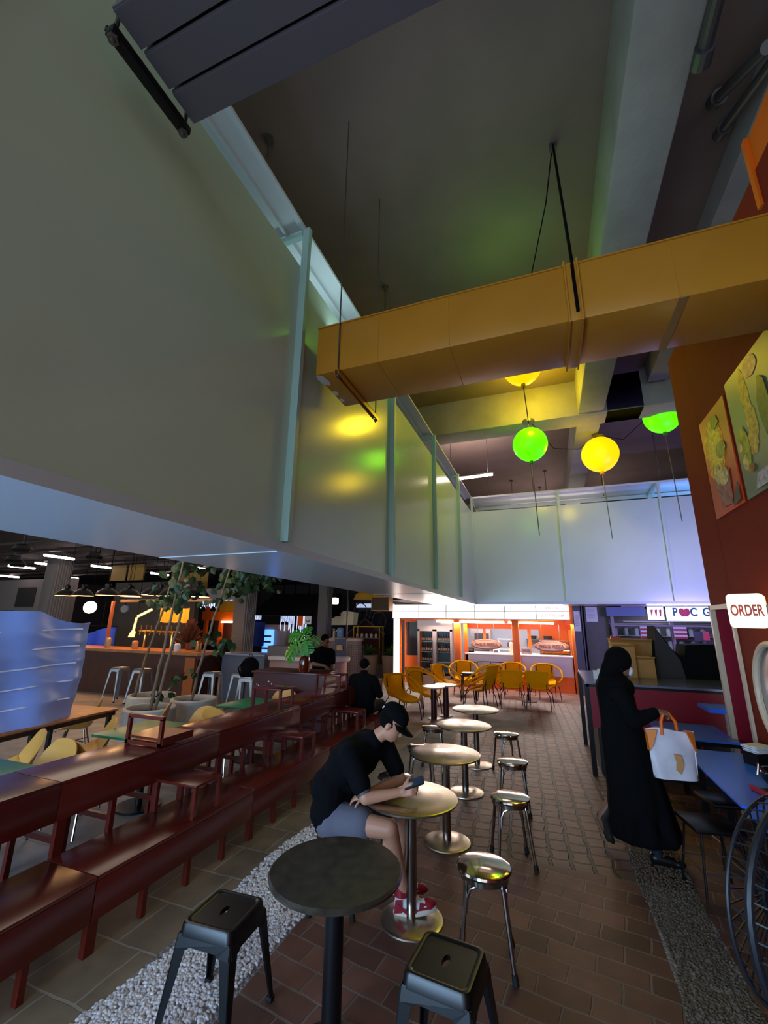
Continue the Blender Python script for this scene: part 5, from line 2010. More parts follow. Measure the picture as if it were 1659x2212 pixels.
def monstera(name, base, tipdir, size, nrm, m, seed):
    g = G()
    b = Vector(base)
    d_ = Vector(tipdir).normalized()
    n_ = Vector(nrm).normalized()
    n_ = (n_ - d_ * n_.dot(d_)).normalized()
    sd = d_.cross(n_).normalized()
    for s in (-1, 1):
        K = 6
        for k in range(K):
            u0, u1 = k / K, (k + 0.78) / K
            w = lambda u: size * 0.46 * (sin(pi * min(1, 0.13 + 0.87 * (1 - u) ** 0.9)) ** 0.7 if u > 0.35 else 0.62 + 0.38 * sin(pi * u / 0.7))
            P = []
            for (u, f_) in ((u0, 0.0), (u0, 0.55), (u0 + 0.02, 1.0), ((u0 + u1) / 2, 1.1), (u1, 0.95), (u1, 0.5), (u1, 0.0)):
                y = u * size * 0.95 + (f_ * 0.10 * size if u < 0.8 else f_ * 0.03 * size) - (0.12 * size * f_ if k == 0 else 0)
                x = s * f_ * w(u)
                P.append(b + d_ * y + sd * x + n_ * (-0.35 * x * x / size - 0.22 * (y / size) ** 2 * size))
            vs = [g.bm.verts.new(p) for p in P]
            for q in range(1, len(vs) - 1):
                g.bm.faces.new((vs[0], vs[q], vs[q + 1]))
        # web along the rib
        vs = []
        for q in range(9):
            u = q / 8
            y = u * size * 0.95
            f_ = 0.4 if 0 < q < 8 else 0.0
            x = s * f_ * size * 0.40 * sin(pi * (0.15 + 0.85 * (1 - u)))
            vs.append((g.bm.verts.new(b + d_ * y + n_ * (-0.22 * (y / size) ** 2 * size)), g.bm.verts.new(b + d_ * (y + 0.03) + sd * x + n_ * (-0.35 * x * x / size - 0.22 * (y / size) ** 2 * size))))
        for A, B in zip(vs, vs[1:]):
            g.bm.faces.new((A[0], A[1], B[1], B[0]))
    return g.build(name, m, t, angle=180)


LV = [((0.0, -0.05, 0.56), (0.25, -0.25, -0.6), 0.30, (0.1, -0.9, 0.4)), ((-0.10, -0.05, 0.52), (-0.70, -0.2, -0.75), 0.40, (-0.2, -0.8, 0.5)), ((-0.06, 0.02, 0.60), (-0.8, 0, 0.1), 0.32, (0, -0.8, 0.6)), ((0.02, 0.02, 0.58), (0.75, 0.1, -0.35), 0.24, (0.2, -0.8, 0.5)), ((-0.05, 0.05, 0.58), (-0.15, 0.3, 0.5), 0.24, (0, -0.9, 0.2))]
for k, (b_, dd, s_, nn) in enumerate(LV):
    lf = monstera('leaf', b_, dd, s_, nn, M_leaf2 if k != 3 else M_leaf3, k)
    g = G()
    g.tube([(0, 0, 0.3), (b_[0] * 0.4, b_[1] * 0.4, 0.5), b_], 0.006, 6)
    g.build('stalk', M_leaf3, lf)

# pale round counter behind, with bits on it
t = thing('round_counter', 'white rounded counter behind the person in the black t-shirt', 'counter', (-5.0, 9.6, 0))
g = G()
g.box((-0.7, 0.0, 0.5), (1.4, 0.8, 1.0))
g.cyl((0, 0, 0), (0, 0, 1.0), 0.42, n=32)
g.build('body', mat('counter_pinkish', '#b58a80', 0.6), t)
g = G()
g.box((-0.7, 0, 1.04), (1.4, 0.96, 0.08))
g.cyl((0, 0, 1.0), (0, 0, 1.08), 0.50, n=36)
g.build('worktop', M_whitegloss, t)
g = G()
g.box((-0.85, -0.1, 1.19), (0.9, 0.3, 0.22))
tag(g.build('counter_shelf', M_grey, loc=(-5.3, 9.6, 0)), 'low grey shelf unit on the white rounded counter', 'shelf')
t = thing('menu_board', 'slanted dark menu stand at the end of the white rounded counter', 'board', (-4.85, 9.9, 1.08))
g = G()
g.box((0, 0, 0.2), (0.32, 0.02, 0.42), rot=Euler((0.15, 0, 0)))
g.build('panel', mat('menu_dark', '#4a4450', 0.5), t)
g = G()
g.box((-0.02, -0.03, 0.2), (0.16, 0.01, 0.12), rot=Euler((0.15, 0, 0)))
g.build('picture', mat('menu_food', '#b88a50', 0.6, var=0.4, scale=20), t)

# grey-blue bar counter, silver stools and the backpack
t = thing('bar_counter', 'grey blue bar counter behind the silver stools', 'counter', (-7.35, 9.7, 0))
g = G()
g.box((0, 0, 0.52), (1.3, 0.6, 1.04))
g.build('body', mat('bar_blue_grey', '#5a6070', 0.5), t)
g = G()
g.box((0, 0, 1.06), (1.36, 0.7, 0.04))
g.build('worktop', mat('bar_top', '#8088a0', 0.25), t)
M_silver = mat('silver_paint', '#9aa4b0', 0.3, 0.8)
ss = metal_stool((-7.25, 8.25, 0), 0.1, 'silver bar stool at the left in front of the grey blue counter', 0.76, M_silver, 'silver bar stools', name='bar_stool', foot=0.22)
dup(ss, (-6.60, 8.45, 0), -0.1, 'silver bar stool at the middle in front of the grey blue counter')
wst = dup(ss, (-6.02, 7.95, 0), 0.2, 'pale bar stool with the black backpack on it')
dup(ss, (-9.9, 8.05, 0), 0.0, 'silver bar stool by the wooden bar, nearer the blue wrapped crate')
dup(ss, (-9.15, 8.05, 0), 0.1, 'silver bar stool by the wooden bar, right of the other one')
bpk = thing('backpack', 'black backpack sitting on a pale bar stool', 'backpack', (-6.02, 7.95, 0.762), 0.5)
blob('pack', [('e', (0, 0, 0.19), (0.20, 0.14, 0.20)), ('e', (0, -0.10, 0.13), (0.14, 0.08, 0.12)), ('c', (-0.1, 0, 0.06), (0.1, 0, 0.06), 0.10, 0.10)], M_black, bpk, 0.015, 4)
g = G()
g.tube([(-0.04, 0.02, 0.37), (-0.03, 0.02, 0.43), (0.03, 0.02, 0.43), (0.04, 0.02, 0.37)], 0.008, 6)
g.build('handle', M_black, bpk)
g = G()
g.tube([(-0.12, -0.14, 0.30), (-0.2, -0.2, 0.18), (-0.16, -0.15, 0.03)], 0.015, 6)
g.build('strap', M_black, bpk)

# wooden bar with pendants
t = thing('wooden_bar', 'long bar with glowing wood worktop under the row of dome lamps', 'bar', (-10.8, 9.1, 0))
g = G()
g.box((0, 0, 0.52), (5.3, 0.8, 1.04))
g.build('body', M_brownwood, t)
g = G()
g.box((0, 0, 1.08), (5.4, 0.95, 0.07))
g.build('worktop', M_wood, t)
g = G()
g.box((2.45, -0.42, 0.5), (0.3, 0.03, 1.0))
g.build('end_panel', mat('bar_end_orange', '#a0521c', 0.5), t)
lamp0 = None
for k, (x, y, z) in enumerate([(-13.68, 8.9, 2.56), (-12.95, 8.9, 2.55), (-12.24, 9.1, 2.57), (-11.72, 8.75, 2.54), (-11.9, 9.65, 2.56), (-11.08, 8.9, 2.53), (-10.40, 9.1, 2.56), (-9.90, 8.9, 2.52), (-9.35, 8.75, 2.50), (-8.80, 9.15, 2.50)]):
    lab = 'black dome pendant over the bar, number %s from the left' % ('one two three four five six seven eight nine ten'.split()[k])
    lab = {0: 'leftmost black dome pendant lamp over the bar', 9: 'rightmost black dome pendant lamp over the bar'}.get(k, 'black dome pendant lamp, %s from the left over the bar' % ('first second third fourth fifth sixth seventh eighth ninth tenth'.split()[k]))
    if lamp0 is None:
        lamp0 = thing('pendant_lamp', lab, 'lamp', (x, y, z), 0, 'black dome pendants over the bar')
        g = G()
        g.lathe([(0.30, 0), (0.29, 0.03), (0.24, 0.11), (0.13, 0.19), (0.07, 0.21), (0.07, 0.30), (0.05, 0.33), (0, 0.33)], 24)
        g.build('shade', mat('pendant_black', '#181414', 0.25, 0.3), lamp0)
        g = G()
        g.lathe([(0, 0.005), (0.285, 0.005), (0.285, 0.015), (0, 0.015)], 24)
        g.build('glow_disc', L_bulb, lamp0)
        g = G()
        g.cyl((0, 0, 0.33), (0, 0, 4.33 - z), 0.006, n=6)
        g.build('cord', M_black, lamp0)
    else:
        dup(lamp0, (x, y, z), 0, lab)
for x in (-12.9, -11.2, -9.6):
    point_light('pendant_light', (x, 8.95, 2.4), 22, (1, 0.55, 0.25), 0.15)

# back bar
g = G()
g.box((-13.1, 11.6, 1.6), (3.9, 0.2, 3.2))
struct('wall_bar_back', g, mat('bar_back_dark', '#2c2620', 0.6, var=0.3, scale=2), 'dark back wall behind the wooden bar')
t = thing('bar_gantry', 'tall copper coloured post frame at the left of the bar', 'frame', (-12.15, 9.3, 1.115))
g = G()
g.box((0, 0, 0.65), (0.07, 0.07, 1.30))
g.build('post', mat('copper_post', '#8a4a26', 0.45), t)
g = G()
g.box((1.7, 0.3, 1.32), (3.5, 0.08, 0.08))
g.build('top_rail', mat('bar_rail', '#6a4a38', 0.5), t)
t = thing('beer_tap_row', 'row of brass beer taps on the back of the bar', 'tap', (-10.35, 9.45, 1.115))
g = G()
g.cyl((-0.75, 0, 0.45), (0.75, 0, 0.45), 0.025, n=10)
g.cyl((-0.5, 0, 0), (-0.5, 0, 0.45), 0.03, n=10)
g.cyl((0.5, 0, 0), (0.5, 0, 0.45), 0.03, n=10)
M_brass = mat('brass', '#c89a50', 0.25, 0.9)
g.build('manifold', M_brass, t)
for k in range(8):
    g = G()
    x = -0.66 + 0.19 * k
    g.cyl((x, -0.02, 0.46), (x, -0.04, 0.62), 0.010, 0.018, 8)
    g.cyl((x, -0.03, 0.45), (x, -0.07, 0.36), 0.012, n=8)
    g.build('tap', M_brass, t)
t = thing('arrow_sign', 'bent yellow glowing arrow hung over the bar', 'sign', (-11.15, 9.25, 1.4))
g = G()
g.prism([(-0.13, 0, 0.0), (0.08, 0, 0.0), (0.10, 0, 0.13), (0.06, 0, 0.2), (0.10, 0, 0.55), (0.06, 0, 0.55), (0.0, 0, 0.2), (-0.09, 0, 0.1)], (0, 0.04, 0))
g.prism([(0.10, 0, 0.60), (0.60, 0, 0.80), (0.62, 0, 0.74), (0.12, 0, 0.54)], (0, 0.04, 0))
g.build('arrow', glow('arrow_glow', '#e8d860', 0.9), t)
g = G()
g.cyl((0.09, 0.02, 0.55), (0.09, 0.02, 2.9), 0.008, n=6)
g.build('hanger', M_black, t)
t = thing('yellow_banner', 'yellow pleated cloth banner hanging behind the bar', 'banner', (-10.05, 9.62, 1.82))
g = G()
g.sheet(lambda u, v: (-0.54 + 1.08 * u, 0.03 * sin(28 * u), v * 0.40 + 0.01 * sin(20 * u)), 60, 4, 0.006)
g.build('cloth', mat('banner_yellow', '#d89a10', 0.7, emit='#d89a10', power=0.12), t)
g = G()
g.prism([(0.22, -0.036, 0.26), (0.27, -0.036, 0.33), (0.33, -0.036, 0.31), (0.34, -0.036, 0.25), (0.29, -0.036, 0.28), (0.26, -0.036, 0.2)], (0, -0.004, 0))
g.build('print', M_blackpaint, t)
g = G()
g.cyl((-0.5, 0, 0.4), (-0.5, 0, 2.5), 0.006, n=6)
g.cyl((0.5, 0, 0.4), (0.5, 0, 2.5), 0.006, n=6)
g.build('hanger', M_black, t)
for k, (x, y, h, m_, lab) in enumerate([(-9.2, 8.95, 0.24, M_amber, 'amber jar at the right end of the wooden bar'), (-8.95, 8.8, 0.2, M_paper, 'white cup at the right end of the wooden bar'), (-8.45, 9.0, 0.26, mat('brass_jar', '#a87a40', 0.3, 0.6), 'brass coloured glass jar at the bar corner'),
                                       (-10.6, 8.95, 0.22, mat('tan_jar', '#a8744a', 0.4), 'tan jar near the middle of the wooden bar'), (-11.7, 9.0, 0.28, mat('clear_jar', '#8a7a60', 0.1), 'glass jar at the left of the wooden bar')]):
    g = G()
    g.lathe([(0, 0), (0.07, 0), (0.08, h * 0.3), (0.08, h * 0.8), (0.05, h * 0.95), (0.05, h), (0, h)], 18)
    tag(g.build('bar_jar', m_, loc=(x, y, 1.117)), lab, 'jar', 'jars on the wooden bar')
t = thing('dried_plant', 'bushy brown dried plant in a pot at the end of the bar', 'plant', (-9.05, 9.3, 1.117))
g = G()
g.lathe([(0, 0), (0.07, 0), (0.09, 0.18), (0, 0.18)], 16)
g.build('pot', M_terracotta, t)
g = G()
rr = random.Random(11)
for _ in range(220):
    a, e_ = rr.uniform(0, 2 * pi), rr.uniform(0.1, 1.5)
    L_ = rr.uniform(0.25, 0.62)
    d_ = Vector((cos(a) * cos(e_) * 0.55, sin(a) * cos(e_) * 0.55, sin(e_)))
    p = Vector((0, 0, 0.18))
    q = p + d_ * L_
    s_ = d_.orthogonal().normalized() * 0.02
    vs = [g.bm.verts.new(v) for v in (p + d_ * 0.1 * L_, q + s_, q + d_ * 0.04, q - s_)]
    g.bm.faces.new(vs)
g.build('dry_leaves', mat('dry_leaf', '#5a3014', 0.8), t)
t = thing('oval_sign', 'small glowing white oval sign hanging left of the bar', 'sign', (-14.1, 10.0, 2.26))
g = G()
g.lathe([(0, -0.04), (0.27, -0.04), (0.29, 0), (0.27, 0.04), (0, 0.04)], 32, sy=0.68)
bmesh.ops.rotate(g.bm, verts=g.bm.verts[:], cent=(0, 0, 0), matrix=Matrix.Rotation(pi / 2, 3, 'X'))
g.build('light_box', L_lantern, t)
g = G()
for k in range(9):
    if k != 4:
        g.box((-0.16 + 0.042 * k, -0.043, -0.01), (0.018, 0.004, 0.07))
g.build('dark_strokes', M_darkgrey, t)
g = G()
g.cyl((0, 0, 0.18), (0, 0, 2.08), 0.01, n=6)
g.build('hanger', M_black, t)
t = thing('oval_sign', 'dim unlit blue oval sign right of the glowing oval', 'sign', (-13.0, 10.4, 2.22))
g = G()
g.lathe([(0, -0.03), (0.17, -0.03), (0.18, 0), (0.17, 0.03), (0, 0.03)], 28, sy=0.7)
bmesh.ops.rotate(g.bm, verts=g.bm.verts[:], cent=(0, 0, 0), matrix=Matrix.Rotation(pi / 2, 3, 'X'))
g.build('board', mat('dim_blue', '#4a5a74', 0.5), t)
g = G()
g.cyl((0, 0, 0.12), (0, 0, 2.12), 0.008, n=6)
g.build('hanger', M_black, t)

# columns of the food hall
for k, (xc, y, s_, lab) in enumerate([(-17.5, 10.95, 0.66, 'grey ribbed column behind the blue wrapped crate'), (-9.2, 11.65, 0.56, 'grey ribbed column behind the silver stools'), (-7.98, 14.8, 0.46, 'grey ribbed column beside the black awning')]):
    g = G()
    g.box((xc, y, 2.18), (s_ * 0.8, s_, 4.36), bevel=0.01)
    g.mi = 1
    for q in range(6):
        g.box((xc + s_ * 0.40 + 0.01, y - s_ * 0.36 + q * s_ * 0.145, 2.18), (0.03, s_ * 0.05, 4.3))
    struct('wall_column_%s' % ('near', 'middle', 'rear')[k], g, [mat('column_dark', '#68635f', 0.6), mat('column_rib', '#8a8178', 0.6)], lab)
for k, (x, y, z, w_, h_, lab) in enumerate([(-8.02, 14.56, 1.62, 0.20, 0.30, 'upper paper notice on the rear ribbed column'), (-8.02, 14.56, 1.27, 0.20, 0.30, 'lower paper notice on the rear ribbed column')]):
    g = G()
    g.box((x, y, z), (w_, 0.006, h_))
    tag(g.build('notice_sheet', M_grey), lab, 'notice')
g = G()
g.box((-9.12, 11.45, 1.35), (0.14, 0.03, 0.12))
tag(g.build('small_plaque', mat('plaque_blue', '#2c3050', 0.4)), 'small dark blue plaque on the middle ribbed column', 'plaque')

# fluorescent tubes under the low ceiling
tt = thing('tube_light', 'food hall tube', 'lamp', (0, 0, -6), 0, 'fluorescent tubes over the food hall')
g = G()
g.cyl((0, -0.5, 0), (0, 0.5, 0), 0.045, n=10)
g.build('tube', L_tube, tt)
g = G()
g.box((0, 0, 0.06), (0.07, 1.05, 0.05))
g.cyl((0, 0, 0.08), (0, 0, 0.36), 0.01, n=6)
g.build('housing', M_darkgrey, tt)
TB = [(-26.2, 13.95, 'tube at the left image edge'), (-15.95, 9.9, 'tube highest and nearest the white wall underside'), (-18.6, 11.2, 'tube just below the highest one'), (-20.8, 11.5, 'short tube left of the ribbed column'),
      (-23.6, 15.3, 'tube just above the leftmost dome lamp'), (-17.2, 12.45, 'tube above the third dome lamp'), (-17.1, 15.2, 'tube behind the left tree trunk'), (-13.4, 13.8, 'tube beside the right tree crown')]
for k, (x, y, lab) in enumerate(TB):
    lab = 'bright fluorescent ' + lab
    if k == 0:
        tt.location = (x, y, 3.98)
        tt['label'] = lab
    else:
        dup(tt, (x, y, 3.98), 0, lab)
for k in range(7):
    g = G()
    y = 6.5 + 1.5 * k
    g.cyl((-30, y, 4.15 - 0.05 * (k % 2)), (-9.5, y, 4.15 - 0.05 * (k % 2)), 0.06, n=10)
    tag(g.build('ceiling_pipe', mat('pipe_brown', '#4a4036', 0.6)), 'dark pipe under the low ceiling, %s from the front' % 'first second third fourth fifth sixth seventh'.split()[k], 'pipe', 'pipes under the low ceiling')
for k, (x, y) in enumerate([(-13.9, 7.6), (-16.8, 9.0), (-13.2, 9.2), (-18, 9.8)]):
    t = thing('ceiling_fan_unit', 'dark round ceiling unit under the low ceiling, %s from the right' % ('third', 'fourth', 'second', 'fifth')[k], 'fixture', (x, y, 3.7), 0, 'dark round units under the low ceiling')
    g = G()
    g.lathe([(0, 0), (0.20, 0), (0.25, 0.08), (0.16, 0.22), (0, 0.24)], 24)
    g.build('body', M_blackplastic, t)
    g = G()
    g.cyl((0, 0, 0.24), (0, 0, 0.64), 0.03, n=8)
    g.build('stem', M_darkgrey, t)
# far left kiosk wall with dark openings
g = G()
g.box((-22.5, 12.0, 1.75), (9.0, 0.2, 3.5))
g.mi = 1
for (x, z, w_, h_) in ((-20.8, 2.75, 1.2, 0.8), (-19.2, 2.65, 1.1, 0.7), (-22.0, 1.9, 1.2, 0.6)):
    g.box((x, 11.89, z), (w_, 0.04, h_))
struct('wall_kiosk_left', g, [mat('kiosk_grey', '#77706a', 0.7), mat('kiosk_opening', '#2a2624', 0.6)], 'grey kiosk wall with dark openings at the far left')

# things beyond: red kiosk, awning stall, icicle lights, blue fridge
t = thing('red_kiosk', 'orange red kiosk front between the planted trees and the middle column', 'kiosk', (-11.2, 13.2, 0))
g = G()
g.box((-0.2, 0.6, 1.3), (1.7, 0.1, 2.6))
g.build('back_wall', mat('kiosk_back', '#6a3a24', 0.6), t)
g = G()
g.box((-0.2, 0, 2.05), (1.7, 0.3, 0.34))
g.box((-0.2, 0, 1.05), (1.7, 0.4, 0.08))
for x in (-0.95, -0.25, 0.55):
    g.box((x, 0, 1.2), (0.12, 0.12, 2.4))
g.build('frame', M_orange, t)
g = G()
g.box((-0.2, 0, 0.5), (1.7, 0.35, 1.0))
g.build('counter_front', M_blackpaint, t)
g = G()
g.cyl((-0.1, -0.17, 1.84), (0.45, -0.17, 1.84), 0.03, n=8)
g.build('tube_lamp', L_warmtube, t)
g = G()
g.box((0.2, -0.2, 2.42), (0.8, 0.05, 0.36))
g.build('yellow_board', mat('board_yellow', '#b8860c', 0.5), t)
point_light('kiosk_lamp', (-11.0, 12.8, 1.7), 4, (1, 0.7, 0.5), 0.1)
t = thing('white_canopy', 'pale canopy with a fringe of icicle lights left of the middle column', 'canopy', (-13.0, 14.5, 2.62))
g = G()
g.box((0.4, 0, 0.28), (1.9, 0.8, 0.5))
g.build('valance', mat('canopy_pale', '#a8a8b8', 0.7), t)
g = G()
for k in range(22):
    g.box((-0.5 + 0.085 * k, -0.42, -0.08), (0.03, 0.01, 0.18 + 0.08 * (k % 3)))
g.build('icicle_lights', L_strings, t)
g = G()
g.cyl((-0.4, 0, 0.5), (-0.4, 0, 1.72), 0.02, n=6)
g.cyl((1.2, 0, 0.5), (1.2, 0, 1.72), 0.02, n=6)
g.build('hanger', M_black, t)
for k in range(4):
    t = thing('hanging_board', 'dull yellow board hanging behind the dome lamps, %s from the left' % ('first', 'second', 'third', 'fourth')[k], 'board', ((-16.2, -15.2, -12.9, -12.0)[k], 12.4, (3.7, 3.7, 3.3, 3.3)[k]), 0, 'dull yellow boards behind the dome lamps')
    g = G()
    g.box((0, 0, 0), (0.85, 0.04, 0.62))
    g.build('panel', mat('dull_yellow', '#8a6a1c', 0.6), t)
    g = G()
    g.cyl((-0.3, 0, 0.3), (-0.3, 0, (4.34 - (3.7, 3.7, 3.3, 3.3)[k])), 0.008, n=6)
    g.cyl((0.3, 0, 0.3), (0.3, 0, (4.34 - (3.7, 3.7, 3.3, 3.3)[k])), 0.008, n=6)
    g.build('hanger', M_black, t)

t = thing('black_awning', 'big black awning between the two rear columns', 'awning', (-10.2, 15.5, 0))
g = G()
g.prism([(-1.7, 0.0, 2.12), (-1.7, 0.0, 2.22), (-1.6, 1.4, 3.1), (-1.6, 1.5, 3.1), (-1.6, 1.5, 2.12)], (3.4, 0, 0))
g.build('cover', M_black, t)
for x in (-1.0, -0.4, 0.3):
    g = G()
    g.cyl((x, 1.3, 3.0), (x, 1.3, 4.35), 0.03, n=8)
    g.build('hanger', M_black, t)
for x in (-1.65, 1.65):
    g = G()
    g.box((x, 0.05, 1.06), (0.05, 0.05, 2.12))
    g.build('post', M_black, t)
t = thing('icicle_curtain', 'curtain of bluish icicle lights under the black awning', 'lights', (-11.6, 17.6, 0))
for k in range(26):
    if k in (14, 15):
        continue
    g = G()
    x = -0.2 + 0.055 * k
    z0 = 1.9 - 0.4 * (k % 4 == 0) - (0.55 if k > 8 else 0.05) * (0.6 + 0.4 * sin(k * 2.1))
    g.cyl((x, 0, z0), (x, 0, 2.3), 0.011, n=6)
    g.build('light_strand', L_strings, t)
g = G()
g.cyl((-0.4, 0, 2.31), (1.4, 0, 2.31), 0.02, n=6)
g.build('rail', M_black, t)
t = thing('icicle_curtain', 'short cluster of bluish icicle lights at the left under the awning', 'lights', (-13.0, 17.2, 0))
for k in range(7):
    g = G()
    g.cyl((0.06 * k, 0, 1.95), (0.06 * k, 0, 2.28), 0.012, n=6)
    g.build('light_strand', L_strings, t)
g = G()
g.cyl((0.18, 0, 2.29), (0.18, 0, 4.34), 0.01, n=6)
g.cyl((-0.05, 0, 2.29), (0.42, 0, 2.29), 0.015, n=6)
g.build('hanger', M_black, t)
t = thing('blue_fridge', 'glowing blue drinks fridge in a cream surround under the awning', 'fridge', (-12.3, 17.8, 0))
g = G()
g.box((0.35, 0.2, 0.85), (0.75, 0.5, 1.75))
g.box((-0.02, 0.1, 1.62), (0.75, 0.5, 0.2))
g.build('surround', mat('cream_surround', '#c8a888', 0.6), t)
g = G()
g.box((-0.18, -0.02, 0.8), (0.5, 0.4, 1.4))
g.build('lit_interior', L_fridgeblue, t)
g = G()
for z in (0.35, 0.65, 0.95, 1.2):
    g.box((-0.18, -0.235, z), (0.46, 0.02, 0.08))
g.build('goods', mat('fridge_goods', '#8a3a5a', 0.6), t)
t = thing('blue_tarpaulin', 'dark blue sheet hanging behind the middle column', 'sheet', (-13.2, 17.4, 0))
g = G()
g.sheet(lambda u, v: (-0.75 + 1.4 * u, 0.05 * sin(14 * u), 0.75 + 1.25 * v - 0.2 * u * v), 24, 6, 0.01)
g.build('cloth', M_blue, t)
g = G()
g.cyl((-0.8, 0, 1.95), (0.7, 0, 1.95), 0.02, n=6)
g.cyl((0, 0, 1.95), (0, 0, 4.34), 0.012, n=6)
g.build('hanging_rail', M_black, t)
t = thing('blue_tarpaulin', 'bright blue sheet showing beside the plastic wrapped crate', 'sheet', (-13.0, 9.7, 0))
g = G()
g.sheet(lambda u, v: (-0.6 + 1.2 * u, 0.05 * sin(9 * u), 0.95 + 0.75 * v - 0.25 * (1 - u) * v), 14, 6, 0.01)
g.build('cloth', mat('bright_blue', '#1c46c8', 0.6), t)
g = G()
g.cyl((-0.65, 0, 1.68), (0.65, 0, 1.68), 0.02, n=6)
g.cyl((0, 0, 1.68), (0, 0, 4.34), 0.012, n=6)
g.build('hanging_rail', M_black, t)
for k, (x, z, w_, h_, c, lab) in enumerate([(-10.75, 1.95, 0.30, 0.5, '#e05a14', 'orange poster hanging under the awning'), (-10.35, 2.02, 0.34, 0.5, '#d8d0cc', 'white poster with a purple curve under the awning')]):
    t = thing('hanging_poster', lab, 'poster', (x, 17.6, z))
    g = G()
    g.box((0, 0, 0), (w_, 0.02, h_))
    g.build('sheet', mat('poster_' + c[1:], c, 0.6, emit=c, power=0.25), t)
    if k == 1:
        g = G()
        g.tube([(0.11 * cos(a), -0.014, -0.02 + 0.11 * sin(a)) for a in [pi * (1.0 + 1.0 * q / 12) for q in range(13)]], 0.02, 6)
        g.build('print', mat('poster_purple', '#6a5aa8', 0.6), t)
    g = G()
    g.cyl((0, 0, h_ / 2), (0, 0, 4.33 - z), 0.006, n=6)
    g.build('hanger', M_black, t)
t = thing('lantern', 'square white glowing lantern right of the rear column', 'lamp', (-7.94, 15.5, 2.58))
g = G()
g.box((0, 0, 0.12), (0.24, 0.24, 0.24), bevel=0.03)
g.build('shade', L_lantern, t)
g = G()
g.cyl((0, 0, 0.24), (0, 0, 1.76), 0.012, n=6)
g.build('cord', M_black, t)
point_light('lantern_light', (-7.94, 15.1, 2.6), 10, (1, 0.9, 0.75), 0.15)

# right part of the background: far counter, water dispenser, chairs, pots, mesh screen
t = thing('cream_counter', 'cream rounded counter far behind the seated people', 'counter', (-7.4, 14.6, 0))
g = G()
g.box((0.2, 0, 0.62), (0.9, 0.7, 1.24))
g.cyl((0.7, 0, 0), (0.7, 0, 1.24), 0.35, n=24)
g.build('body', mat('cream_counter_body', '#8a7868', 0.6), t)
g = G()
g.box((0.2, 0, 1.28), (0.9, 0.8, 0.09))
g.cyl((0.7, 0, 1.24), (0.7, 0, 1.33), 0.40, n=28)
g.build('worktop', mat('cream_top', '#c0a890', 0.4), t)
t = thing('water_bottle', 'pale blue water bottle on the far cream counter', 'bottle', (-7.2, 14.6, 1.325))
g = G()
g.lathe([(0, 0), (0.12, 0), (0.13, 0.08), (0.13, 0.3), (0.09, 0.36), (0, 0.37)], 20)
g.build('bottle', mat('water_blue', '#7a9ab0', 0.15), t)
g = G()
g.cyl((-0.13, 0, 0.25), (-0.18, 0, 0.25), 0.02, n=8)
g.build('spout', M_paper, t)
t = thing('dispenser', 'cream pump dispenser beside the water bottle', 'bottle', (-7.45, 14.6, 1.325))
g = G()
g.cyl((0, 0, 0), (0, 0, 0.25), 0.05, n=14)
g.build('body', M_cream, t)
g = G()
g.cyl((0, 0, 0.25), (0, 0, 0.30), 0.02, n=8)
g.box((-0.02, 0, 0.31), (0.08, 0.03, 0.02))
g.build('pump', M_cream, t)
t = thing('mesh_screen', 'black wire mesh screen on a thin pole behind the seated person', 'screen', (-5.8, 12.2, 0))
g = G()
for k in range(24):
    g.box((-0.7 + 0.055 * k, 0, 0.72), (0.006, 0.006, 1.0))
for k in range(16):
    g.box((-0.06, 0, 0.24 + 0.065 * k), (1.3, 0.006, 0.006))
g.build('mesh', M_blackmetal, t)
g = G()
g.cyl((0.0, 0, 0), (0.0, 0, 4.3), 0.025, n=10)
g.build('pole', M_blackmetal, t)
for k, (x, y, r, lab) in enumerate([(-6.35, 15.3, 0.36, 'left of two large pale pots with ferns beside the glowing pillar'), (-5.50, 15.4, 0.34, 'right of two large pale pots with ferns beside the glowing pillar')]):
    t = thing('potted_fern', lab, 'plant', (x, y, 0), 0, 'potted ferns by the glowing pillar')
    g = G()
    g.lathe([(0, 0), (r * 0.85, 0), (r, 0.72), (r - 0.03, 0.74), (r - 0.06, 0.70), (0, 0.68)], 28)
    g.build('pot', mat('pale_pot', '#a08878', 0.7), t)
    g = G()
    rr = random.Random(20 + k)
    for _ in range(90):
        a, e_ = rr.uniform(0, 2 * pi), rr.uniform(0.3, 1.35)
        L_ = rr.uniform(0.3, 0.6)
        P = []
        for q in range(5):
            u = q / 4
            P.append(Vector((cos(a) * L_ * u * cos(e_), sin(a) * L_ * u * cos(e_), 0.70 + L_ * u * sin(e_) - 0.25 * L_ * u * u)))
        sd = Vector((-sin(a), cos(a), 0)) * 0.03
        vs = [(g.bm.verts.new(p + sd * sin(pi * (0.1 + 0.85 * q / 4))), g.bm.verts.new(p - sd * sin(pi * (0.1 + 0.85 * q / 4)))) for q, p in enumerate(P)]
        for A, B in zip(vs, vs[1:]):
            g.bm.faces.new((A[0], A[1], B[1], B[0]))
    g.build('fronds', mat('fern_green', '#4c7424', 0.5), t)
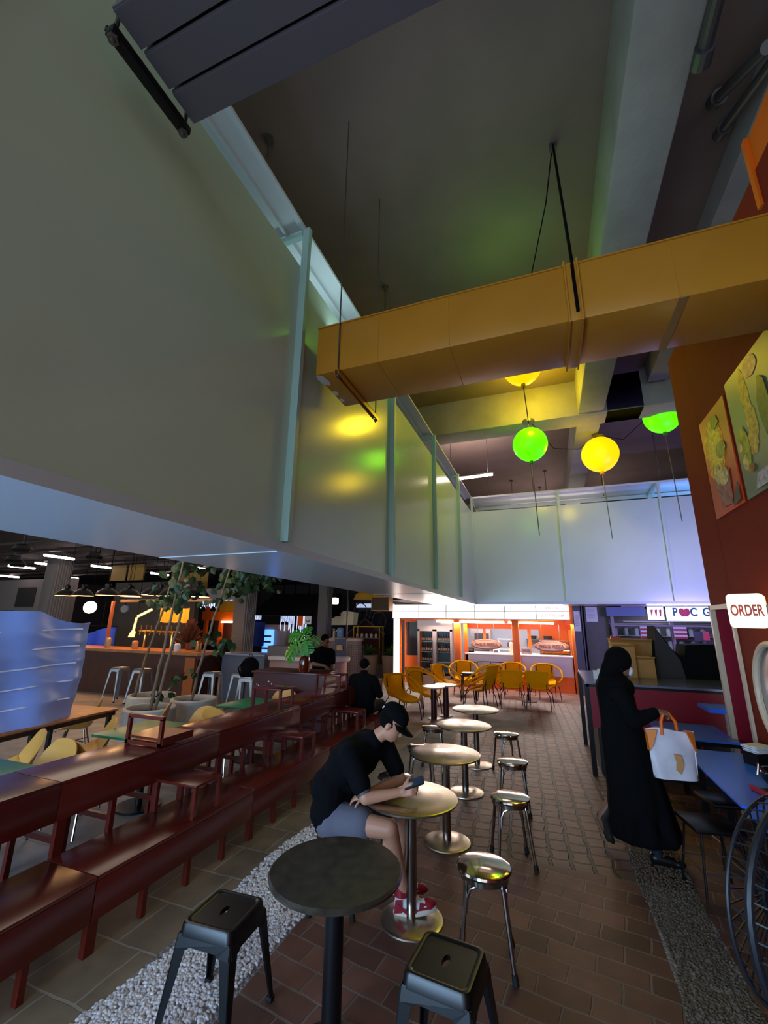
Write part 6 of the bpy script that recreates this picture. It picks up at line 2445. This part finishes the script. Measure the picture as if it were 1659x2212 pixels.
# dark machine with wheels, yellow frame, paper dome lamp far behind
t = thing('display_bicycle', 'dark bicycle hanging high behind the yellow frame', 'bicycle', (-7.9, 19.0, 2.0))
for x, z in ((-0.45, 0.35), (0.5, -0.05)):
    g = G()
    g.tube([(x + 0.34 * cos(a), 0, z + 0.42 * sin(a)) for a in [2 * pi * q / 28 for q in range(28)]], 0.025, 6, closed=True)
    for q in range(8):
        a = pi * q / 8
        g.tube([(x - 0.33 * cos(a), 0, z - 0.41 * sin(a)), (x + 0.33 * cos(a), 0, z + 0.41 * sin(a))], 0.004, 4)
    g.build('wheel', mat('wheel_grey', '#55484a', 0.6), t)
g = G()
g.tube([(-0.45, 0, 0.35), (0.0, 0, 0.05), (0.5, 0, -0.05)], 0.03, 8)
g.tube([(-0.45, 0, 0.35), (0.1, 0, 0.38), (0.5, 0, -0.05)], 0.025, 8)
g.tube([(0.0, 0, 0.05), (0.1, 0, 0.45)], 0.025, 8)
g.build('frame', M_blackmetal, t)
g = G()
g.cyl((0.1, 0, 0.4), (0.1, 0, 2.3), 0.01, n=6)
g.build('hanger_cable', M_black, t)
t = thing('gable_panel', 'dark red gable shaped backdrop behind the yellow frame', 'panel', (-8.3, 19.6, 0))
g = G()
g.prism([(-0.95, 0, 0), (0.95, 0, 0), (0.95, 0, 1.35), (0.0, 0, 2.0), (-0.95, 0, 1.35)], (0, 0.06, 0))
g.build('board', mat('gable_red', '#40100e', 0.7), t)
g = G()
g.tube([(-0.98, -0.02, 1.35), (0, -0.02, 2.02), (0.98, -0.02, 1.35)], 0.045, 6)
g.build('edge_trim', mat('gable_trim', '#6a6258', 0.6), t)
t = thing('yellow_rack', 'thin yellow square tube rack on the far counter', 'rack', (-6.75, 16.2, 0))
g = G()
for x in (-0.55, 0.55):
    for y in (-0.2, 0.2):
        g.box((x, y, 0.87), (0.03, 0.03, 1.74))
for y in (-0.2, 0.2):
    g.box((0, y, 1.725), (1.1, 0.03, 0.03))
g.build('frame', mat('rack_yellow', '#c8960c', 0.5), t)
g = G()
g.box((0, 0, 1.28), (1.1, 0.42, 0.03))
g.build('shelf', M_darkgrey, t)
for k in range(5):
    g = G()
    g.lathe([(0, 0), (0.05, 0), (0.06, 0.12), (0.03, 0.16), (0, 0.16)], 12)
    tag(g.build('condiment_jar', M_cream, loc=(-7.2 + 0.2 * k, 16.15, 1.297)), 'small cream jar on the shelf of the yellow rack', 'jar', 'cream jars on the yellow rack')
t = thing('dome_shade', 'large yellow dome shade below the dark ceiling far behind', 'lamp', (-8.0, 19.2, 2.95))
g = G()
g.lathe([(0.75, 0), (0.65, 0.22), (0.4, 0.40), (0, 0.46)], 28)
g.build('shade', mat('dome_yellow', '#b8862a', 0.6, emit='#b8862a', power=0.12), t)
g = G()
g.cyl((0, 0, 0.46), (0, 0, 1.39), 0.02, n=6)
g.build('stem', M_black, t)
t = thing('paper_box_lamp', 'pale folded paper lampshade right of the rear column', 'lamp', (-8.55, 17.6, 1.75))
g = G()
g.prism([(-0.75, 0, 0), (0.45, 0, 0.02), (0.5, 0, 0.55), (0.0, 0, 0.62), (-0.5, 0, 0.3), (-0.75, 0, 0.25)], (0, 0.5, 0))
g.build('shade', mat('paper_shade', '#c8b89c', 0.7, emit='#c8b89c', power=0.12), t)
g = G()
g.cyl((0, 0.25, 0.6), (0, 0.25, 2.6), 0.01, n=6)
g.build('cord', M_black, t)
g = G()
g.box((-7.9, 20.2, 2.7), (2.4, 0.06, 0.20))
tag(g.build('high_window_strip', glow('strip_daylight', '#c8dcff', 0.7)), 'strip of daylight high up behind the black ceiling', 'window', kind='structure')
g = G()
g.box((-9.0, 20.4, 1.6), (6.0, 0.1, 3.2))
struct('wall_rear_dark', g, mat('rear_dark', '#1c1c20', 0.8), 'dark wall far behind the potted ferns')
# ------------------------------------------------------------------ right side: posters, ORDER sign, tables, fan, counter, kiosk


def yz(pts, x):
    return [(x, p[0], p[1]) for p in pts]


def disc(cy, cz, ry, rz_, n=24, a0=0, wob=0.0, seed=0):
    rr = random.Random(seed)
    return [(cy + ry * (1 + wob * rr.uniform(-1, 1)) * cos(a0 + 2 * pi * k / n), cz + rz_ * (1 + wob * rr.uniform(-1, 1)) * sin(a0 + 2 * pi * k / n)) for k in range(n)]


t = thing('food_poster', 'orange red food poster with a filled cup, nearer the far end of the red wall', 'poster', (XW, 0, 0))
g = G()
g.box((-0.008, 4.96, 3.53), (0.012, 0.70, 1.08))
g.build('sheet', mat('poster_redorange', '#cc441a', 0.4, var=0.25, scale=1.6), t)
layers = [('orange_patch', '#ee8c10', [disc(5.03, 3.66, 0.26, 0.34, 20, 0, 0.06, 1)]), ('food_heap', '#e4b432', [disc(4.98, 3.66, 0.18, 0.26, 22, 0, 0.12, 2), disc(5.0, 3.86, 0.10, 0.10, 16, 0, 0.2, 3)]),
          ('herb_leaf', '#6a7a1c', [disc(4.90, 3.92, 0.10, 0.07, 14, 0, 0.25, 4), disc(4.86, 3.60, 0.12, 0.09, 14, 0, 0.25, 5)]), ('cup', '#9a5850', [[(4.76, 3.38), (5.14, 3.38), (5.06, 3.06), (4.80, 3.04)]]),
          ('onion_ring', '#c8b070', [disc(5.04, 3.40, 0.07, 0.10, 18), disc(4.90, 3.34, 0.12, 0.09, 18)]), ('dark_corner', '#4a3434', [[(4.62, 3.03), (4.80, 3.00), (4.72, 3.14), (4.62, 3.2)]])]
for k, (nm, c, polys) in enumerate(layers):
    m_ = mat('print_' + nm, c, 0.45, var=0.55, scale=22)
    for q, p in enumerate(polys):
        g = G()
        g.prism(yz(p, -0.0145 - 0.0024 * k - 0.0008 * q), (-0.0020, 0, 0))
        g.build(nm, m_, t)
t = thing('food_poster', 'large grey green food poster with a dripping skewer, nearer the camera', 'poster', (XW, 0, 0))
g = G()
g.box((-0.008, 4.03, 3.56), (0.012, 1.00, 1.14))
g.build('sheet', mat('poster_greygreen', '#6c7256', 0.4, var=0.2, scale=2), t)
layers = [('skewer', '#b88a38', [disc(4.20, 3.86, 0.07, 0.22, 18, 0, 0.2, 6), disc(4.17, 3.58, 0.09, 0.22, 18, 0, 0.2, 7), disc(4.22, 3.42, 0.12, 0.1, 16, 0, 0.2, 8)]), ('sausage', '#b87860', [disc(4.02, 4.02, 0.13, 0.09, 18, 0, 0.08, 9)]),
          ('lime_patch', '#8a8a20', [disc(4.38, 3.42, 0.10, 0.20, 16, 0, 0.1, 10)]), ('sliced_egg', '#c8a860', [disc(4.40, 3.30, 0.05, 0.07, 14), disc(4.44, 3.46, 0.035, 0.05, 14)]), ('dark_leaf', '#34442a', [disc(3.9, 3.6, 0.10, 0.25, 14, 0, 0.2, 12)]),
          ('carrot', '#a0522c', [disc(4.3, 3.22, 0.05, 0.04, 12, 0, 0.1, 13)]), ('pale_bowl', '#a8989c', [[(3.7, 3.02), (4.3, 3.02), (4.22, 3.14), (3.8, 3.16)]])]
for k, (nm, c, polys) in enumerate(layers):
    m_ = mat('print2_' + nm, c, 0.45, var=0.55, scale=22)
    for q, p in enumerate(polys):
        g = G()
        g.prism(yz(p, -0.0145 - 0.0024 * k - 0.0008 * q), (-0.0020, 0, 0))
        g.build(nm, m_, t)

t = thing('order_sign', 'glowing rounded ORDER sign sticking out from the red wall', 'sign', (1.575, 4.53, 2.03), -0.42)
g = G()
pts = []
for cx, cz, a0 in ((1, 1, 0), (-1, 1, pi / 2), (-1, -1, pi), (1, -1, 3 * pi / 2)):
    for k in range(6):
        a = a0 + pi / 2 * k / 5
        pts.append((cx * 0.09 + 0.035 * cos(a), -0.06, cz * 0.105 + 0.035 * sin(a)))
g.prism(pts, (0, 0.12, 0))
g.build('light_box', L_order, t)
text_mesh('lettering', 'ORDER', 0.125, M_red_letter, t, (0, -0.062, 0), FACE_FRONT, 0.002, sx=0.52, bold=0.03)
g = G()
g.box((0.135, 0, 0.0), (0.05, 0.05, 0.10))
g.build('bracket', M_darkgrey, t)
point_light('order_sign_glow', (1.45, 4.55, 2.0), 3.0, (1, 0.9, 0.6), 0.08)

# steel topped tables along the red wall
M_blue_shine = mat('painted_blue_shine', '#2e70f4', 0.25, 0.0, spec=0.45)  # blue light on the steel tops is put into the base colour


def wall_table(y0, y1, lab, x0=1.10):
    t = thing('side_counter', lab, 'table', (0, 0, 0), 0, 'steel topped tables along the red wall')
    g = G()
    g.box(((x0 + 1.745) / 2, (y0 + y1) / 2, 0.742), (1.745 - x0, y1 - y0, 0.016))
    g.build('tabletop', M_blue_shine, t)
    g = G()
    g.box(((x0 + 1.745) / 2 + 0.01, (y0 + y1) / 2, 0.715), (1.745 - x0 - 0.04, y1 - y0 - 0.03, 0.036))
    g.build('underframe', M_blackmetal, t)
    for y in (y0 + 0.08, y1 - 0.08):
        g = G()
        g.box((x0 + 0.30, y, 0.35), (0.05, 0.05, 0.70))
        g.build('leg', M_blackmetal, t)
    g = G()
    g.box((x0 + 0.36, (y0 + y1) / 2, 0.52), (0.02, (y1 - y0) * 0.7, 0.30))
    g.build('modesty_panel', M_crimson, t)
    return t


wall_table(3.86, 5.33, 'steel topped table with painted blue shine beside the red wall')
wall_table(2.20, 3.80, 'dark steel topped table behind the big fan')
t = thing('ledge_shelf', 'small grey shelf ledge with painted blue shine at the end of the red wall', 'shelf', (0, 0, 0))
g = G()
g.box((1.70, 6.22, 1.0), (0.26, 0.40, 0.04))
g.build('ledge', M_blue_shine, t)
g = G()
g.box((1.76, 6.1, 0.49), (0.05, 0.05, 0.98))
g.build('support', M_cream, t)
wall_table(5.75, 6.62, 'far steel topped table behind the robed person, with painted blue shine', 1.06)

t = thing('napkin_tray', 'stack of white napkins in a dark holder on the steel table', 'napkins', (1.62, 4.98, 0.751), 0.5)
g = G()
g.box((0, 0, 0.05), (0.20, 0.14, 0.10))
g.build('holder', M_blackplastic, t)
g = G()
for k in range(6):
    g.box((0.01 * (k % 2), 0.005 * k, 0.105 + 0.008 * k), (0.19, 0.13, 0.006), rz=0.08 * (k % 3))
g.build('napkin_stack', M_paper, t)
t = thing('serving_pan', 'black pan with a chrome rim and handle on the steel table', 'pan', (1.56, 4.35, 0.751), 0.3)
g = G()
g.lathe([(0, 0), (0.12, 0), (0.155, 0.05), (0.16, 0.10), (0.15, 0.10), (0.14, 0.05), (0.11, 0.01), (0, 0.01)], 30)
g.build('bowl', M_blackplastic, t)
g = G()
g.tube([(0.16 * cos(2 * pi * k / 30), 0.16 * sin(2 * pi * k / 30), 0.104) for k in range(30)], 0.006, 6, closed=True)
g.build('rim', M_chrome, t)
g = G()
g.tube([(-0.15, 0, 0.10), (-0.20, 0, 0.16), (-0.21, 0, 0.09)], 0.012, 8)
g.build('handle', M_chrome, t)
t = thing('serving_tray', 'red edged tray on the steel table', 'tray', (1.47, 4.08, 0.751), 0.25)
g = G()
g.box((0, 0, 0.006), (0.28, 0.40, 0.012))
g.build('base', M_blackplastic, t)
g = G()
for dx in (-0.14, 0.14):
    g.box((dx, 0, 0.02), (0.014, 0.40, 0.03))
g.build('edge', mat('tray_red', '#a81c24', 0.4), t)
t = thing('key_ring', 'pale beaded ring on the dark steel table behind the fan', 'ring', (1.50, 3.55, 0.762))
g = G()
for k in range(12):
    a = 2 * pi * k / 12
    g.ball((0.055 * cos(a), 0.055 * sin(a), 0), 0.013, 8)
g.build('beads', M_cream, t)

for k, (x, y, lab) in enumerate([(1.02, 4.36, 'dark stool with thin wire legs under the front of the blue table'), (1.30, 4.95, 'dark stool with thin wire legs tucked deeper under the blue table')]):
    t = thing('wire_stool', lab, 'stool', (x, y, 0), 0.2, 'dark stools under the steel tables')
    g = G()
    g.box((0, 0, 0.45), (0.34, 0.34, 0.03), bevel=0.01)
    g.build('seat', M_blackmetal, t)
    for a in (-1, 1):
        for b_ in (-1, 1):
            g = G()
            g.tube([(a * 0.12, b_ * 0.12, 0.44), (a * 0.17, b_ * 0.17, 0)], 0.008, 6)
            g.build('leg', M_blackmetal, t)
    g = G()
    g.tube([(-0.15, -0.15, 0.18), (0.15, -0.15, 0.18), (0.15, 0.15, 0.18), (-0.15, 0.15, 0.18)], 0.006, 6, closed=True)
    g.build('foot_ring', M_rod, t)

# big fan at the right edge
t = thing('pedestal_fan', 'large dark pedestal fan cut off by the right edge', 'fan', (0.88, 2.42, 0), -0.85)
M_fan = mat('fan_black', '#1d2026', 0.45)
FZ = 0.84
FR = 0.40
g = G()
for dx, r in ((-0.09, FR * 0.93), (0.0, FR), (0.09, FR * 0.93)):
    g.tube([(dx, r * cos(2 * pi * k / 48), FZ + r * sin(2 * pi * k / 48)) for k in range(48)], 0.008 if dx else 0.015, 8, closed=True)
for k in range(44):
    a = 2 * pi * k / 44
    for s in (-1, 1):
        g.tube([(s * 0.135, 0.10 * cos(a), FZ + 0.10 * sin(a)), (s * 0.12, FR * 0.6 * cos(a), FZ + FR * 0.6 * sin(a)), (s * 0.09, FR * 0.93 * cos(a), FZ + FR * 0.93 * sin(a)), (0, FR * cos(a), FZ + FR * sin(a))], 0.0035, 4)
g.build('guard', M_fan, t)
g = G()
g.cyl((-0.145, 0, FZ), (-0.125, 0, FZ), 0.10, n=28)
g.cyl((0.125, 0, FZ), (0.30, 0, FZ), 0.10, 0.08, 24)
g.build('motor', M_fan, t)
for k in range(3):
    g = G()
    a = 2 * pi * k / 3 + 0.4

    def blade(u, v):
        r = 0.06 + (FR * 0.85 - 0.06) * u
        wv = 0.12 * (0.5 + u * 0.6) * (v - 0.5) * 2
        an = a + wv / max(r, 0.08) * 0.6
        return (0.05 * (v - 0.5) * 2, r * cos(an), FZ + r * sin(an))
    g.sheet(blade, 10, 6, 0.004)
    g.build('blade', M_fan, t)
g = G()
g.cyl((0.15, 0, 0.03), (0.15, 0, FZ - 0.05), 0.03, n=14)
g.build('pole', M_fan, t)
g = G()
g.lathe([(0, 0.05), (0.05, 0.05), (0.22, 0.02), (0.23, 0), (0, 0)], 32, c=(0.15, 0, 0))
g.build('base', M_fan, t)

# red counter behind the robed person
t = thing('crimson_counter', 'crimson fronted counter with a bluish top behind the robed person', 'counter', (0, 0, 0))
g = G()
g.box((2.2, 6.81, 0.85), (3.55, 0.03, 0.54))
g.build('front_panel', M_crimson, t)
g = G()
g.box((2.2, 7.6, 0.28), (3.4, 1.4, 0.56))
g.build('lower_cabinet', M_blackpaint, t)
g = G()
g.box((2.2, 7.65, 1.125), (3.6, 1.72, 0.03))
g.build('worktop', mat('counter_steel', '#8a90b0', 0.25, 0.8), t)
g = G()
g.box((0.41, 6.82, 0.56), (0.06, 0.06, 1.12))
g.box((0.41, 8.4, 0.56), (0.06, 0.06, 1.12))
g.box((2.2, 6.80, 1.10), (3.6, 0.02, 0.03))
g.build('frame', M_blackmetal, t)
for k, (x, y, z, sx_, sz_, lab) in enumerate([(1.02, 7.75, 1.141, 0.30, 0.44, 'open brown carton at the left of the counter boxes'), (1.30, 7.85, 1.141, 0.26, 0.26, 'brown carton at the right of the counter boxes, lower'),
                                               (1.22, 8.25, 1.141, 0.62, 0.50, 'wide brown carton at the back of the counter boxes')]):
    t = thing('carton', lab, 'box', (x, y, z), 0, 'cardboard cartons on the crimson counter')
    g = G()
    g.box((0, 0, sz_ / 2), (sx_, 0.26, sz_))
    g.build('box', M_cardboard, t)
    g = G()
    for s in (-1, 1):
        g.box((0, s * 0.16, sz_ + 0.02), (sx_, 0.10, 0.006), rot=Euler((s * 0.5, 0, 0)))
    g.build('flap', mat('carton_flap', '#b88a4c', 0.75), t)
g = G()
g.box((1.0, 8.2, 1.68), (0.14, 0.10, 0.08))
tag(g.build('red_packet', mat('packet_red', '#b0241c', 0.5)), 'small red packet on top of the wide carton', 'packet')
t = thing('napkin_box', 'white napkin box on the left end of the crimson counter', 'box', (0.62, 7.2, 1.141))
g = G()
g.box((0, 0, 0.06), (0.16, 0.12, 0.12), bevel=0.005)
g.build('box', M_paper, t)
g = G()
g.ball((0, 0, 0.12), (0.03, 0.02, 0.03), 8)
g.build('tissue', M_paper, t)
t = thing('covered_machine', 'machine under a black dust cover on the crimson counter', 'machine', (0, 0, 0))
g = G()
g.prism([(1.46, 7.9, 1.141), (1.52, 7.9, 1.90), (1.60, 7.9, 1.76), (1.72, 7.9, 1.55), (1.86, 7.9, 1.42), (1.90, 7.9, 1.62), (2.6, 7.9, 1.66), (2.62, 7.9, 1.141)], (0, 0.55, 0))
g.build('dust_cover', M_black, t)
g = G()
g.prism([(1.46, 7.885, 1.141), (1.52, 7.885, 1.90), (1.62, 7.885, 1.70), (1.80, 7.885, 1.40), (1.84, 7.885, 1.141)], (0, 0.014, 0))
g.build('side_flap', mat('cover_grey', '#2c282a', 0.8), t)

# blue lit kiosk with its sign
t = thing('kiosk_sign', 'white sign with letters and a pink apple shape, glowing blue at its rim', 'sign', (0, 0, 0))
YK = 13.7
g = G()
g.box((4.2, YK, 2.215), (2.45, 0.12, 0.37))
g.build('light_box', L_kiosk, t)
g = G()
g.box((2.72, YK, 2.225), (0.36, 0.12, 0.35))
g.build('side_box', L_kiosk, t)
for s, x in (('P', 3.16), ('C', 3.58), ('G', 3.86)):
    text_mesh('lettering', s, 0.29, M_teal_letter, t, (x, YK - 0.064, 2.25), FACE_FRONT, 0.002, sx=0.8, bold=0.035)
for x in (3.37, 4.08):
    g = G()
    for s in (-1, 1):
        g.ball((x + s * 0.05, YK - 0.066, 2.25), (0.075, 0.006, 0.11), 18, Euler((0, s * 0.25, 0)))
    g.build('apple_mark', M_pink_letter, t)
g = G()
for k, x in enumerate((2.62, 2.72, 2.82)):
    g.prism([(x - 0.03, YK - 0.062, 2.31), (x + 0.035, YK - 0.062, 2.33), (x + 0.012, YK - 0.062, 2.20 - 0.02 * k), (x - 0.012, YK - 0.062, 2.12)], (0, -0.004, 0))
g.build('pink_stroke', M_pink_letter, t)
g = G()
g.box((3.7, YK + 0.02, 2.42), (3.6, 0.14, 0.03))
g.box((3.7, YK + 0.02, 2.01), (3.6, 0.14, 0.02))
g.build('frame', M_rod, t)
area_light('kiosk_sign_light', (3.9, YK - 0.15, 2.2), 2.8, 0.4, 20, (0.45, 0.5, 1.0), (0, -1, -0.2))
t = thing('kiosk', 'glazed kiosk with dim shelves under the blue lit sign', 'kiosk', (0, 0, 0))
g = G()
for x in (1.66, 3.08, 4.6):
    g.box((x, YK + 0.14, 1.1), (0.08, 0.10, 2.2))
g.box((3.3, YK + 0.14, 1.90), (3.4, 0.08, 0.05))
g.box((3.3, YK + 0.14, 1.0), (3.4, 0.10, 0.06))
g.build('frame', mat('kiosk_frame', '#8a8088', 0.5), t)
g = G()
g.box((3.3, YK + 1.6, 1.2), (3.6, 0.1, 2.4))
g.box((3.3, YK + 0.06, 0.5), (3.4, 0.06, 0.98))
g.build('back_wall', mat('kiosk_wall', '#5a5458', 0.6), t)
for z in (1.25, 1.6, 1.95):
    g = G()
    g.box((3.2, YK + 1.35, z), (3.0, 0.35, 0.02))
    g.build('shelf', M_rod, t)
g = G()
g.box((2.0, YK + 0.35, 2.27), (0.95, 0.7, 0.25))
g.build('ceiling_box', mat('kiosk_ceiling_blue', '#5a6a98', 0.5), t)
k_ = 0
for z in (1.26, 1.61):
    for i in range(9):
        x = 1.85 + 0.28 * i
        if k_ == 0:
            jr = thing('shelf_jar', 'dim jar on the upper or lower shelf inside the blue lit kiosk', 'jar', (x, YK + 1.32, z), 0, 'jars inside the blue lit kiosk')
            g = G()
            g.cyl((0, 0, 0), (0, 0, 0.2), 0.07, n=14)
            g.build('body', mat('jar_grey', '#8a8c98', 0.3), jr)
            g = G()
            g.cyl((0, 0, 0.2), (0, 0, 0.23), 0.072, n=14)
            g.build('lid', M_darkgrey, jr)
        else:
            dup(jr, (x, YK + 1.32, z))
        k_ += 1
for k, (x, lab) in enumerate(((2.45, 'small red and white striped flag left of the kiosk mullion'), (3.22, 'small red and white striped flag right of the kiosk mullion'))):
    t = thing('striped_flag', lab, 'flag', (x, YK - 0.02, 1.60), 0, 'striped flags on the kiosk glass')
    for q in range(6):
        g = G()
        g.box((0, 0.006 * sin(q), 0.05 * q), (0.30, 0.008, 0.048))
        g.build('stripe', mat('flag_red', '#b02a34', 0.6) if q % 2 == 0 else M_paper, t)
    g = G()
    g.cyl((-0.15, 0, -0.62), (-0.15, 0, 0.32), 0.008, n=6)
    g.build('pole', M_rod, t)
g = G()
g.box((3.78, YK - 0.01, 1.66), (0.14, 0.02, 0.22), rz=0.0)
g.mi = 1
g.box((3.62, YK - 0.005, 1.65), (0.22, 0.02, 0.24))
tag(g.build('hanging_bag', [mat('pink_tag', '#d8404c', 0.5), M_blackplastic]), 'dark and pink items hanging inside the kiosk window', 'bag')
point_light('kiosk_inside_light', (3.0, YK + 0.8, 2.1), 14, (0.75, 0.85, 1.0), 0.2)
t = thing('neon_tube_light', 'blue neon tube lamp hidden behind the end of the red wall', 'lamp', (3.9, 8.7, 2.35))
g = G()
g.cyl((-0.8, 0, 0), (0.8, 0, 0), 0.03, n=10)
g.build('tube', L_blue, t)
g = G()
g.box((0, 0, 0.06), (1.7, 0.06, 0.05))
g.cyl((-0.6, 0, 0.08), (-0.6, 0, 4.64), 0.008, n=6)
g.cyl((0.6, 0, 0.08), (0.6, 0, 4.64), 0.008, n=6)
g.build('housing', M_darkgrey, t)
area_light('blue_neon_light', (3.9, 8.8, 2.4), 1.6, 0.3, 170, (0.34, 0.26, 1.0), (-0.10, 1, 0.10))
